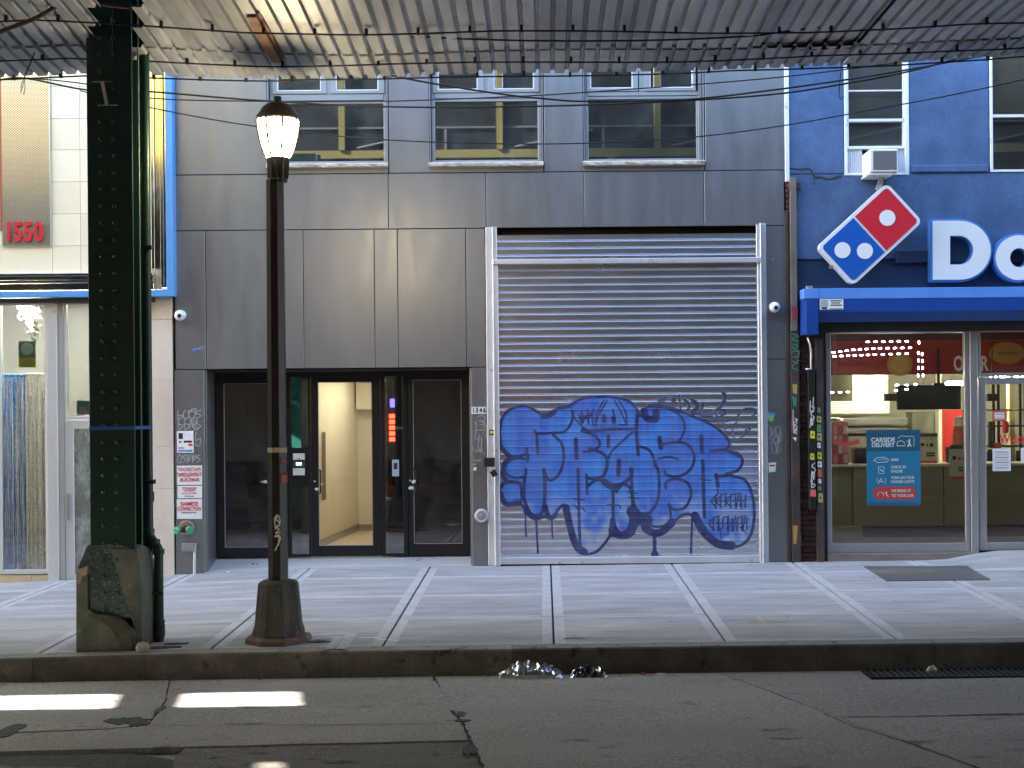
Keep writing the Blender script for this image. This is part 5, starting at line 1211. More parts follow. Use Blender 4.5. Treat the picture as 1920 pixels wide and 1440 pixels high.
tag(hc.build('cellar_hatch', mat('steel_plate', (.12, .12, .12), .55, .4, var=.15, vs=4, bump=.15, bs=40), None), 'flat dark grey steel plate set in the pavement before the pizza shop window', 'cellar hatch')
def walk_ribbon(strokes, w, m, name, label, h=.006):
    mb = MB()
    for s in strokes:
        W = [on_walk(*p) for p in s]
        for a, b in zip(W[:-1], W[1:]):
            L2 = math.hypot(b[0]-a[0], b[1]-a[1]) or 1; nx_, ny_ = -(b[1]-a[1])/L2*w/2, (b[0]-a[0])/L2*w/2
            k = max(1, int(L2/.3))
            for t in range(k):
                p = (a[0]+(b[0]-a[0])*t/k, a[1]+(b[1]-a[1])*t/k); q = (a[0]+(b[0]-a[0])*(t+1)/k, a[1]+(b[1]-a[1])*(t+1)/k)
                mb.add([(p[0]+nx_, p[1]+ny_, side_z(*p)+h), (p[0]-nx_, p[1]-ny_, side_z(*p)+h), (q[0]-nx_, q[1]-ny_, side_z(*q)+h), (q[0]+nx_, q[1]+ny_, side_z(*q)+h)], [(0, 1, 2, 3)])
    o = mb.build(name, m, walk); return o
walk_ribbon([[(1386, 1166), (1408, 1167)], [(1422, 1157), (1432, 1168), (1464, 1165)], [(1418, 1164), (1445, 1162)]], .05, flat('faded_yellow_paint', (.36, .35, .2), .8), 'paint_mark', 'x')
for s, w_ in ((([(570, 1192), (660, 1187), (640, 1217)],), .10), (([(590, 1197), (634, 1194), (618, 1217)],), .08)): walk_ribbon(s, w_, M_walkb, 'border_band', 'x', .003)
walk_ribbon([[(672, 1197), (700, 1196), (715, 1200), (748, 1202)]], .02, M_wsign, 'paint_mark', 'x')
walk_ribbon([[(1055, 1199), (1075, 1197), (1098, 1198)]], .03, M_crack, 'stain', 'x')
# dark patches laid as foot shadow beside the lamp and the column
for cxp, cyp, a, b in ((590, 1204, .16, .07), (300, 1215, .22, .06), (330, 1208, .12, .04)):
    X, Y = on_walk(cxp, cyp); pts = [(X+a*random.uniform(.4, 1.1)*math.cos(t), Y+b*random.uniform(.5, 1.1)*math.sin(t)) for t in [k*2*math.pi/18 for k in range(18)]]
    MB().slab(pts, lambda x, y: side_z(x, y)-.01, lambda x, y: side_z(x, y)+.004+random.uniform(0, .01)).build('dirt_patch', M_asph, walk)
# ------------------------------------------------------------------ cream stone building (left)
SB = thing('stone_building', (F(150, 1090)[0], 0.1, -.2), 'cream and pink stone shop building with blue trim, left of the grey building', 'building')
XR = F(326, 800)[0]
rows = [60, 90, 149, 209, 268, 328, 388, 448, 512]
xs = [-1400, -1100, -800, -500, -300, -120, 2, 97, 150, 283]
for ya, yb in zip(rows[:-1], rows[1:]):
    for a, b in zip(xs[:-1], xs[1:]):
        X0, X1 = F(a, 300)[0], F(b, 300)[0]
        MB().box(X0+.002, X1-.002, 0, .03, F(VX, yb+5.5)[1]+.002, F(VX, ya+5.5)[1]-.002, .002).build('stone_slab', M_stonetop, SB)
bx('backing_wall', M_stonetop, SB, -12.45, XR-.02,   .032, .4, F(VX, 535)[1], 28, 0)
for px, py in ((299, 600), (299, 720), (299, 830), (299, 960)): pass
for ya, yb in ((545, 588), (588, 700), (700, 826), (826, 905), (905, 1110)):
    MB().box(F(284, 800)[0]+.002, F(325, 800)[0]-.002, -.004, .06, F(VX, yb+5)[1]+.0015, F(VX, ya+5)[1]-.0015, .002).build('pier_stone', M_stone, SB)
    MB().box(F(240, 800)[0]+.002, F(284, 800)[0]-.002, -.004, .06, F(VX, yb+5)[1]+.0015, F(VX, ya+5)[1]-.0015, .002).build('pier_stone', M_stone, SB)
# projecting sign band: polished steel mouldings and a blue outer trim, down the right and along the bottom
bY = -.16
zt_top = F(VX, 60)[1]; zlo = F(0, 556, bY)[1]; Z = lambda py: F(160, py, bY)[1]
def xp(px): return F(px, 350, bY)[0]
for a, b, y0_, y1_, m in ((283, 289, bY, 0, M_chrome), (290, 299, bY+.03, 0, M_chrome), (300, 306, bY+.01, 0, M_chrome), (307, 311, bY+.035, 0, M_chrome)):
    bx('steel_moulding', m, SB, xp(a), xp(b), y0_, y1_-.001, Z(505 if a < 295 else 540), zt_top, .003)
bx('blue_trim', M_bframe, SB, xp(311)+.002, xp(324), bY-.015, -.001, Z(557), zt_top, .003)
bx('blue_trim', M_bframe, SB, -12.4, xp(311), bY-.015, -.001, Z(557), Z(545), .003)
for ya, yb, y0_ in ((512, 517, bY), (518, 524, bY+.03), (525, 530, bY+.012), (531, 543, bY+.04)):
    bx('steel_moulding', M_chrome, SB, -12.4, xp(285), y0_, -.001, Z(yb), Z(ya), .003)
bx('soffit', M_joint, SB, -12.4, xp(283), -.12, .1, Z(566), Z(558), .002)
# perforated steel panel with red house number
X0, X1, Z0, Z1 = RC(3, 60, 94, 462, -.02)
o = bx('perforated_panel', M_mesh, SB, X0-.0, X1, -.03, -.001, Z0, Z1, .002)
hm = MB(); d_ = .036; z = Z0+.02; k = 0
me_n = 0
while z < F(VX, 140)[1]:
    x = X0+.012+(k % 2)*d_/2
    while x < X1-.01: hm.add([(x-.011, -.0315, z), (x, -.0315, z-.007), (x+.011, -.0315, z), (x, -.0315, z+.007)], [(0, 1, 2, 3)]); x += d_
    z += d_*.42; k += 1
hm.build('perforations', flat('hole_shadow', (.16, .15, .14), .8), SB, kind='stuff')
bx('red_edge', mat('dull_red_metal', (.42, .10, .06), .5), SB, X0-.03, X0-.002, -.04, -.001, Z0+.2, Z1, .002)
for i, ch in enumerate('1550'): X, Zz = F(17.5+[0, 17, 36, 56][i]+1.5, 437); text('number_digit', ch, X, Zz, -.045, .335, M_redsign, SB, sx=.68, ext=.012, bold=.011)
# storefront in pale aluminium
yS = .02
def rs(x0, y0, x1, y1, ya, yb, name, m=M_alum, b=.004, par=SB):
    X0, X1, Z0, Z1 = RC(x0, y0, x1, y1, yS); return bx(name, m, par, X0, X1, ya, yb, Z0, Z1, b)
W1 = MB(); X0, X1, Z0, Z1 = RC(-2, 566, 93, 1076, yS); frame(W1, X0, X1, Z0, Z1, .045, yS-.03, yS+.05, .004, wb=.055); w1 = W1.build('shop_window', M_alum, SB)
MB().box(X0+.045, X1-.045, yS, yS+.008, Z0+.055, Z1-.045).build('pane', M_glasss, w1)
rs(91, 566, 111, 1096, yS-.06, yS+.06, 'pier_post'); rs(111.5, 566, 121, 1094, yS-.01, yS+.05, 'door_jamb')
dX0, dX1 = F(122, 800, yS)[0], F(232, 800, yS)[0]
DF = MB(); frame(DF, dX0, dX1, F(150, 786, yS)[1], F(150, 566, yS)[1], .035, yS-.02, yS+.05, .004); df = DF.build('transom', M_alum, SB)
MB().box(dX0+.035, dX1-.035, yS+.005, yS+.012, F(150, 786, yS)[1]+.035, F(150, 566, yS)[1]-.035).build('pane', M_glasss, df)
DD = MB(); frame(DD, dX0, dX1, F(150, 1093, yS)[1], F(150, 788, yS)[1], .11, yS-.015, yS+.045, .004); dd = DD.build('door', M_alum, SB)
MB().box(dX0+.11, dX1-.11, yS+.005, yS+.013, F(150, 1093, yS)[1]+.11, F(150, 788, yS)[1]-.11).build('pane', M_glassf, dd)
bx('pull_plate', M_alum2, dd, F(127, 950, yS)[0], F(133, 950, yS)[0], yS-.03, yS-.0155, F(130, 975, yS)[1], F(130, 925, yS)[1], .002)
rs(232, 566, 242, 1094, yS-.01, yS+.05, 'door_jamb')
for a, b in ((-8, 20), (20.5, 60), (60.5, 91)):
    rs(a, 1078, b, 1097, yS-.02, yS+.04, 'base_tile', mat('beige_tile', (.55, .42, .25), .5, var=.1, rnd=.08), .002)
# more shop front beyond the frame
for k in range(4):
    W = MB(); a = X0-.12-1.3*(k+1); frame(W, a, a+1.2, Z0, Z1, .06, yS-.03, yS+.05); w_ = W.build('shop_window', M_alum, SB); MB().box(a+.06, a+1.14, yS, yS+.008, Z0+.06, Z1-.06).build('pane', M_glasss, w_)
# party shop interior behind the glass
bx('shop_back_wall', mat('pale_grey_wall', (.30, .31, .30), .8), SB, -12, XR, 2.6, 2.7, -.3, 3.9, 0)
bx('shop_floor', M_walk, SB, -12, XR, .1, 2.6, -.25, -.2, 0); bx('shop_ceiling', mat('white_ceiling', (.6, .6, .58), .8), SB, -12, XR, .08, 2.6, 3.55, 3.6, 0)
bx('shop_side_wall', M_stone, SB, XR-.1, XR-.05, .1, 2.6, -.3, 3.55, 0)
shl = mat('shop_tube_light', (1, 1, 1), emit=(1, .97, .9), es=4)
for x in (-8.5, -7.0, -5.9): bx('tube_light', shl, SB, x, x+1.0, 1.2, 1.3, 3.45, 3.5, 0)
bx('window_light', mat('window_spot', (1, 1, 1), emit=(1, .98, .92), es=45), SB, -7.4, -6.3, .10, .14, 3.42, 3.46, 0)  # unseen glowing strip added to brighten the foil curtains
def foil(name, x0, x1, y0p, y1p, m, label, seed, Y=.20):
    r = random.Random(seed); X0, X1, Z0, Z1 = RC(x0, y0p, x1, y1p, Y); t = thing(name, ((X0+X1)/2, Y, Z0), label, 'foil curtain')
    mb = MB(); n = 46
    for i in range(n):
        x = X0+(X1-X0)*(i+.5)/n; w = (X1-X0)/n*.62; yy0 = Y+r.uniform(-.04, .04); a = r.uniform(-1, 1); L_ = []
        for k in range(15):
            z = Z1+(Z0-Z1)*k/14; a += r.uniform(-.8, .8); xo = r.uniform(-.003, .003)
            L_ += [(x+xo-w*math.cos(a), yy0-w*math.sin(a)+.006*math.sin(a*3), z), (x+xo+w*math.cos(a), yy0+w*math.sin(a), z)]
        mb.add(L_, [(2*k, 2*k+1, 2*k+3, 2*k+2) for k in range(14)])
    mb.build('foil_strips', m, t, kind='stuff'); bx('header', m, t, X0, X1, Y-.012, Y+.012, Z1-.01, Z1+.03, .002)
foil('foil_curtain', 8, 50, 706, 1069, mat('blue_foil', (.03, .30, .85), .22, .3, var=.6, vs=25, c3=(.7, .9, 1), f3=.60, s3=28), 'metallic blue fringe foil curtain hanging in the left shop window', 5)  # pale specks in the colour stand in for sparkle on the foil
foil('foil_curtain', 51, 88, 704, 1069, mat('silver_foil', (.75, .75, .72), .2, .3, var=.7, vs=28, c3=(1, 1, 1), f3=.58, s3=34), 'silver fringe foil curtain hanging beside the blue one in the shop window', 6, .19)  # white glints painted into the silver as well
# foil balloon bunch above, crumpled
r = random.Random(2); bl = MB(); X0, X1, Z0, Z1 = RC(30, 576, 72, 640, .3)
for i in range(90):
    x, z = r.uniform(X0, X1), r.uniform(Z0, Z1)+0.0
    if (x-X0)/(X1-X0)+.25 < (Z1-z)/(Z1-Z0)*.9: continue
    a = [r.uniform(-.04, .04) for _ in range(6)]; bl.add([(x, .3+a[0], z), (x+.05+a[1], .3+a[2], z+a[3]), (x+a[4], .3+a[5], z+.06)], [(0, 1, 2)])
tag(bl.build('foil_bundle', mat('silver_bundle', (.7, .7, .68), .2, .9), None), 'crinkled silver foil bundle hanging at the top of the left shop window', 'foil decoration')
o = thing('window_picture', (F(51, 665, .05)[0], .05, F(51, 665, .05)[1]), 'small green and yellow picture stuck in the top of the left shop window', 'poster')
X0, X1, Z0, Z1 = RC(35, 640, 67, 689, .05); bx('sheet', flat('dark_green_print', (.10, .20, .08)), o, X0, X1, .05, .053, Z0+.12, Z1, 0); bx('caption', flat('lime_print', (.45, .50, .05)), o, X0, X1, .05, .053, Z0, Z0+.119, 0)
MB().lathe([(.08, 0), (.05, -.004)], ((X0+X1)/2, .049, (Z0+Z1)/2+.07), 16, 'y').build('print', flat('sky_print', (.3, .5, .5)), o)
X0, X1, Z0, Z1 = RC(144, 751, 170, 778, .035); o = thing('window_card', (X0, .035, Z0), 'pale blue and white card in the transom above the left shop door', 'card')
bx('sheet', flat('card_blue', (.3, .55, .7)), o, X0, X1, .036, .039, Z0, Z1, 0); bx('print', M_wsign, o, X0+.03, X0+.12, .033, .0355, Z0+.02, Z0+.1, 0)

# ------------------------------------------------------------------ blue building (right) with the pizza shop
BB = thing('blue_building', (F(1700, 1040)[0], .1, 0), 'blue stucco building with white framed windows over the pizza shop', 'building')
XL = F(1480, 300)[0]; XE = 10.5
zw0 = F(VX, 327)[1]; zsig = F(VX, 330)[1]
wins = [(1583, 1704, 329), (1855, 1985, 325)]
zfas = F(VX, 338)[1]
def bz(py): return F(VX, py)[1]
piers = [(XL, F(1583, 230)[0]), (F(1704, 230)[0], F(1855, 230)[0]), (F(1985, 230)[0], XE)]
for a, b in piers: bx('stucco_pier', M_blue, BB, a, b, 0, .3, bz(331), bz(20), .012)
for (a, b) in piers[1:]: 
    bx('stucco_ledge', M_blue, BB, a+.03, b-.03, -.028, -.001, bz(329.5), bz(316), .01)
bx('upper_wall', M_blue, BB, XL, XE, 0, .4, bz(20)+.002, 28, 0)
bx('spandrel', M_blue, BB, XL, XE, .004, .3, bz(490), bz(331)-.002, .004)
bx('fascia', M_bluedk, BB, XL, XE, .03, .3, bz(606), bz(490)-.002, .004)
bx('white_trim', M_white, BB, F(1471, 240)[0], F(1479, 240)[0], -.03, .02, bz(345), bz(60), .004)
# jagged crack and missing stucco by the corner
for s, w in (([(1481, 316), (1500, 318), (1517, 317), (1524, 325), (1527, 333), (1540, 332), (1550, 336), (1562, 335), (1577, 330)], .022), ([(1527, 333), (1527, 348)], .008), ([(1488, 338), (1495, 346), (1499, 354)], .02), ([(1497, 365), (1493, 380), (1495, 392)], .012)):
    MB().ribbon([F(x, y) for x, y in cr(s, 3)], w, -.0025).build('stucco_crack', M_crack, BB)
# windows
def sash(x0, x1, z0py, label=None):
    X0, X1 = F(x0, 230)[0], F(x1, 230)[0]; z0, z1 = bz(z0py+5), bz(50); w = MB(); y0_, y1_ = .0, .07
    w.box(X0, X0+.035, -.01, y1_, z0, z1, .004); w.box(X1-.05, X1, -.01, y1_, z0, z1, .004); w.box(X0+.035, X1-.05, -.01, y1_, z0, z0+.03, .004)
    return X0, X1, z0, z1, w
X0, X1, z0, z1, w = sash(1583, 1704, 329); 
GX_0, GX_1 = X0+.035, X1-.05
for a, b in ((228, 233), (279, 284)): w.box(GX_0, GX_1, .0, .06, bz(b), bz(a), .003)
w.box(GX_0, GX_1, .012, .05, bz(176), bz(173.5), .002); w.box(GX_0, GX_0+.02, .0, .06, bz(279), z1, .002); w.box(GX_1-.02, GX_1, 0, .06, bz(279), z1, .002)
wo_ = w.build('window', M_white, BB)
MB().box(GX_0+.02, GX_1-.02, .035, .04, bz(228), z1).build('pane', M_glassb, wo_); MB().box(GX_0, GX_1, .055, .06, bz(279), bz(233)).build('pane', M_glassb, wo_)
# accordion side panels around the air conditioner
for (a, b) in ((GX_0, F(1618, 300)[0]), (F(1682, 300)[0], GX_1)):
    n = 8 if b-a > .15 else 4; ap = MB()
    for i in range(n): ap.box(a+(b-a)*i/n, a+(b-a)*(i+.7)/n, .03+.004*(i % 2), .05, z0+.03, bz(284), .002)
    ap.box(a, b, .045, .06, z0+.03, bz(284))
    ap.build('side_panel', mat('accordion_panel', (.62, .63, .66), .5), wo_)
bx('curtain', mat('grey_curtain', (.50, .50, .46), .8, var=.1), BB, GX_0, GX_1, .12, .125, bz(284), z1, 0)
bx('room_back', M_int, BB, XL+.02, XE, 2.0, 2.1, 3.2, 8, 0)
X0, X1, z0, z1, w = sash(1856, 1985, 325); w.box(X0+.035, X1-.05, 0, .06, bz(227), bz(222), .003); w2_ = w.build('window', M_white, BB)
MB().box(X0+.035, X1-.05, .035, .04, bz(222), z1).build('pane', M_glassb, w2_); MB().box(X0+.035, X1-.05, .05, .055, z0+.03, bz(227)).build('pane', M_glassb, w2_)
vb = MB(); z = bz(222)
while z < z1: vb.box(X0+.04, X1-.05, .09, .105, z, z+.018); z += .024
vb.build('blind', mat('tan_blind', (.66, .54, .32), .7), BB, kind='stuff')
bx('curtain', mat('brown_curtain', (.26, .23, .20), .8), BB, X0, X1, .14, .145, z0, bz(227), 0)
# air conditioner
AX0, AX1, AZ0, AZ1 = RC(1631, 279, 1684, 323, -.42); acx = (AX0+AX1)/2
AC = thing('air_conditioner', (acx, -.2, AZ0), 'white window air conditioner jutting out above the red and blue domino sign', 'air conditioner')
bx('case', M_white, AC, AX0, AX1, -.42, .05, AZ0, AZ1, .012)
a, b, c_, d_ = AX0+.045, AX1-.022, AZ0+.035, AZ1-.03
g = MB(); n = 26
for i in range(n): g.box(a, b, -.428, -.4205, c_+(d_-c_)*i/n, c_+(d_-c_)*(i+.55)/n)
g.build('grille', mat('grille_grey', (.24, .23, .22), .5), AC, kind='stuff'); bx('grille_back', mat('grille_dark', (.09, .085, .08), .6), AC, a-.003, b+.003, -.4235, -.4202, c_-.003, d_+.003, 0)
bx('drip_tray', M_white, AC, AX0-.02, AX1-.05, -.40, .0, AZ0-.03, AZ0-.002, .006)
# sign bracket and domino shaped sign
YD = -.30
dc = (1630.5, 439.5)
DS = thing('domino_sign', (F(*dc, YD)[0], YD, F(*dc, YD)[1]), 'large tilted domino sign, red square with one dot and blue square with two', 'sign')
MB().prism([F(1653, 320, YD+.06), F(1661, 320, YD+.06), F(1652, 356, YD+.06), F(1642, 356, YD+.06)], YD+.05, YD+.10).build('bracket', mat('grey_bracket', (.38, .38, .36), .5, .4), DS)
U = Vector((123, -91)); U = U/U.length; V_ = Vector((59, 59)); V_ = V_/V_.length       # long axis (to upper right) and short axis, pixels
U = Vector((.735, -.678)); V_ = Vector((.678, .735))
def rrect(hu, hv, r, cu_=0, cv_=0, n=6):
    out = []
    for su, sv, a0 in ((1, 1, 0), (-1, 1, 90), (-1, -1, 180), (1, -1, 270)):
        for k in range(n+1):
            t_ = R(a0+90*k/n); out.append((cu_+su*(hu-r)+r*math.cos(t_), cv_+sv*(hv-r)+r*math.sin(t_)))
    return out
def dpt(u, v, Y=YD): p = U*u+V_*v; return F(dc[0]+p.x, dc[1]+p.y, Y)
HU, HV = 89, 49.5
MB().prism([dpt(*p) for p in rrect(HU, HV, 12)], YD-.0, YD+.14).build('light_box', mat('sign_return', (.62, .63, .60), .4), DS)
MB().prism([dpt(*p) for p in rrect(HU, HV, 12)], YD-.012, YD-.001).build('white_face', M_wsign, DS)
def half(s):
    out = [p for p in rrect(HU-6, HV-6, 7)]
    return [dpt(*p) for p in ([(2*s, -s*(HV-6)), ] + [q for q in out if q[0]*s > 10] + [(2*s, s*(HV-6))])] if s > 0 else [dpt(*p) for p in ([(-2, (HV-6))]+[q for q in out if q[0] < -10]+[(-2, -(HV-6))])]
rr_ = rrect(HU-6, HV-6, 7)
pos = sorted([q for q in rr_ if q[0] > 10], key=lambda q: math.atan2(q[1], q[0])); 
MB().prism([dpt(2.2, -(HV-6))]+[dpt(2.2, -(HV-6))][:0]+[dpt(*q) for q in pos]+[dpt(2.2, HV-6)], YD-.02, YD-.0125).build('red_square', M_redsign, DS)
neg = sorted([q for q in rr_ if q[0] < -10], key=lambda q: math.atan2(q[1], q[0]) % (2*math.pi))
MB().prism([dpt(-2.2, HV-6)]+[dpt(*q) for q in neg]+[dpt(-2.2, -(HV-6))], YD-.02, YD-.0125).build('blue_square', M_bluesign, DS)
for px, py in ((1663, 409), (1579, 469.5), (1621, 471)):
    x, z = F(px, py, YD); MB().lathe([(.0, -.027), (15*(YD-CY)/FPX, -.027), (15*(YD-CY)/FPX, -.0205)][::-1], (x, YD, z), 32, 'y').build('dot', M_wsign, DS)
bx('junction_box', M_alum2, DS, F(1556, 498, YD)[0], F(1563, 498, YD)[0], YD+.02, YD+.06, F(1560, 503, YD)[1], F(1560, 497, YD)[1], 0)
# channel letters "Do"
YLt = -.10
LS = thing('channel_letters', (F(1830, 525, YLt)[0], YLt, F(1830, 525, YLt)[1]), 'big white raised letters Do with blue edges at the right of the frame', 'sign')
bx('mounting_rail', M_bluedk, LS, F(1680, 480)[0], XE-1, -.02, .029, F(1800, 492)[1], F(1800, 470)[1], .003)
def Dshape(g):
    o = [F(1747-g, 415-g, YLt), F(1795, 415-g, YLt)]; cx, cy, rx, ry = 1797, 470, 58+g, 55+g
    for k in range(1, 20): t_ = R(-90+180*k/20); o.append(F(cx+rx*math.cos(t_), cy+ry*math.sin(t_), YLt))
    o += [F(1795, 525+g, YLt), F(1747-g, 525+g, YLt)]
    g2 = -g*.35; i = [F(1779-g2, 443-g2, YLt)]; rx, ry = 27+g2, 27+g2
    i = [F(1779-g2, 443-g2, YLt), F(1796, 443-g2, YLt)]
    for k in range(1, 16): t_ = R(-90+180*k/16); i.append(F(1796+rx*math.cos(t_), cy+ry*math.sin(t_), YLt))
    i += [F(1796, 497+g2, YLt), F(1779-g2, 497+g2, YLt)]
    return o, i
def Oshape(g):
    o = [F(1908+(43+g)*math.cos(R(t_)), 484+(42+g)*math.sin(R(t_)), YLt) for t_ in range(-90, 270, 9)]
    i = [F(1908+(17-g*.35)*math.cos(R(t_)), 484+(18-g*.35)*math.sin(R(t_)), YLt) for t_ in range(-90, 270, 12)]
    return o, i
def holed(name, oi, y0_, y1_, m):
    """letter outline with a counter: filled with the curve filler, given depth"""
    cu = bpy.data.curves.new('t', 'CURVE'); cu.dimensions = '2D'; cu.fill_mode = 'BOTH'; cu.extrude = (y1_-y0_)/2
    for pts in oi:
        sp = cu.splines.new('POLY'); sp.points.add(len(pts)-1); sp.use_cyclic_u = True
        for q, p in zip(sp.points, pts): q.co = (p[0], p[1], 0, 1)
    o = bpy.data.objects.new('t', cu); me = bpy.data.meshes.new_from_object(o); bpy.data.objects.remove(o); bpy.data.curves.remove(cu)
    Lc = LS.location; yc = (y0_+y1_)/2
    for v in me.vertices: a, b, c = v.co; v.co = (a-Lc.x, yc-c-Lc.y, b-Lc.z)
    me.materials.clear(); me.materials.append(m); me.name = name; ob = bpy.data.objects.new(name, me); col.objects.link(ob); ob.parent = LS; return ob
for sh_ in (Dshape, Oshape):
    holed('letter_return', sh_(4.0), YLt-.04, YLt+.10, mat('letter_blue', (.06, .22, .50), .4))
    holed('letter_face', sh_(0), YLt-.058, YLt-.041, M_wsign)

# rolling gate housing in bright blue
GH = thing('gate_housing', (F(1520, 600)[0], -.2, bz(606)), 'long bright blue metal rolling gate housing above the pizza shop window', 'gate housing')
YG = -.32
def gz(py): return F(VX, py, YG)[1]
gxl = F(1507, 560, YG)[0]; gxm = F(1534, 560, YG)[0]
bx('top_strip', M_awnl, GH, gxm, XE, YG-.004, .02, gz(565), gz(545.2), .003)
bx('front_sheet', M_awn, GH, gxm, XE, YG+.0, .02, gz(590), gz(565)-.002, .003)
MB().add([(gxm, YG, gz(590)-.001), (XE, YG, gz(590)-.001), (XE, YG+.10, gz(608)), (gxm, YG+.10, gz(608))], [(0, 1, 2, 3)]).build('lower_sheet', M_awn, GH)
bx('end_cap_top', M_awnl, GH, gxl, gxm+.003, YG-.012, .02, gz(564), gz(545.5), .003)
MB().add([(gxl+.035, YG-.010, gz(564)-.002), (gxm-.002, YG-.010, gz(564)-.002), (gxm-.002, YG-.01, gz(631)), (gxl+.03, YG-.01, gz(631)), (gxl, .0, gz(564)-.002), (gxl-.01, .0, gz(631)), (gxm-.002, .0, gz(631)), (gxm-.002, 0, gz(564))], [(3, 2, 1, 0), (4, 5, 3, 0), (2, 6, 7, 1), (3, 5, 6, 2)]).build('end_cap', M_awn, GH)
bx('lifting_eye', M_alum2, GH, F(1515, 538, YG)[0], F(1527, 538, YG)[0], -.2, -.17, gz(545), gz(539), .004)
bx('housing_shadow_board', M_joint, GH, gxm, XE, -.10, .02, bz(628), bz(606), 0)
st = thing('housing_sticker', (F(1560, 571, YG)[0], YG, gz(575)), 'white printed sticker on the blue gate housing near its left end', 'sticker')
X0, X1, Z0, Z1 = RC(1537, 561, 1581, 579, YG); Z0 -= .01
bx('sheet', M_wsign, st, X0, X1, YG-.0075, YG-.0042, Z0, Z1, 0); bx('print', M_tag, st, X0+.01, X0+.10, YG-.0095, YG-.008, Z0+.03, Z1-.008, 0); bx('print', M_dark, st, X0+.02, X0+.09, YG-.0095, YG-.008, Z0+.006, Z0+.03, 0)
for k in range(3): bx('print', M_dark, st, X0+.13+.01*(k % 2), X1-.02-.02*(k % 2), YG-.0095, YG-.008, Z1-.027-.027*k, Z1-.014-.027*k, 0)
bx('print', M_dark, st, X0+.12, X1-.01, YG-.0095, YG-.008, Z0+.005, Z0+.014, 0)

# brick strip and posts between the two buildings: every brick its own piece
BP = thing('brick_pier', (F(1505, 1050)[0], .05, 0), 'narrow dirty red brick pier between the grey building and the pizza shop window', 'brick pier')
bx('mortar', M_mortar, BP, F(1472, 800)[0], F(1556, 800)[0], .05, .3, -.05, bz(335), 0)
z = -.0; k = 0; bw_, bh = .20, .057
rb_ = random.Random(9)
xa_, xb_ = F(1474, 800)[0], F(1535, 800)[0]
bricks = []
while z < bz(640):
    x = xa_-(bw_/2 if k % 2 else 0)
    while x < xb_:
        a, b = max(x, xa_), min(x+bw_-.01, xb_)
        if b-a > .03: bricks.append((a, b, z))
        x += bw_
    z += bh+.011; k += 1
for a, b, z in bricks[:290]:
    d_ = rb_.uniform(0, .008); MB().box(a, b, .03-d_, .06, z, z+bh, .004).build('brick', M_brick, BP)
z = bz(640)+.01
while z < bz(352):   # bricks behind the channel beside the blue stucco, one per course
    MB().box(F(1475, 500)[0], F(1483, 500)[0], -.02, .05, z, z+bh, .004).build('brick', M_brick, BP); z += bh+.011
ch = thing('rusty_channel', (F(1488, 1050)[0], -.03, 0), 'tall worn brown steel channel on the brick pier, with torn posters and green letters', 'steel channel')
MB().box(F(1484, 700, -.06)[0], F(1496, 700, -.06)[0], -.07, .03, bz(625), bz(338), .004).build('upper_face', mat('brown_grey_paint', (.15, .12, .10), .6, var=.25, vs=6, c3=(.3, .05, .05), f3=.64, s3=3), ch)
MB().box(F(1484, 850, -.06)[0], F(1500, 850, -.06)[0], -.06, .029, side_z(3.2, 0)-.02, bz(625)-.002, .006).build('lower_face', M_brown, ch)
MB().box(F(1476, 850, -.06)[0], F(1483.4, 850, -.06)[0], -.03, .029, side_z(3.2, 0)-.02, bz(400), .006).build('side_strip', M_brown, ch)
bx('top_box', M_brown, ch, F(1477, 350)[0], F(1500, 350)[0], -.05, -.001, bz(360), bz(347), .005)
scrawl('painted_tag', [[(1485, 626), (1497, 630), (1485, 636), (1497, 640)], [(1486, 645), (1496, 648), (1490, 654), (1485, 650)], [(1485, 660), (1497, 658), (1496, 668), (1486, 670)], [(1486, 677), (1497, 682)], [(1497, 676), (1485, 688), (1496, 694)]], -.064, .014, M_tagg, '', ch)
for (a, b, c_, d_, m) in ((1486, 720, 1495, 740, flat('ochre_print', (.36, .28, .08))), (1485, 742, 1494, 762, M_tagg), (1486, 800, 1495, 815, M_tag), (1487, 985, 1496, 1020, flat('orange_scrap', (.42, .24, .05))), (1486, 820, 1494, 828, M_tagw), (1485, 575, 1496, 600, flat('dull_red', (.25, .04, .06)))):
    X0, X1, Z0, Z1 = RC(a, b, c_, d_, -.06); MB().prism([(X0+rb_.uniform(0, .02), Z0+rb_.uniform(0, .03)), (X1-rb_.uniform(0, .02), Z0), (X1, Z1-rb_.uniform(0, .03)), (X0, Z1)], -.064-.01*(b < 620), -.0605).build('poster_scrap', m, ch)
scrawl('painted_tag', loops(1486, 768, 1496, 800, 1)+loops(1486, 785, 1496, 812, 1), -.064, .009, M_tagw, '', ch)
rail = thing('gate_rail', (F(1525, 1000)[0], -.08, .1), 'dark vertical gate rail covered with small yellow and white stickers', 'gate rail')
YRl = -.09
X0, X1 = F(1516, 820, YRl)[0], F(1529, 820, YRl)[0]; bx('front_bar', M_iron, rail, X0, X1, YRl, .028, F(VX, 960, YRl)[1], F(VX, 695, YRl)[1], .003)
X2, X3 = F(1530.5, 820, -.05)[0], F(1544, 820, -.05)[0]; bx('rear_bar', M_brown, rail, X2, X3, -.06, .028, side_z(3.5, 0)-.02, F(VX, 640, -.05)[1], .004)
MB().tube([(F(1513, 632, -.1)[0], -.12, F(1513, 632, -.1)[1]), (F(1518, 645, -.1)[0], -.12, F(1518, 645, -.1)[1]), (F(1520, 660, -.1)[0], -.12, F(1520, 660, -.1)[1]), (F(1520, 692, -.1)[0], -.12, F(1520, 692, -.1)[1]), (F(1510, 692, -.1)[0], -.12, F(1510, 692, -.1)[1])], .012, 6).build('chain', M_galvr, rail, smooth=True)
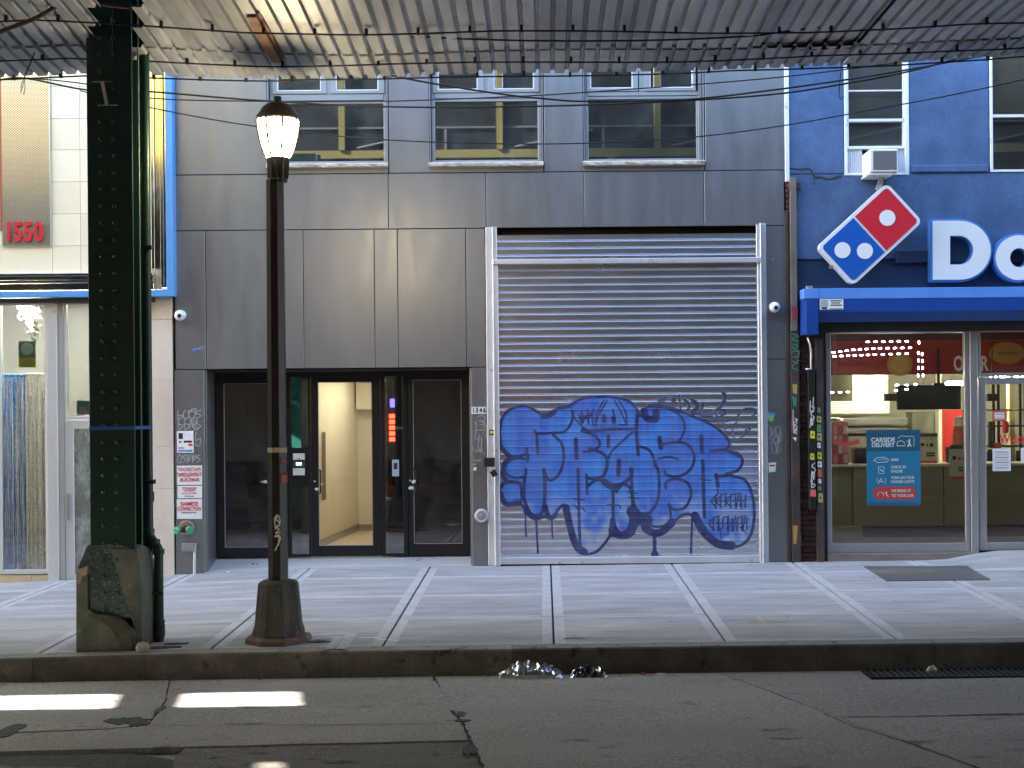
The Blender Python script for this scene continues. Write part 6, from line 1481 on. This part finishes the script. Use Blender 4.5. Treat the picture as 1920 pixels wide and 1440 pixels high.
STK = [(1519, 808, 1528, 822, 'y'), (1531, 812, 1541, 826, 'o'), (1531, 796, 1540, 810, 'g'), (1531, 780, 1540, 792, 'o'), (1532, 764, 1539, 774, 'g'), (1532, 830, 1539, 840, 'w'), (1519, 850, 1527, 862, 'y'), (1532, 848, 1541, 861, 'y'), (1533, 865, 1541, 876, 'w'), (1533, 880, 1541, 894, 'r'), (1534, 898, 1540, 906, 'w'), (1533, 912, 1540, 919, 'g'), (1534, 925, 1543, 942, 'o'), (1519, 918, 1530, 931, 'r')]
cmap = {'y': flat('stk_yellow', (.62, .56, .05)), 'o': flat('stk_ochre', (.45, .42, .14)), 'g': flat('stk_green', (.16, .28, .12)), 'w': M_wsign, 'r': flat('stk_red', (.6, .14, .1))}
for a, b, c_, d_, k in STK:
    Y_ = YRl-.003 if a < 1531 else -.063; X0, X1, Z0, Z1 = RC(a, b, c_, d_, Y_); MB().prism([(X0, Z0+.004), (X1, Z0-.004), (X1-.003, Z1-.003), (X0+.004, Z1+.003)], Y_, Y_+.0025).build('sticker', cmap[k], rail)
    if k in 'yow': bx('print', M_dark, rail, X0+.018, X1-.02, Y_-.0018, Y_-.0005, (Z0+Z1)/2-.010, (Z0+Z1)/2+.012, 0)
scrawl('painted_tag', loops(1518, 752, 1527, 772, 1)+loops(1518, 770, 1527, 790, 1)+loops(1518, 782, 1527, 802, 1)+loops(1520, 868, 1529, 890, 1)+loops(1520, 884, 1529, 904, 1)+loops(1520, 900, 1529, 914, 1)+[[(1525, 745), (1524, 765)]], YRl-.003, .010, M_tagw, '', rail)

# ---- pizza shop front
yP = .06
def pz(py, Y=yP): return F(VX, py, Y)[1]
def pxx(px, Y=yP): return F(px, 830, Y)[0]
bx('head_beam', M_mortar, BB, F(1546, 612)[0], XE, .03, .2, pz(621), bz(606)+.0, .003)
SF = MB(); frame(SF, pxx(1549), pxx(1817), pz(1041), pz(623), .06, yP-.03, yP+.06, .004, wb=.115, wt=.05); sf = SF.build('shop_window', M_alum2, BB)
MB().box(pxx(1549)+.06, pxx(1817)-.06, yP, yP+.01, pz(1041)+.115, pz(623)-.05).build('pane', M_glasss, sf)
bx('corner_post', M_alum2, BB, pxx(1818), pxx(1832), yP-.045, yP+.06, side_z(5.3, 0), pz(621), .004)
TF = MB(); frame(TF, pxx(1833), pxx(1990), pz(713), pz(623), .045, yP-.01, yP+.06, .004); tf = TF.build('transom', M_alum2, BB)
MB().box(pxx(1833)+.045, pxx(1990)-.045, yP+.01, yP+.018, pz(713)+.045, pz(623)-.045).build('pane', M_glasss, tf)
TD = MB(); frame(TD, pxx(1835), pxx(1990), pz(1039), pz(715), .09, yP-.018, yP+.05, .005, wt=.085, wb=.10); td = TD.build('door', M_alum2, BB)
MB().box(pxx(1835)+.09, pxx(1990)-.09, yP+.01, yP+.018, pz(1039)+.10, pz(715)-.085).build('pane', M_glasss, td)
SX = MB(); frame(SX, pxx(1992), XE, pz(1039), pz(623), .06, yP-.03, yP+.06, .004); sx_ = SX.build('shop_window', M_alum2, BB)
MB().box(pxx(1992)+.06, XE-.06, yP, yP+.01, pz(1039)+.06, pz(623)-.06).build('pane', M_glasss, sx_)
cb_ = MB(); xx_ = pxx(1548)
cb_.box(pxx(1547), pxx(1832), -.03, .14, side_z(4, 0)-.05, pz(1041)-.003, .008); cb_.build('stone_curb', mat('worn_brown_stone', (.20, .165, .14), .85, var=.3, vs=5, stretch=(.5, 1, 2), bump=.6, bs=18), BB)
# interior, floor level with the sill
fi = .20
IN = 'shop_interior'
M_iw = mat('interior_white_wall', (.62, .63, .52), .6); M_ir = mat('interior_red_wall', (.55, .02, .02), .5); M_cnt = mat('olive_counter', (.30, .27, .15), .5, var=.05)
bx('interior_floor', mat('brown_tile_floor', (.30, .22, .12), .3, var=.1, vs=5), BB, 3.6, XE, yP+.07, 6, fi-.05, fi, 0)
bx('interior_ceiling', mat('purple_grey_ceiling', (.13, .11, .12), .7), BB, 3.6, XE, yP+.07, 2.4, 3.12, 3.17, 0)
bx('kitchen_ceiling', M_iw, BB, 3.6, XE, 2.41, 6, 2.78, 2.83, 0)
bx('interior_back_wall', M_iw, BB, 3.6, XE, 6, 6.1, fi, 3.2, 0); bx('interior_side_wall', M_iw, BB, 3.55, 3.6, .2, 6, fi, 3.2, 0); bx('interior_side_wall', M_iw, BB, XE-.05, XE, .2, 6, fi, 3.2, 0)
# red menu band with cream lettering
Yb = 2.38
zb0, zb1 = F(1700, 702, Yb)[1], F(1700, 640, Yb)[1]
hb = thing('menu_band', (5.5, Yb, zb0), 'long dark red band with cream letters ORDER above the pizza shop counter', 'sign band')
bx('red_board', mat('menu_red', (.30, .012, .014), .45), hb, 3.65, XE-.1, Yb, Yb+.02, zb0, zb1, .002)
bx('upper_board', mat('menu_plum', (.10, .02, .035), .5), hb, 3.65, XE-.1, Yb+.001, Yb+.02, zb1+.002, 3.11, .002)
for ch_, px in (('O', 1797), ('R', 1845)):
    X, Zl = F(px, 683, Yb); text('letter', ch_, X, Zl, Yb-.01, 27*1.0*1.42*21/FPX, M_wsign, hb, sx=.62, bold=.008)
for (px, py, s_, c_) in ((1687, 683, 24, 'a'), (1888, 662, 26, 'b')):
    X, Zl = F(px, py, Yb); r_e = s_*21/FPX
    MB().prism([(X+r_e*(1.0 if c_ == 'a' else 1.3)*math.cos(t_*.2618), Zl+r_e*(.93 if c_ == 'a' else .8)*math.sin(t_*.2618)) for t_ in range(24)], Yb-.012, Yb-.001).build('round_emblem', mat('mustard_print', (.42, .24, .05), .5), hb)
    if c_ == 'a': MB().prism([(X+r_e*.68*math.cos(t_*.2618), Zl+r_e*.66*math.sin(t_*.2618)) for t_ in range(24)], Yb-.016, Yb-.0125).build('emblem_centre', mat('tan_print', (.5, .33, .12), .5), hb)
    else: MB().ribbon([(X-.13+.26*k/11, Zl+.018*(-1)**k) for k in range(12)], .018, Yb-.014).build('emblem_scribble', M_dark, hb)
# counter
Yc = 1.25; ct = thing('shop_counter', (5.5, Yc, fi), 'long olive beige service counter with brown kickboard inside the pizza shop', 'counter')
ztc = F(1700, 870, Yc)[1]
bx('front', M_cnt, ct, F(1600, 900, Yc)[0], XE-.3, Yc, Yc+.6, fi+.15, ztc-.035, .004); bx('kickboard', mat('brown_kick', (.09, .05, .025), .5), ct, F(1600, 900, Yc)[0], XE-.3, Yc+.02, Yc+.6, fi, fi+.149, 0)
bx('counter_top', mat('cream_top', (.62, .58, .42), .4), ct, 3.6, XE-.3, Yc-.03, Yc+.62, ztc-.034, ztc, .004)
bx('left_return', M_cnt, ct, 3.62, F(1600, 900, Yc)[0]-.002, Yc+.05, Yc+.6, fi, ztc-.036, .003)
bx('step_box', M_cnt, ct, 3.62, F(1616, 1000, .9)[0], .85, 1.1, fi, F(1600, 988, .9)[1], .003)
bx('panel_joint', M_crack, ct, F(1768, 900, Yc)[0], F(1770, 900, Yc)[0], Yc-.003, Yc-.001, fi+.16, ztc-.04, 0)
# kitchen: extractor hood, ovens, screens
kt = thing('extractor_hood', (4.6, 4, 1.9), 'bright steel extractor hood hanging over the oven at the back of the pizza shop', 'extractor hood')
hd1 = RC(1598, 714, 1666, 752, 4.2); hd2 = RC(1560, 752, 1700, 776, 4.0)
Mh = mat('hood_steel', (.75, .75, .62), .4, .3)
bx('upper_box', Mh, kt, hd1[0], hd1[1], 4.2, 5, hd1[2], 2.75, .01); bx('lower_box', Mh, kt, 3.7, F(1668, 770, 4)[0], 4.0, 5.2, hd2[2], hd2[3], .01)
ov = thing('pizza_oven', (4.9, 4, 1), 'long grey steel conveyor oven behind the counter under the hood', 'oven')
o4 = RC(1575, 782, 1702, 870, 4.0); Mst = mat('oven_steel', (.20, .20, .19), .35, .6)
bx('oven_body', Mst, ov, 3.75, o4[1], 4.0, 5.2, .5, F(1650, 800, 4)[1], .02)
bx('oven_top', Mst, ov, 3.75, o4[1], 3.95, 5.1, F(1650, 798, 4)[1], F(1650, 783, 4)[1], .02)
bx('oven_slot', M_joint, ov, 3.9, o4[1]-.1, 3.98, 3.999, F(1650, 836, 4)[1], F(1650, 812, 4)[1], 0)
bx('shelf', Mst, ov, 3.75, o4[1]+.05, 3.7, 3.95, F(1650, 809, 4)[1], F(1650, 806, 4)[1], 0)
wr = MB(); r_ = random.Random(5)
for i in range(14): wr.box(3.95+.035*i+r_.uniform(-.02, .02), 4.02+.04*i, 3.75, 3.9, F(1600, 797, 3.8)[1]+r_.uniform(0, .05), F(1600, 797, 3.8)[1]+.09+r_.uniform(0, .04), .01)
tag(wr.build('paper_stack', M_wsign, None), 'heap of white papers on the shelf before the oven, left end', 'papers')
sc = thing('menu_screen', (5.6, 2.2, 2), 'big dark menu screen hanging from the ceiling over the pizza shop counter', 'screen')
s1 = RC(1682, 722, 1802, 768, 2.2); bx('screen', mat('screen_black', (.015, .018, .022), .15), sc, s1[0], s1[1], 2.2, 2.26, s1[2], s1[3], .006)
bx('bracket', M_iron, sc, F(1758, 700, 2.2)[0], F(1763, 700, 2.2)[0], 2.22, 2.25, s1[3], 2.78, 0); bx('bracket_foot', M_iron, sc, F(1750, 700, 2.2)[0], F(1770, 700, 2.2)[0], 2.2, 2.27, s1[3], s1[3]+.03, 0)
s2 = RC(1660, 738, 1682, 752, 2.2); sm = thing('small_screen', (5, 2.2, 2), 'small dark box just left of the big hanging menu screen', 'screen'); bx('box', M_iron, sm, s2[0], s2[1]-.004, 2.2, 2.3, s2[2], s2[3], .004)
s3 = RC(1852, 738, 1873, 752, 1.6); sm = thing('small_screen', (6, 1.6, 2), 'small dark box hanging behind the top of the shop door glass', 'screen'); bx('box', M_iron, sm, s3[0], s3[1], 1.6, 1.7, s3[2], s3[3], .004); bx('rod', M_iron, sm, s3[0]+.07, s3[0]+.085, 1.64, 1.66, s3[3], 3.1, 0)
# red wall panel, poster stands, cups, boxes
rw = RC(1764, 768, 1812, 866, 4.5); bx('red_wall_panel', M_ir, BB, rw[0], F(1818, 800, 4.5)[0], 4.45, 4.5, fi, rw[3], 0)
bx('white_column', M_iw, BB, F(1757, 800, 4.3)[0], F(1763, 800, 4.3)[0], 4.2, 4.4, fi, 2.75, 0)
bx('steel_cupboard', mat('grey_cupboard', (.20, .20, .17), .4, .4), BB, F(1704, 800, 4.8)[0], F(1756, 800, 4.8)[0], 4.6, 5.0, fi, F(1730, 772, 4.8)[1], .01)
bx('yellow_column', mat('cream_column', (.62, .58, .33), .6), BB, F(1893, 800, 3)[0], F(1903, 800, 3)[0], 3, 3.15, fi, 2.77, .005)
def poster_stand(x0, y0, x1, y1, Y, label):
    X0, X1, Z0, Z1 = RC(x0, y0, x1, y1, Y); o = thing('poster_stand', ((X0+X1)/2, Y, Z0), label, 'poster'); h = Z1-Z0; w = X1-X0
    bx('sheet', mat('cream_print', (.56, .53, .38), .5), o, X0, X1, Y, Y+.01, Z0, Z1, 0); bx('red_foot', M_red, o, X0, X1, Y-.003, Y-.0005, Z0, Z0+h*.07, 0); bx('blue_head', flat('slate_print', (.06, .09, .12)), o, X0, X1, Y-.003, Y-.0005, Z1-h*.12, Z1, 0)
    for i, (u, v, r, m) in enumerate(((.22, .62, .09, M_brown), (.45, .60, .07, mat('meat_print', (.30, .07, .04))), (.68, .6, .1, M_brown), (.70, .80, .07, flat('mustard', (.5, .4, .08))))):
        MB().prism([(X0+w*u+w*r*math.cos(t_), Z0+h*v+w*r*1.0*math.sin(t_)) for t_ in [k*.5236 for k in range(12)]], Y-.004-.0003*i, Y-.0005).build('print', m, o)
    for v in (.30, .22): bx('print', M_dark, o, X0+w*.4, X0+w*.85, Y-.003, Y-.0005, Z0+h*v, Z0+h*(v+.05), 0)
poster_stand(1722, 812, 1758, 868, 1.5, 'cream food poster on the counter right of the blue delivery poster')
poster_stand(1780, 834, 1822, 898, .9, 'cream food poster standing lower at the right edge of the big window')
cs = thing('cup_stack', (F(1795, 830, 1.45)[0], 1.45, ztc), 'stack of red and white paper cups and boxes against the red wall', 'cups')
X, Zc = F(1796, 840, 1.45)
bx('dark_base', M_iron, cs, F(1778, 840, 1.45)[0], F(1812, 840, 1.45)[0], 1.45, 1.6, ztc, F(1790, 838, 1.45)[1], .01)
MB().lathe([(.10, 0), (.085, .20), (.07, .27), (.06, .28)], (X+.03, 1.5, F(1790, 838, 1.45)[1]), 14).build('cups', mat('orange_cups', (.50, .13, .05), .5, var=.5, vs=18), cs, smooth=40)
MB().lathe([(.07, 0), (.065, .09), (.05, .12), (.01, .13)], (X+.03, 1.5, F(1790, 838, 1.45)[1]+.285), 14).build('lid_cups', mat('white_cups', (.6, .5, .42), .5, var=.3, vs=18), cs, smooth=40)
fr2 = thing('drinks_fridge', (3.9, 1.0, ztc), 'pink and red glass fronted display at the left end of the counter', 'display case')
X0, X1, Z0, Z1 = RC(1559, 790, 1591, 868, 1.3); bx('case', mat('pink_display', (.42, .12, .11), .5, var=.4, vs=12), fr2, X0, X1, 1.3, 1.7, ztc, Z1, .01)
for i in range(4):
    for j in range(3): bx('box', mat('pink_box%d' % ((i+j) % 3), ((.55, .2, .18), (.38, .05, .06), (.55, .42, .38))[(i+j) % 3], .5), fr2, X0+.02+.07*j, X0+.075+.07*j, 1.28, 1.2995, ztc+.02+.13*i, ztc+.13+.13*i, .003)
bx('till', M_iron, ct, F(1600, 850, 1.6)[0], F(1625, 850, 1.6)[0], 1.5, 1.75, ztc+.001, F(1610, 840, 1.6)[1], .015); bx('cream_machine', M_iw, ct, F(1592, 850, 1.8)[0], F(1625, 850, 1.8)[0], 1.8, 1.84, F(1610, 838, 1.8)[1], F(1610, 818, 1.8)[1], .01)
# ribbon decal on glass
dc_ = thing('glass_decal', (F(1588, 833, yP)[0], yP, F(1588, 833, yP)[1]), 'curved red ribbon decal on the shop window glass', 'decal')
MB().ribbon([F(x, y, yP-.006) for x, y in cr([(1566, 828), (1580, 832), (1596, 832), (1609, 828)], 4)], .055, yP-.006).build('ribbon', flat('decal_red', (.42, .06, .05)), dc_)
# shelves and clutter seen through the door
cl = thing('storage_rack', (6.2, 2.6, fi), 'black wire rack with tubs and hanging coats behind the shop door', 'storage rack')
for px in (1862, 1871, 1912, 1921, 1960): bx('upright', M_iron, cl, F(px, 800, 2.6)[0], F(px, 800, 2.6)[0]+.03, 2.6, 2.64, ztc, 2.5, 0)
for py in (770, 800, 838, 868): bx('shelf', M_iron, cl, F(1852, py, 2.6)[0], F(1975, py, 2.6)[0], 2.55, 2.9, F(1900, py, 2.6)[1], F(1900, py, 2.6)[1]+.02, 0)
for (a, b, c_, d_, m) in ((1853, 790, 1860, 840, M_iron), (1854, 806, 1861, 828, mat('blue_bottle', (.1, .2, .5))), (1851, 868, 1860, 884, mat('blue_tub', (.1, .25, .6))), (1864, 830, 1876, 846, M_ir), (1880, 790, 1890, 812, M_ir), (1851, 842, 1866, 866, M_iron), (1905, 845, 1920, 868, M_iron), (1876, 768, 1886, 790, M_iron)):
    X0, X1, Z0, Z1 = RC(a, b, c_, d_, 2.5); bx('tub', m, cl, X0, X1, 2.45, 2.54, Z0, Z1, .015)
def notice(x0, y0, x1, y1, label, m, lines, Y=yP+.004, red=False):
    X0, X1, Z0, Z1 = RC(x0, y0, x1, y1, Y); o = thing('door_notice', ((X0+X1)/2, Y, Z0), label, 'notice'); 
    if red: bx('border', flat('orange_red', (.6, .14, .06)), o, X0, X1, Y-.002, Y, Z0, Z1, 0); bx('sheet', M_wsign, o, X0+.025, X1-.025, Y-.005, Y-.0022, Z0+.025, Z1-.025, 0)
    else: bx('sheet', M_wsign, o, X0, X1, Y-.003, Y, Z0, Z1, 0)
    for i in range(lines): bx('print', M_tag if i % 2 else M_dark, o, X0+.03, X1-.03, Y-.0065, Y-.0055, Z1-.03-(Z1-Z0-.05)*(i+.5)/lines, Z1-.03-(Z1-Z0-.05)*(i+.5)/lines+.006, 0)
notice(1861, 841, 1895, 883, 'white printed notice taped to the shop door glass', M_wsign, 7)
notice(1861, 770, 1887, 789, 'small orange bordered notice high on the shop door glass', M_wsign, 2, red=True)
notice(1914, 840, 1936, 866, 'white paper at the right edge of the frame on the shop door', M_wsign, 3)
wl = thing('door_lettering', (F(1905, 824, yP)[0], yP, F(1905, 824, yP)[1]), 'red Welcome lettering on the pizza shop door glass', 'lettering')
X, Zl = F(1874, 823, yP); text('lettering', 'Welcome', X, Zl, yP+.003, .165, M_red, wl, sx=.78, align='LEFT', bold=.003)
# the blue poster
cp = thing('delivery_poster', (F(1675, 948, yP)[0], yP, F(1675, 948, yP)[1]), 'blue poster reading CARSIDE DELIVERY stuck inside the pizza shop window', 'poster')
X0, X1, Z0, Z1 = RC(1625, 806, 1726, 948, yP-.01); YQ = yP-.008
bx('sheet', flat('poster_blue', (.018, .17, .30), .5), cp, X0, X1, YQ, YQ+.003, Z0, Z1, 0); bx('header', flat('poster_teal', (.012, .09, .15), .5), cp, X0, X1, YQ-.002, YQ-.0002, Z1-(Z1-Z0)*.28, Z1, 0)
bx('footer', flat('poster_deep', (.02, .10, .22), .5), cp, X0, X1, YQ-.002, YQ-.0002, Z0, Z0+(Z1-Z0)*.045, 0)
Mpw = flat('poster_white', (.62, .68, .66), .5)
def pt(s, px, py, h, sx=.9, al='CENTER', m=Mpw, b=.001): X, Zl = F(px, py, YQ); text('print', s, X, Zl, YQ-.005, h*1.4*18.7/FPX, m, cp, sx=sx, align=al, bold=b)
pt('CARSIDE', 1655.5, 825, 8.2, 1.0, b=.002); pt('DELIVERY', 1655.5, 834.5, 8.2, .87, b=.002); pt('PARK', 1670, 862.5, 5.2, .85, 'LEFT'); pt('CHECK IN', 1670, 876, 5.2, .85, 'LEFT'); pt('ONLINE', 1670, 884, 5.2, .85, 'LEFT'); pt('TURN ON YOUR', 1670, 896, 5.2, .8, 'LEFT'); pt('HAZARD LIGHTS', 1670, 903.5, 5.2, .8, 'LEFT')
rx = [F(x, y, YQ) for x, y in [(1638+12*(1-math.cos(t_))*0+12*math.cos(t_+math.pi/2)+9, 925+11.5*-math.sin(t_+math.pi/2)) for t_ in [k*math.pi/8 for k in range(9)]]]
def pill(px0, px1, pyc, r): return [F(px0+r+r*math.cos(R(a)), pyc-r*math.sin(R(a)), YQ) for a in range(90, 271, 20)]+[F(px1-r+r*math.cos(R(a)), pyc-r*math.sin(R(a)), YQ) for a in range(-90, 91, 20)]
MB().prism(pill(1637, 1718, 924.5, 12), YQ-.003, YQ-.0003).build('print', flat('poster_red', (.50, .05, .04), .5), cp)
pt('WE BRING IT', 1671, 920.5, 5.2, .85, 'LEFT'); pt('TO YOUR CAR', 1671, 929.5, 5.2, .85, 'LEFT')
ic_ = MB(); rb2 = lambda pts, w: ic_.ribbon([F(x, y, YQ) for x, y in pts], w, YQ-.0062)
rb2([(1638, 863), (1645, 858), (1658, 857), (1666, 862), (1664, 866), (1645, 867), (1638, 863)], .008); rb2([(1647, 862), (1656, 860), (1662, 862)], .006)
rb2([(1647, 875), (1657, 875), (1657, 888), (1647, 888), (1647, 875)], .008); rb2([(1650, 880), (1655, 884)], .012); rb2([(1648, 903), (1652, 897), (1656, 903), (1648, 903)], .012); rb2([(1645, 896), (1644, 902), (1647, 907)], .006); rb2([(1659, 896), (1661, 902), (1658, 907)], .006)
rb2([(1682, 836), (1682, 829), (1688, 826), (1695, 829), (1697, 836), (1682, 836)], .009); rb2([(1683, 822), (1690, 817), (1700, 818), (1712, 818), (1714, 822), (1713, 837)], .006); rb2([(1705, 824), (1705, 831), (1702, 837)], .018); rb2([(1705, 831), (1708, 837)], .014); rb2([(1700, 828), (1705, 826)], .01)
rb2([(1646, 930), (1646, 924), (1652, 922), (1656, 925), (1657, 930)], .007); rb2([(1662, 922), (1662, 927), (1665, 931)], .012); rb2([(1658, 924), (1662, 924)], .008)
ic_.build('print', Mpw, cp)
# lights: downlights, tube lights and glowing dashes for LED reflections in the glass
lt = mat('shop_led', (1, 1, .95), emit=(1, .97, .80), es=17); ld = mat('warm_downlight', (1, .9, .6), emit=(1, .82, .45), es=4)
for (a, b, py, Y) in ((1624, 1662, 709, 3.4), (1774, 1806, 719, 2.7), (1858, 1891, 706, 3.2), (1898, 1935, 706, 3.2)):
    X0, X1 = F(a, py, Y)[0], F(b, py, Y)[0]; zz_ = F((a+b)/2, py, Y)[1]; o = thing('tube_light', ((X0+X1)/2, Y, zz_), 'white tube light in the pizza shop, %s' % {1624: 'left, above the steel hood', 1774: 'beside the hanging menu screen', 1858: 'behind the door transom, left one', 1898: 'behind the door transom, at the right frame edge'}[a], 'light')
    MB().box(X0, X1, Y-.06, Y+.06, zz_-.03, zz_+.03, .02).build('diffuser', lt, o)
for px, py in ((1663, 698), ):
    X, Zl = F(px, py, 2.9); tag(MB().lathe([(.0, 0), (.10, .0), (.11, .02), (.0, .03)], (X, 2.9, Zl), 20).build('ceiling_lamp', lt, None), 'small round glowing ceiling lamp under the round emblem', 'light')
for i, (px, py, lab) in enumerate(((1560, 630, 'dim warm recessed light at the top left corner of the shop window'), (1728, 629, 'dim warm recessed light at the top middle of the shop window'), (1848, 640, 'dim warm recessed light in the door transom, left one'), (1905, 628, 'dim warm recessed light in the door transom, right one'))):
    Y = .9+.25*(i % 2); X, Zl = F(px, py, Y); tag(MB().lathe([(.0, 0), (.07, .0), (.075, .012), (.0, .02)], (X, Y, 3.105), 18).build('recessed_light', ld, None), lab, 'light')
reflected_dash = thing('led_string', (4.8, .3, 2.6), 'string of small white LED dashes hanging inside the top of the pizza shop window', 'light string')
Ml = mat('led_white', (1, 1, 1), emit=(.85, .88, 1), es=9)
paths = [[(1563, 661), (1600, 656), (1650, 653), (1720, 652)], [(1565, 668), (1640, 665), (1700, 663), (1722, 662)], [(1627, 641), (1700, 640), (1722, 639)], [(1723, 642), (1722, 662), (1722, 690), (1721, 718)], [(1729, 664), (1730, 690), (1732, 718)], [(1682, 722), (1700, 722), (1733, 719)], [(1680, 732), (1700, 730), (1722, 727)], [(1560, 736), (1590, 735), (1640, 732)]]
pts_ = []
for p_ in paths:
    L_ = 0; prev = p_[0]; acc = 0
    for a, b in zip(p_[:-1], p_[1:]):
        n = max(1, int(math.hypot(b[0]-a[0], b[1]-a[1])/12.2))
        for k in range(n): pts_.append((a[0]+(b[0]-a[0])*k/n, a[1]+(b[1]-a[1])*k/n, abs(b[0]-a[0]) > abs(b[1]-a[1])))
for x, y, hor in pts_:
    X, Zl = F(x, y, .3); a, b = (.020, .008) if hor else (.008, .018)
    MB().box(X-a, X+a, .295, .305, Zl-b, Zl+b, .004).build('led', Ml, reflected_dash)
wm = MB()
for p_ in paths: wm.tube([(F(x, y, .3)[0], .312, F(x, y, .3)[1]) for x, y in p_], .0025, 4)
wm.build('wire', M_cable, reflected_dash)  # joining wire made up for the reflected dashes
bpy.context.view_layer.update()
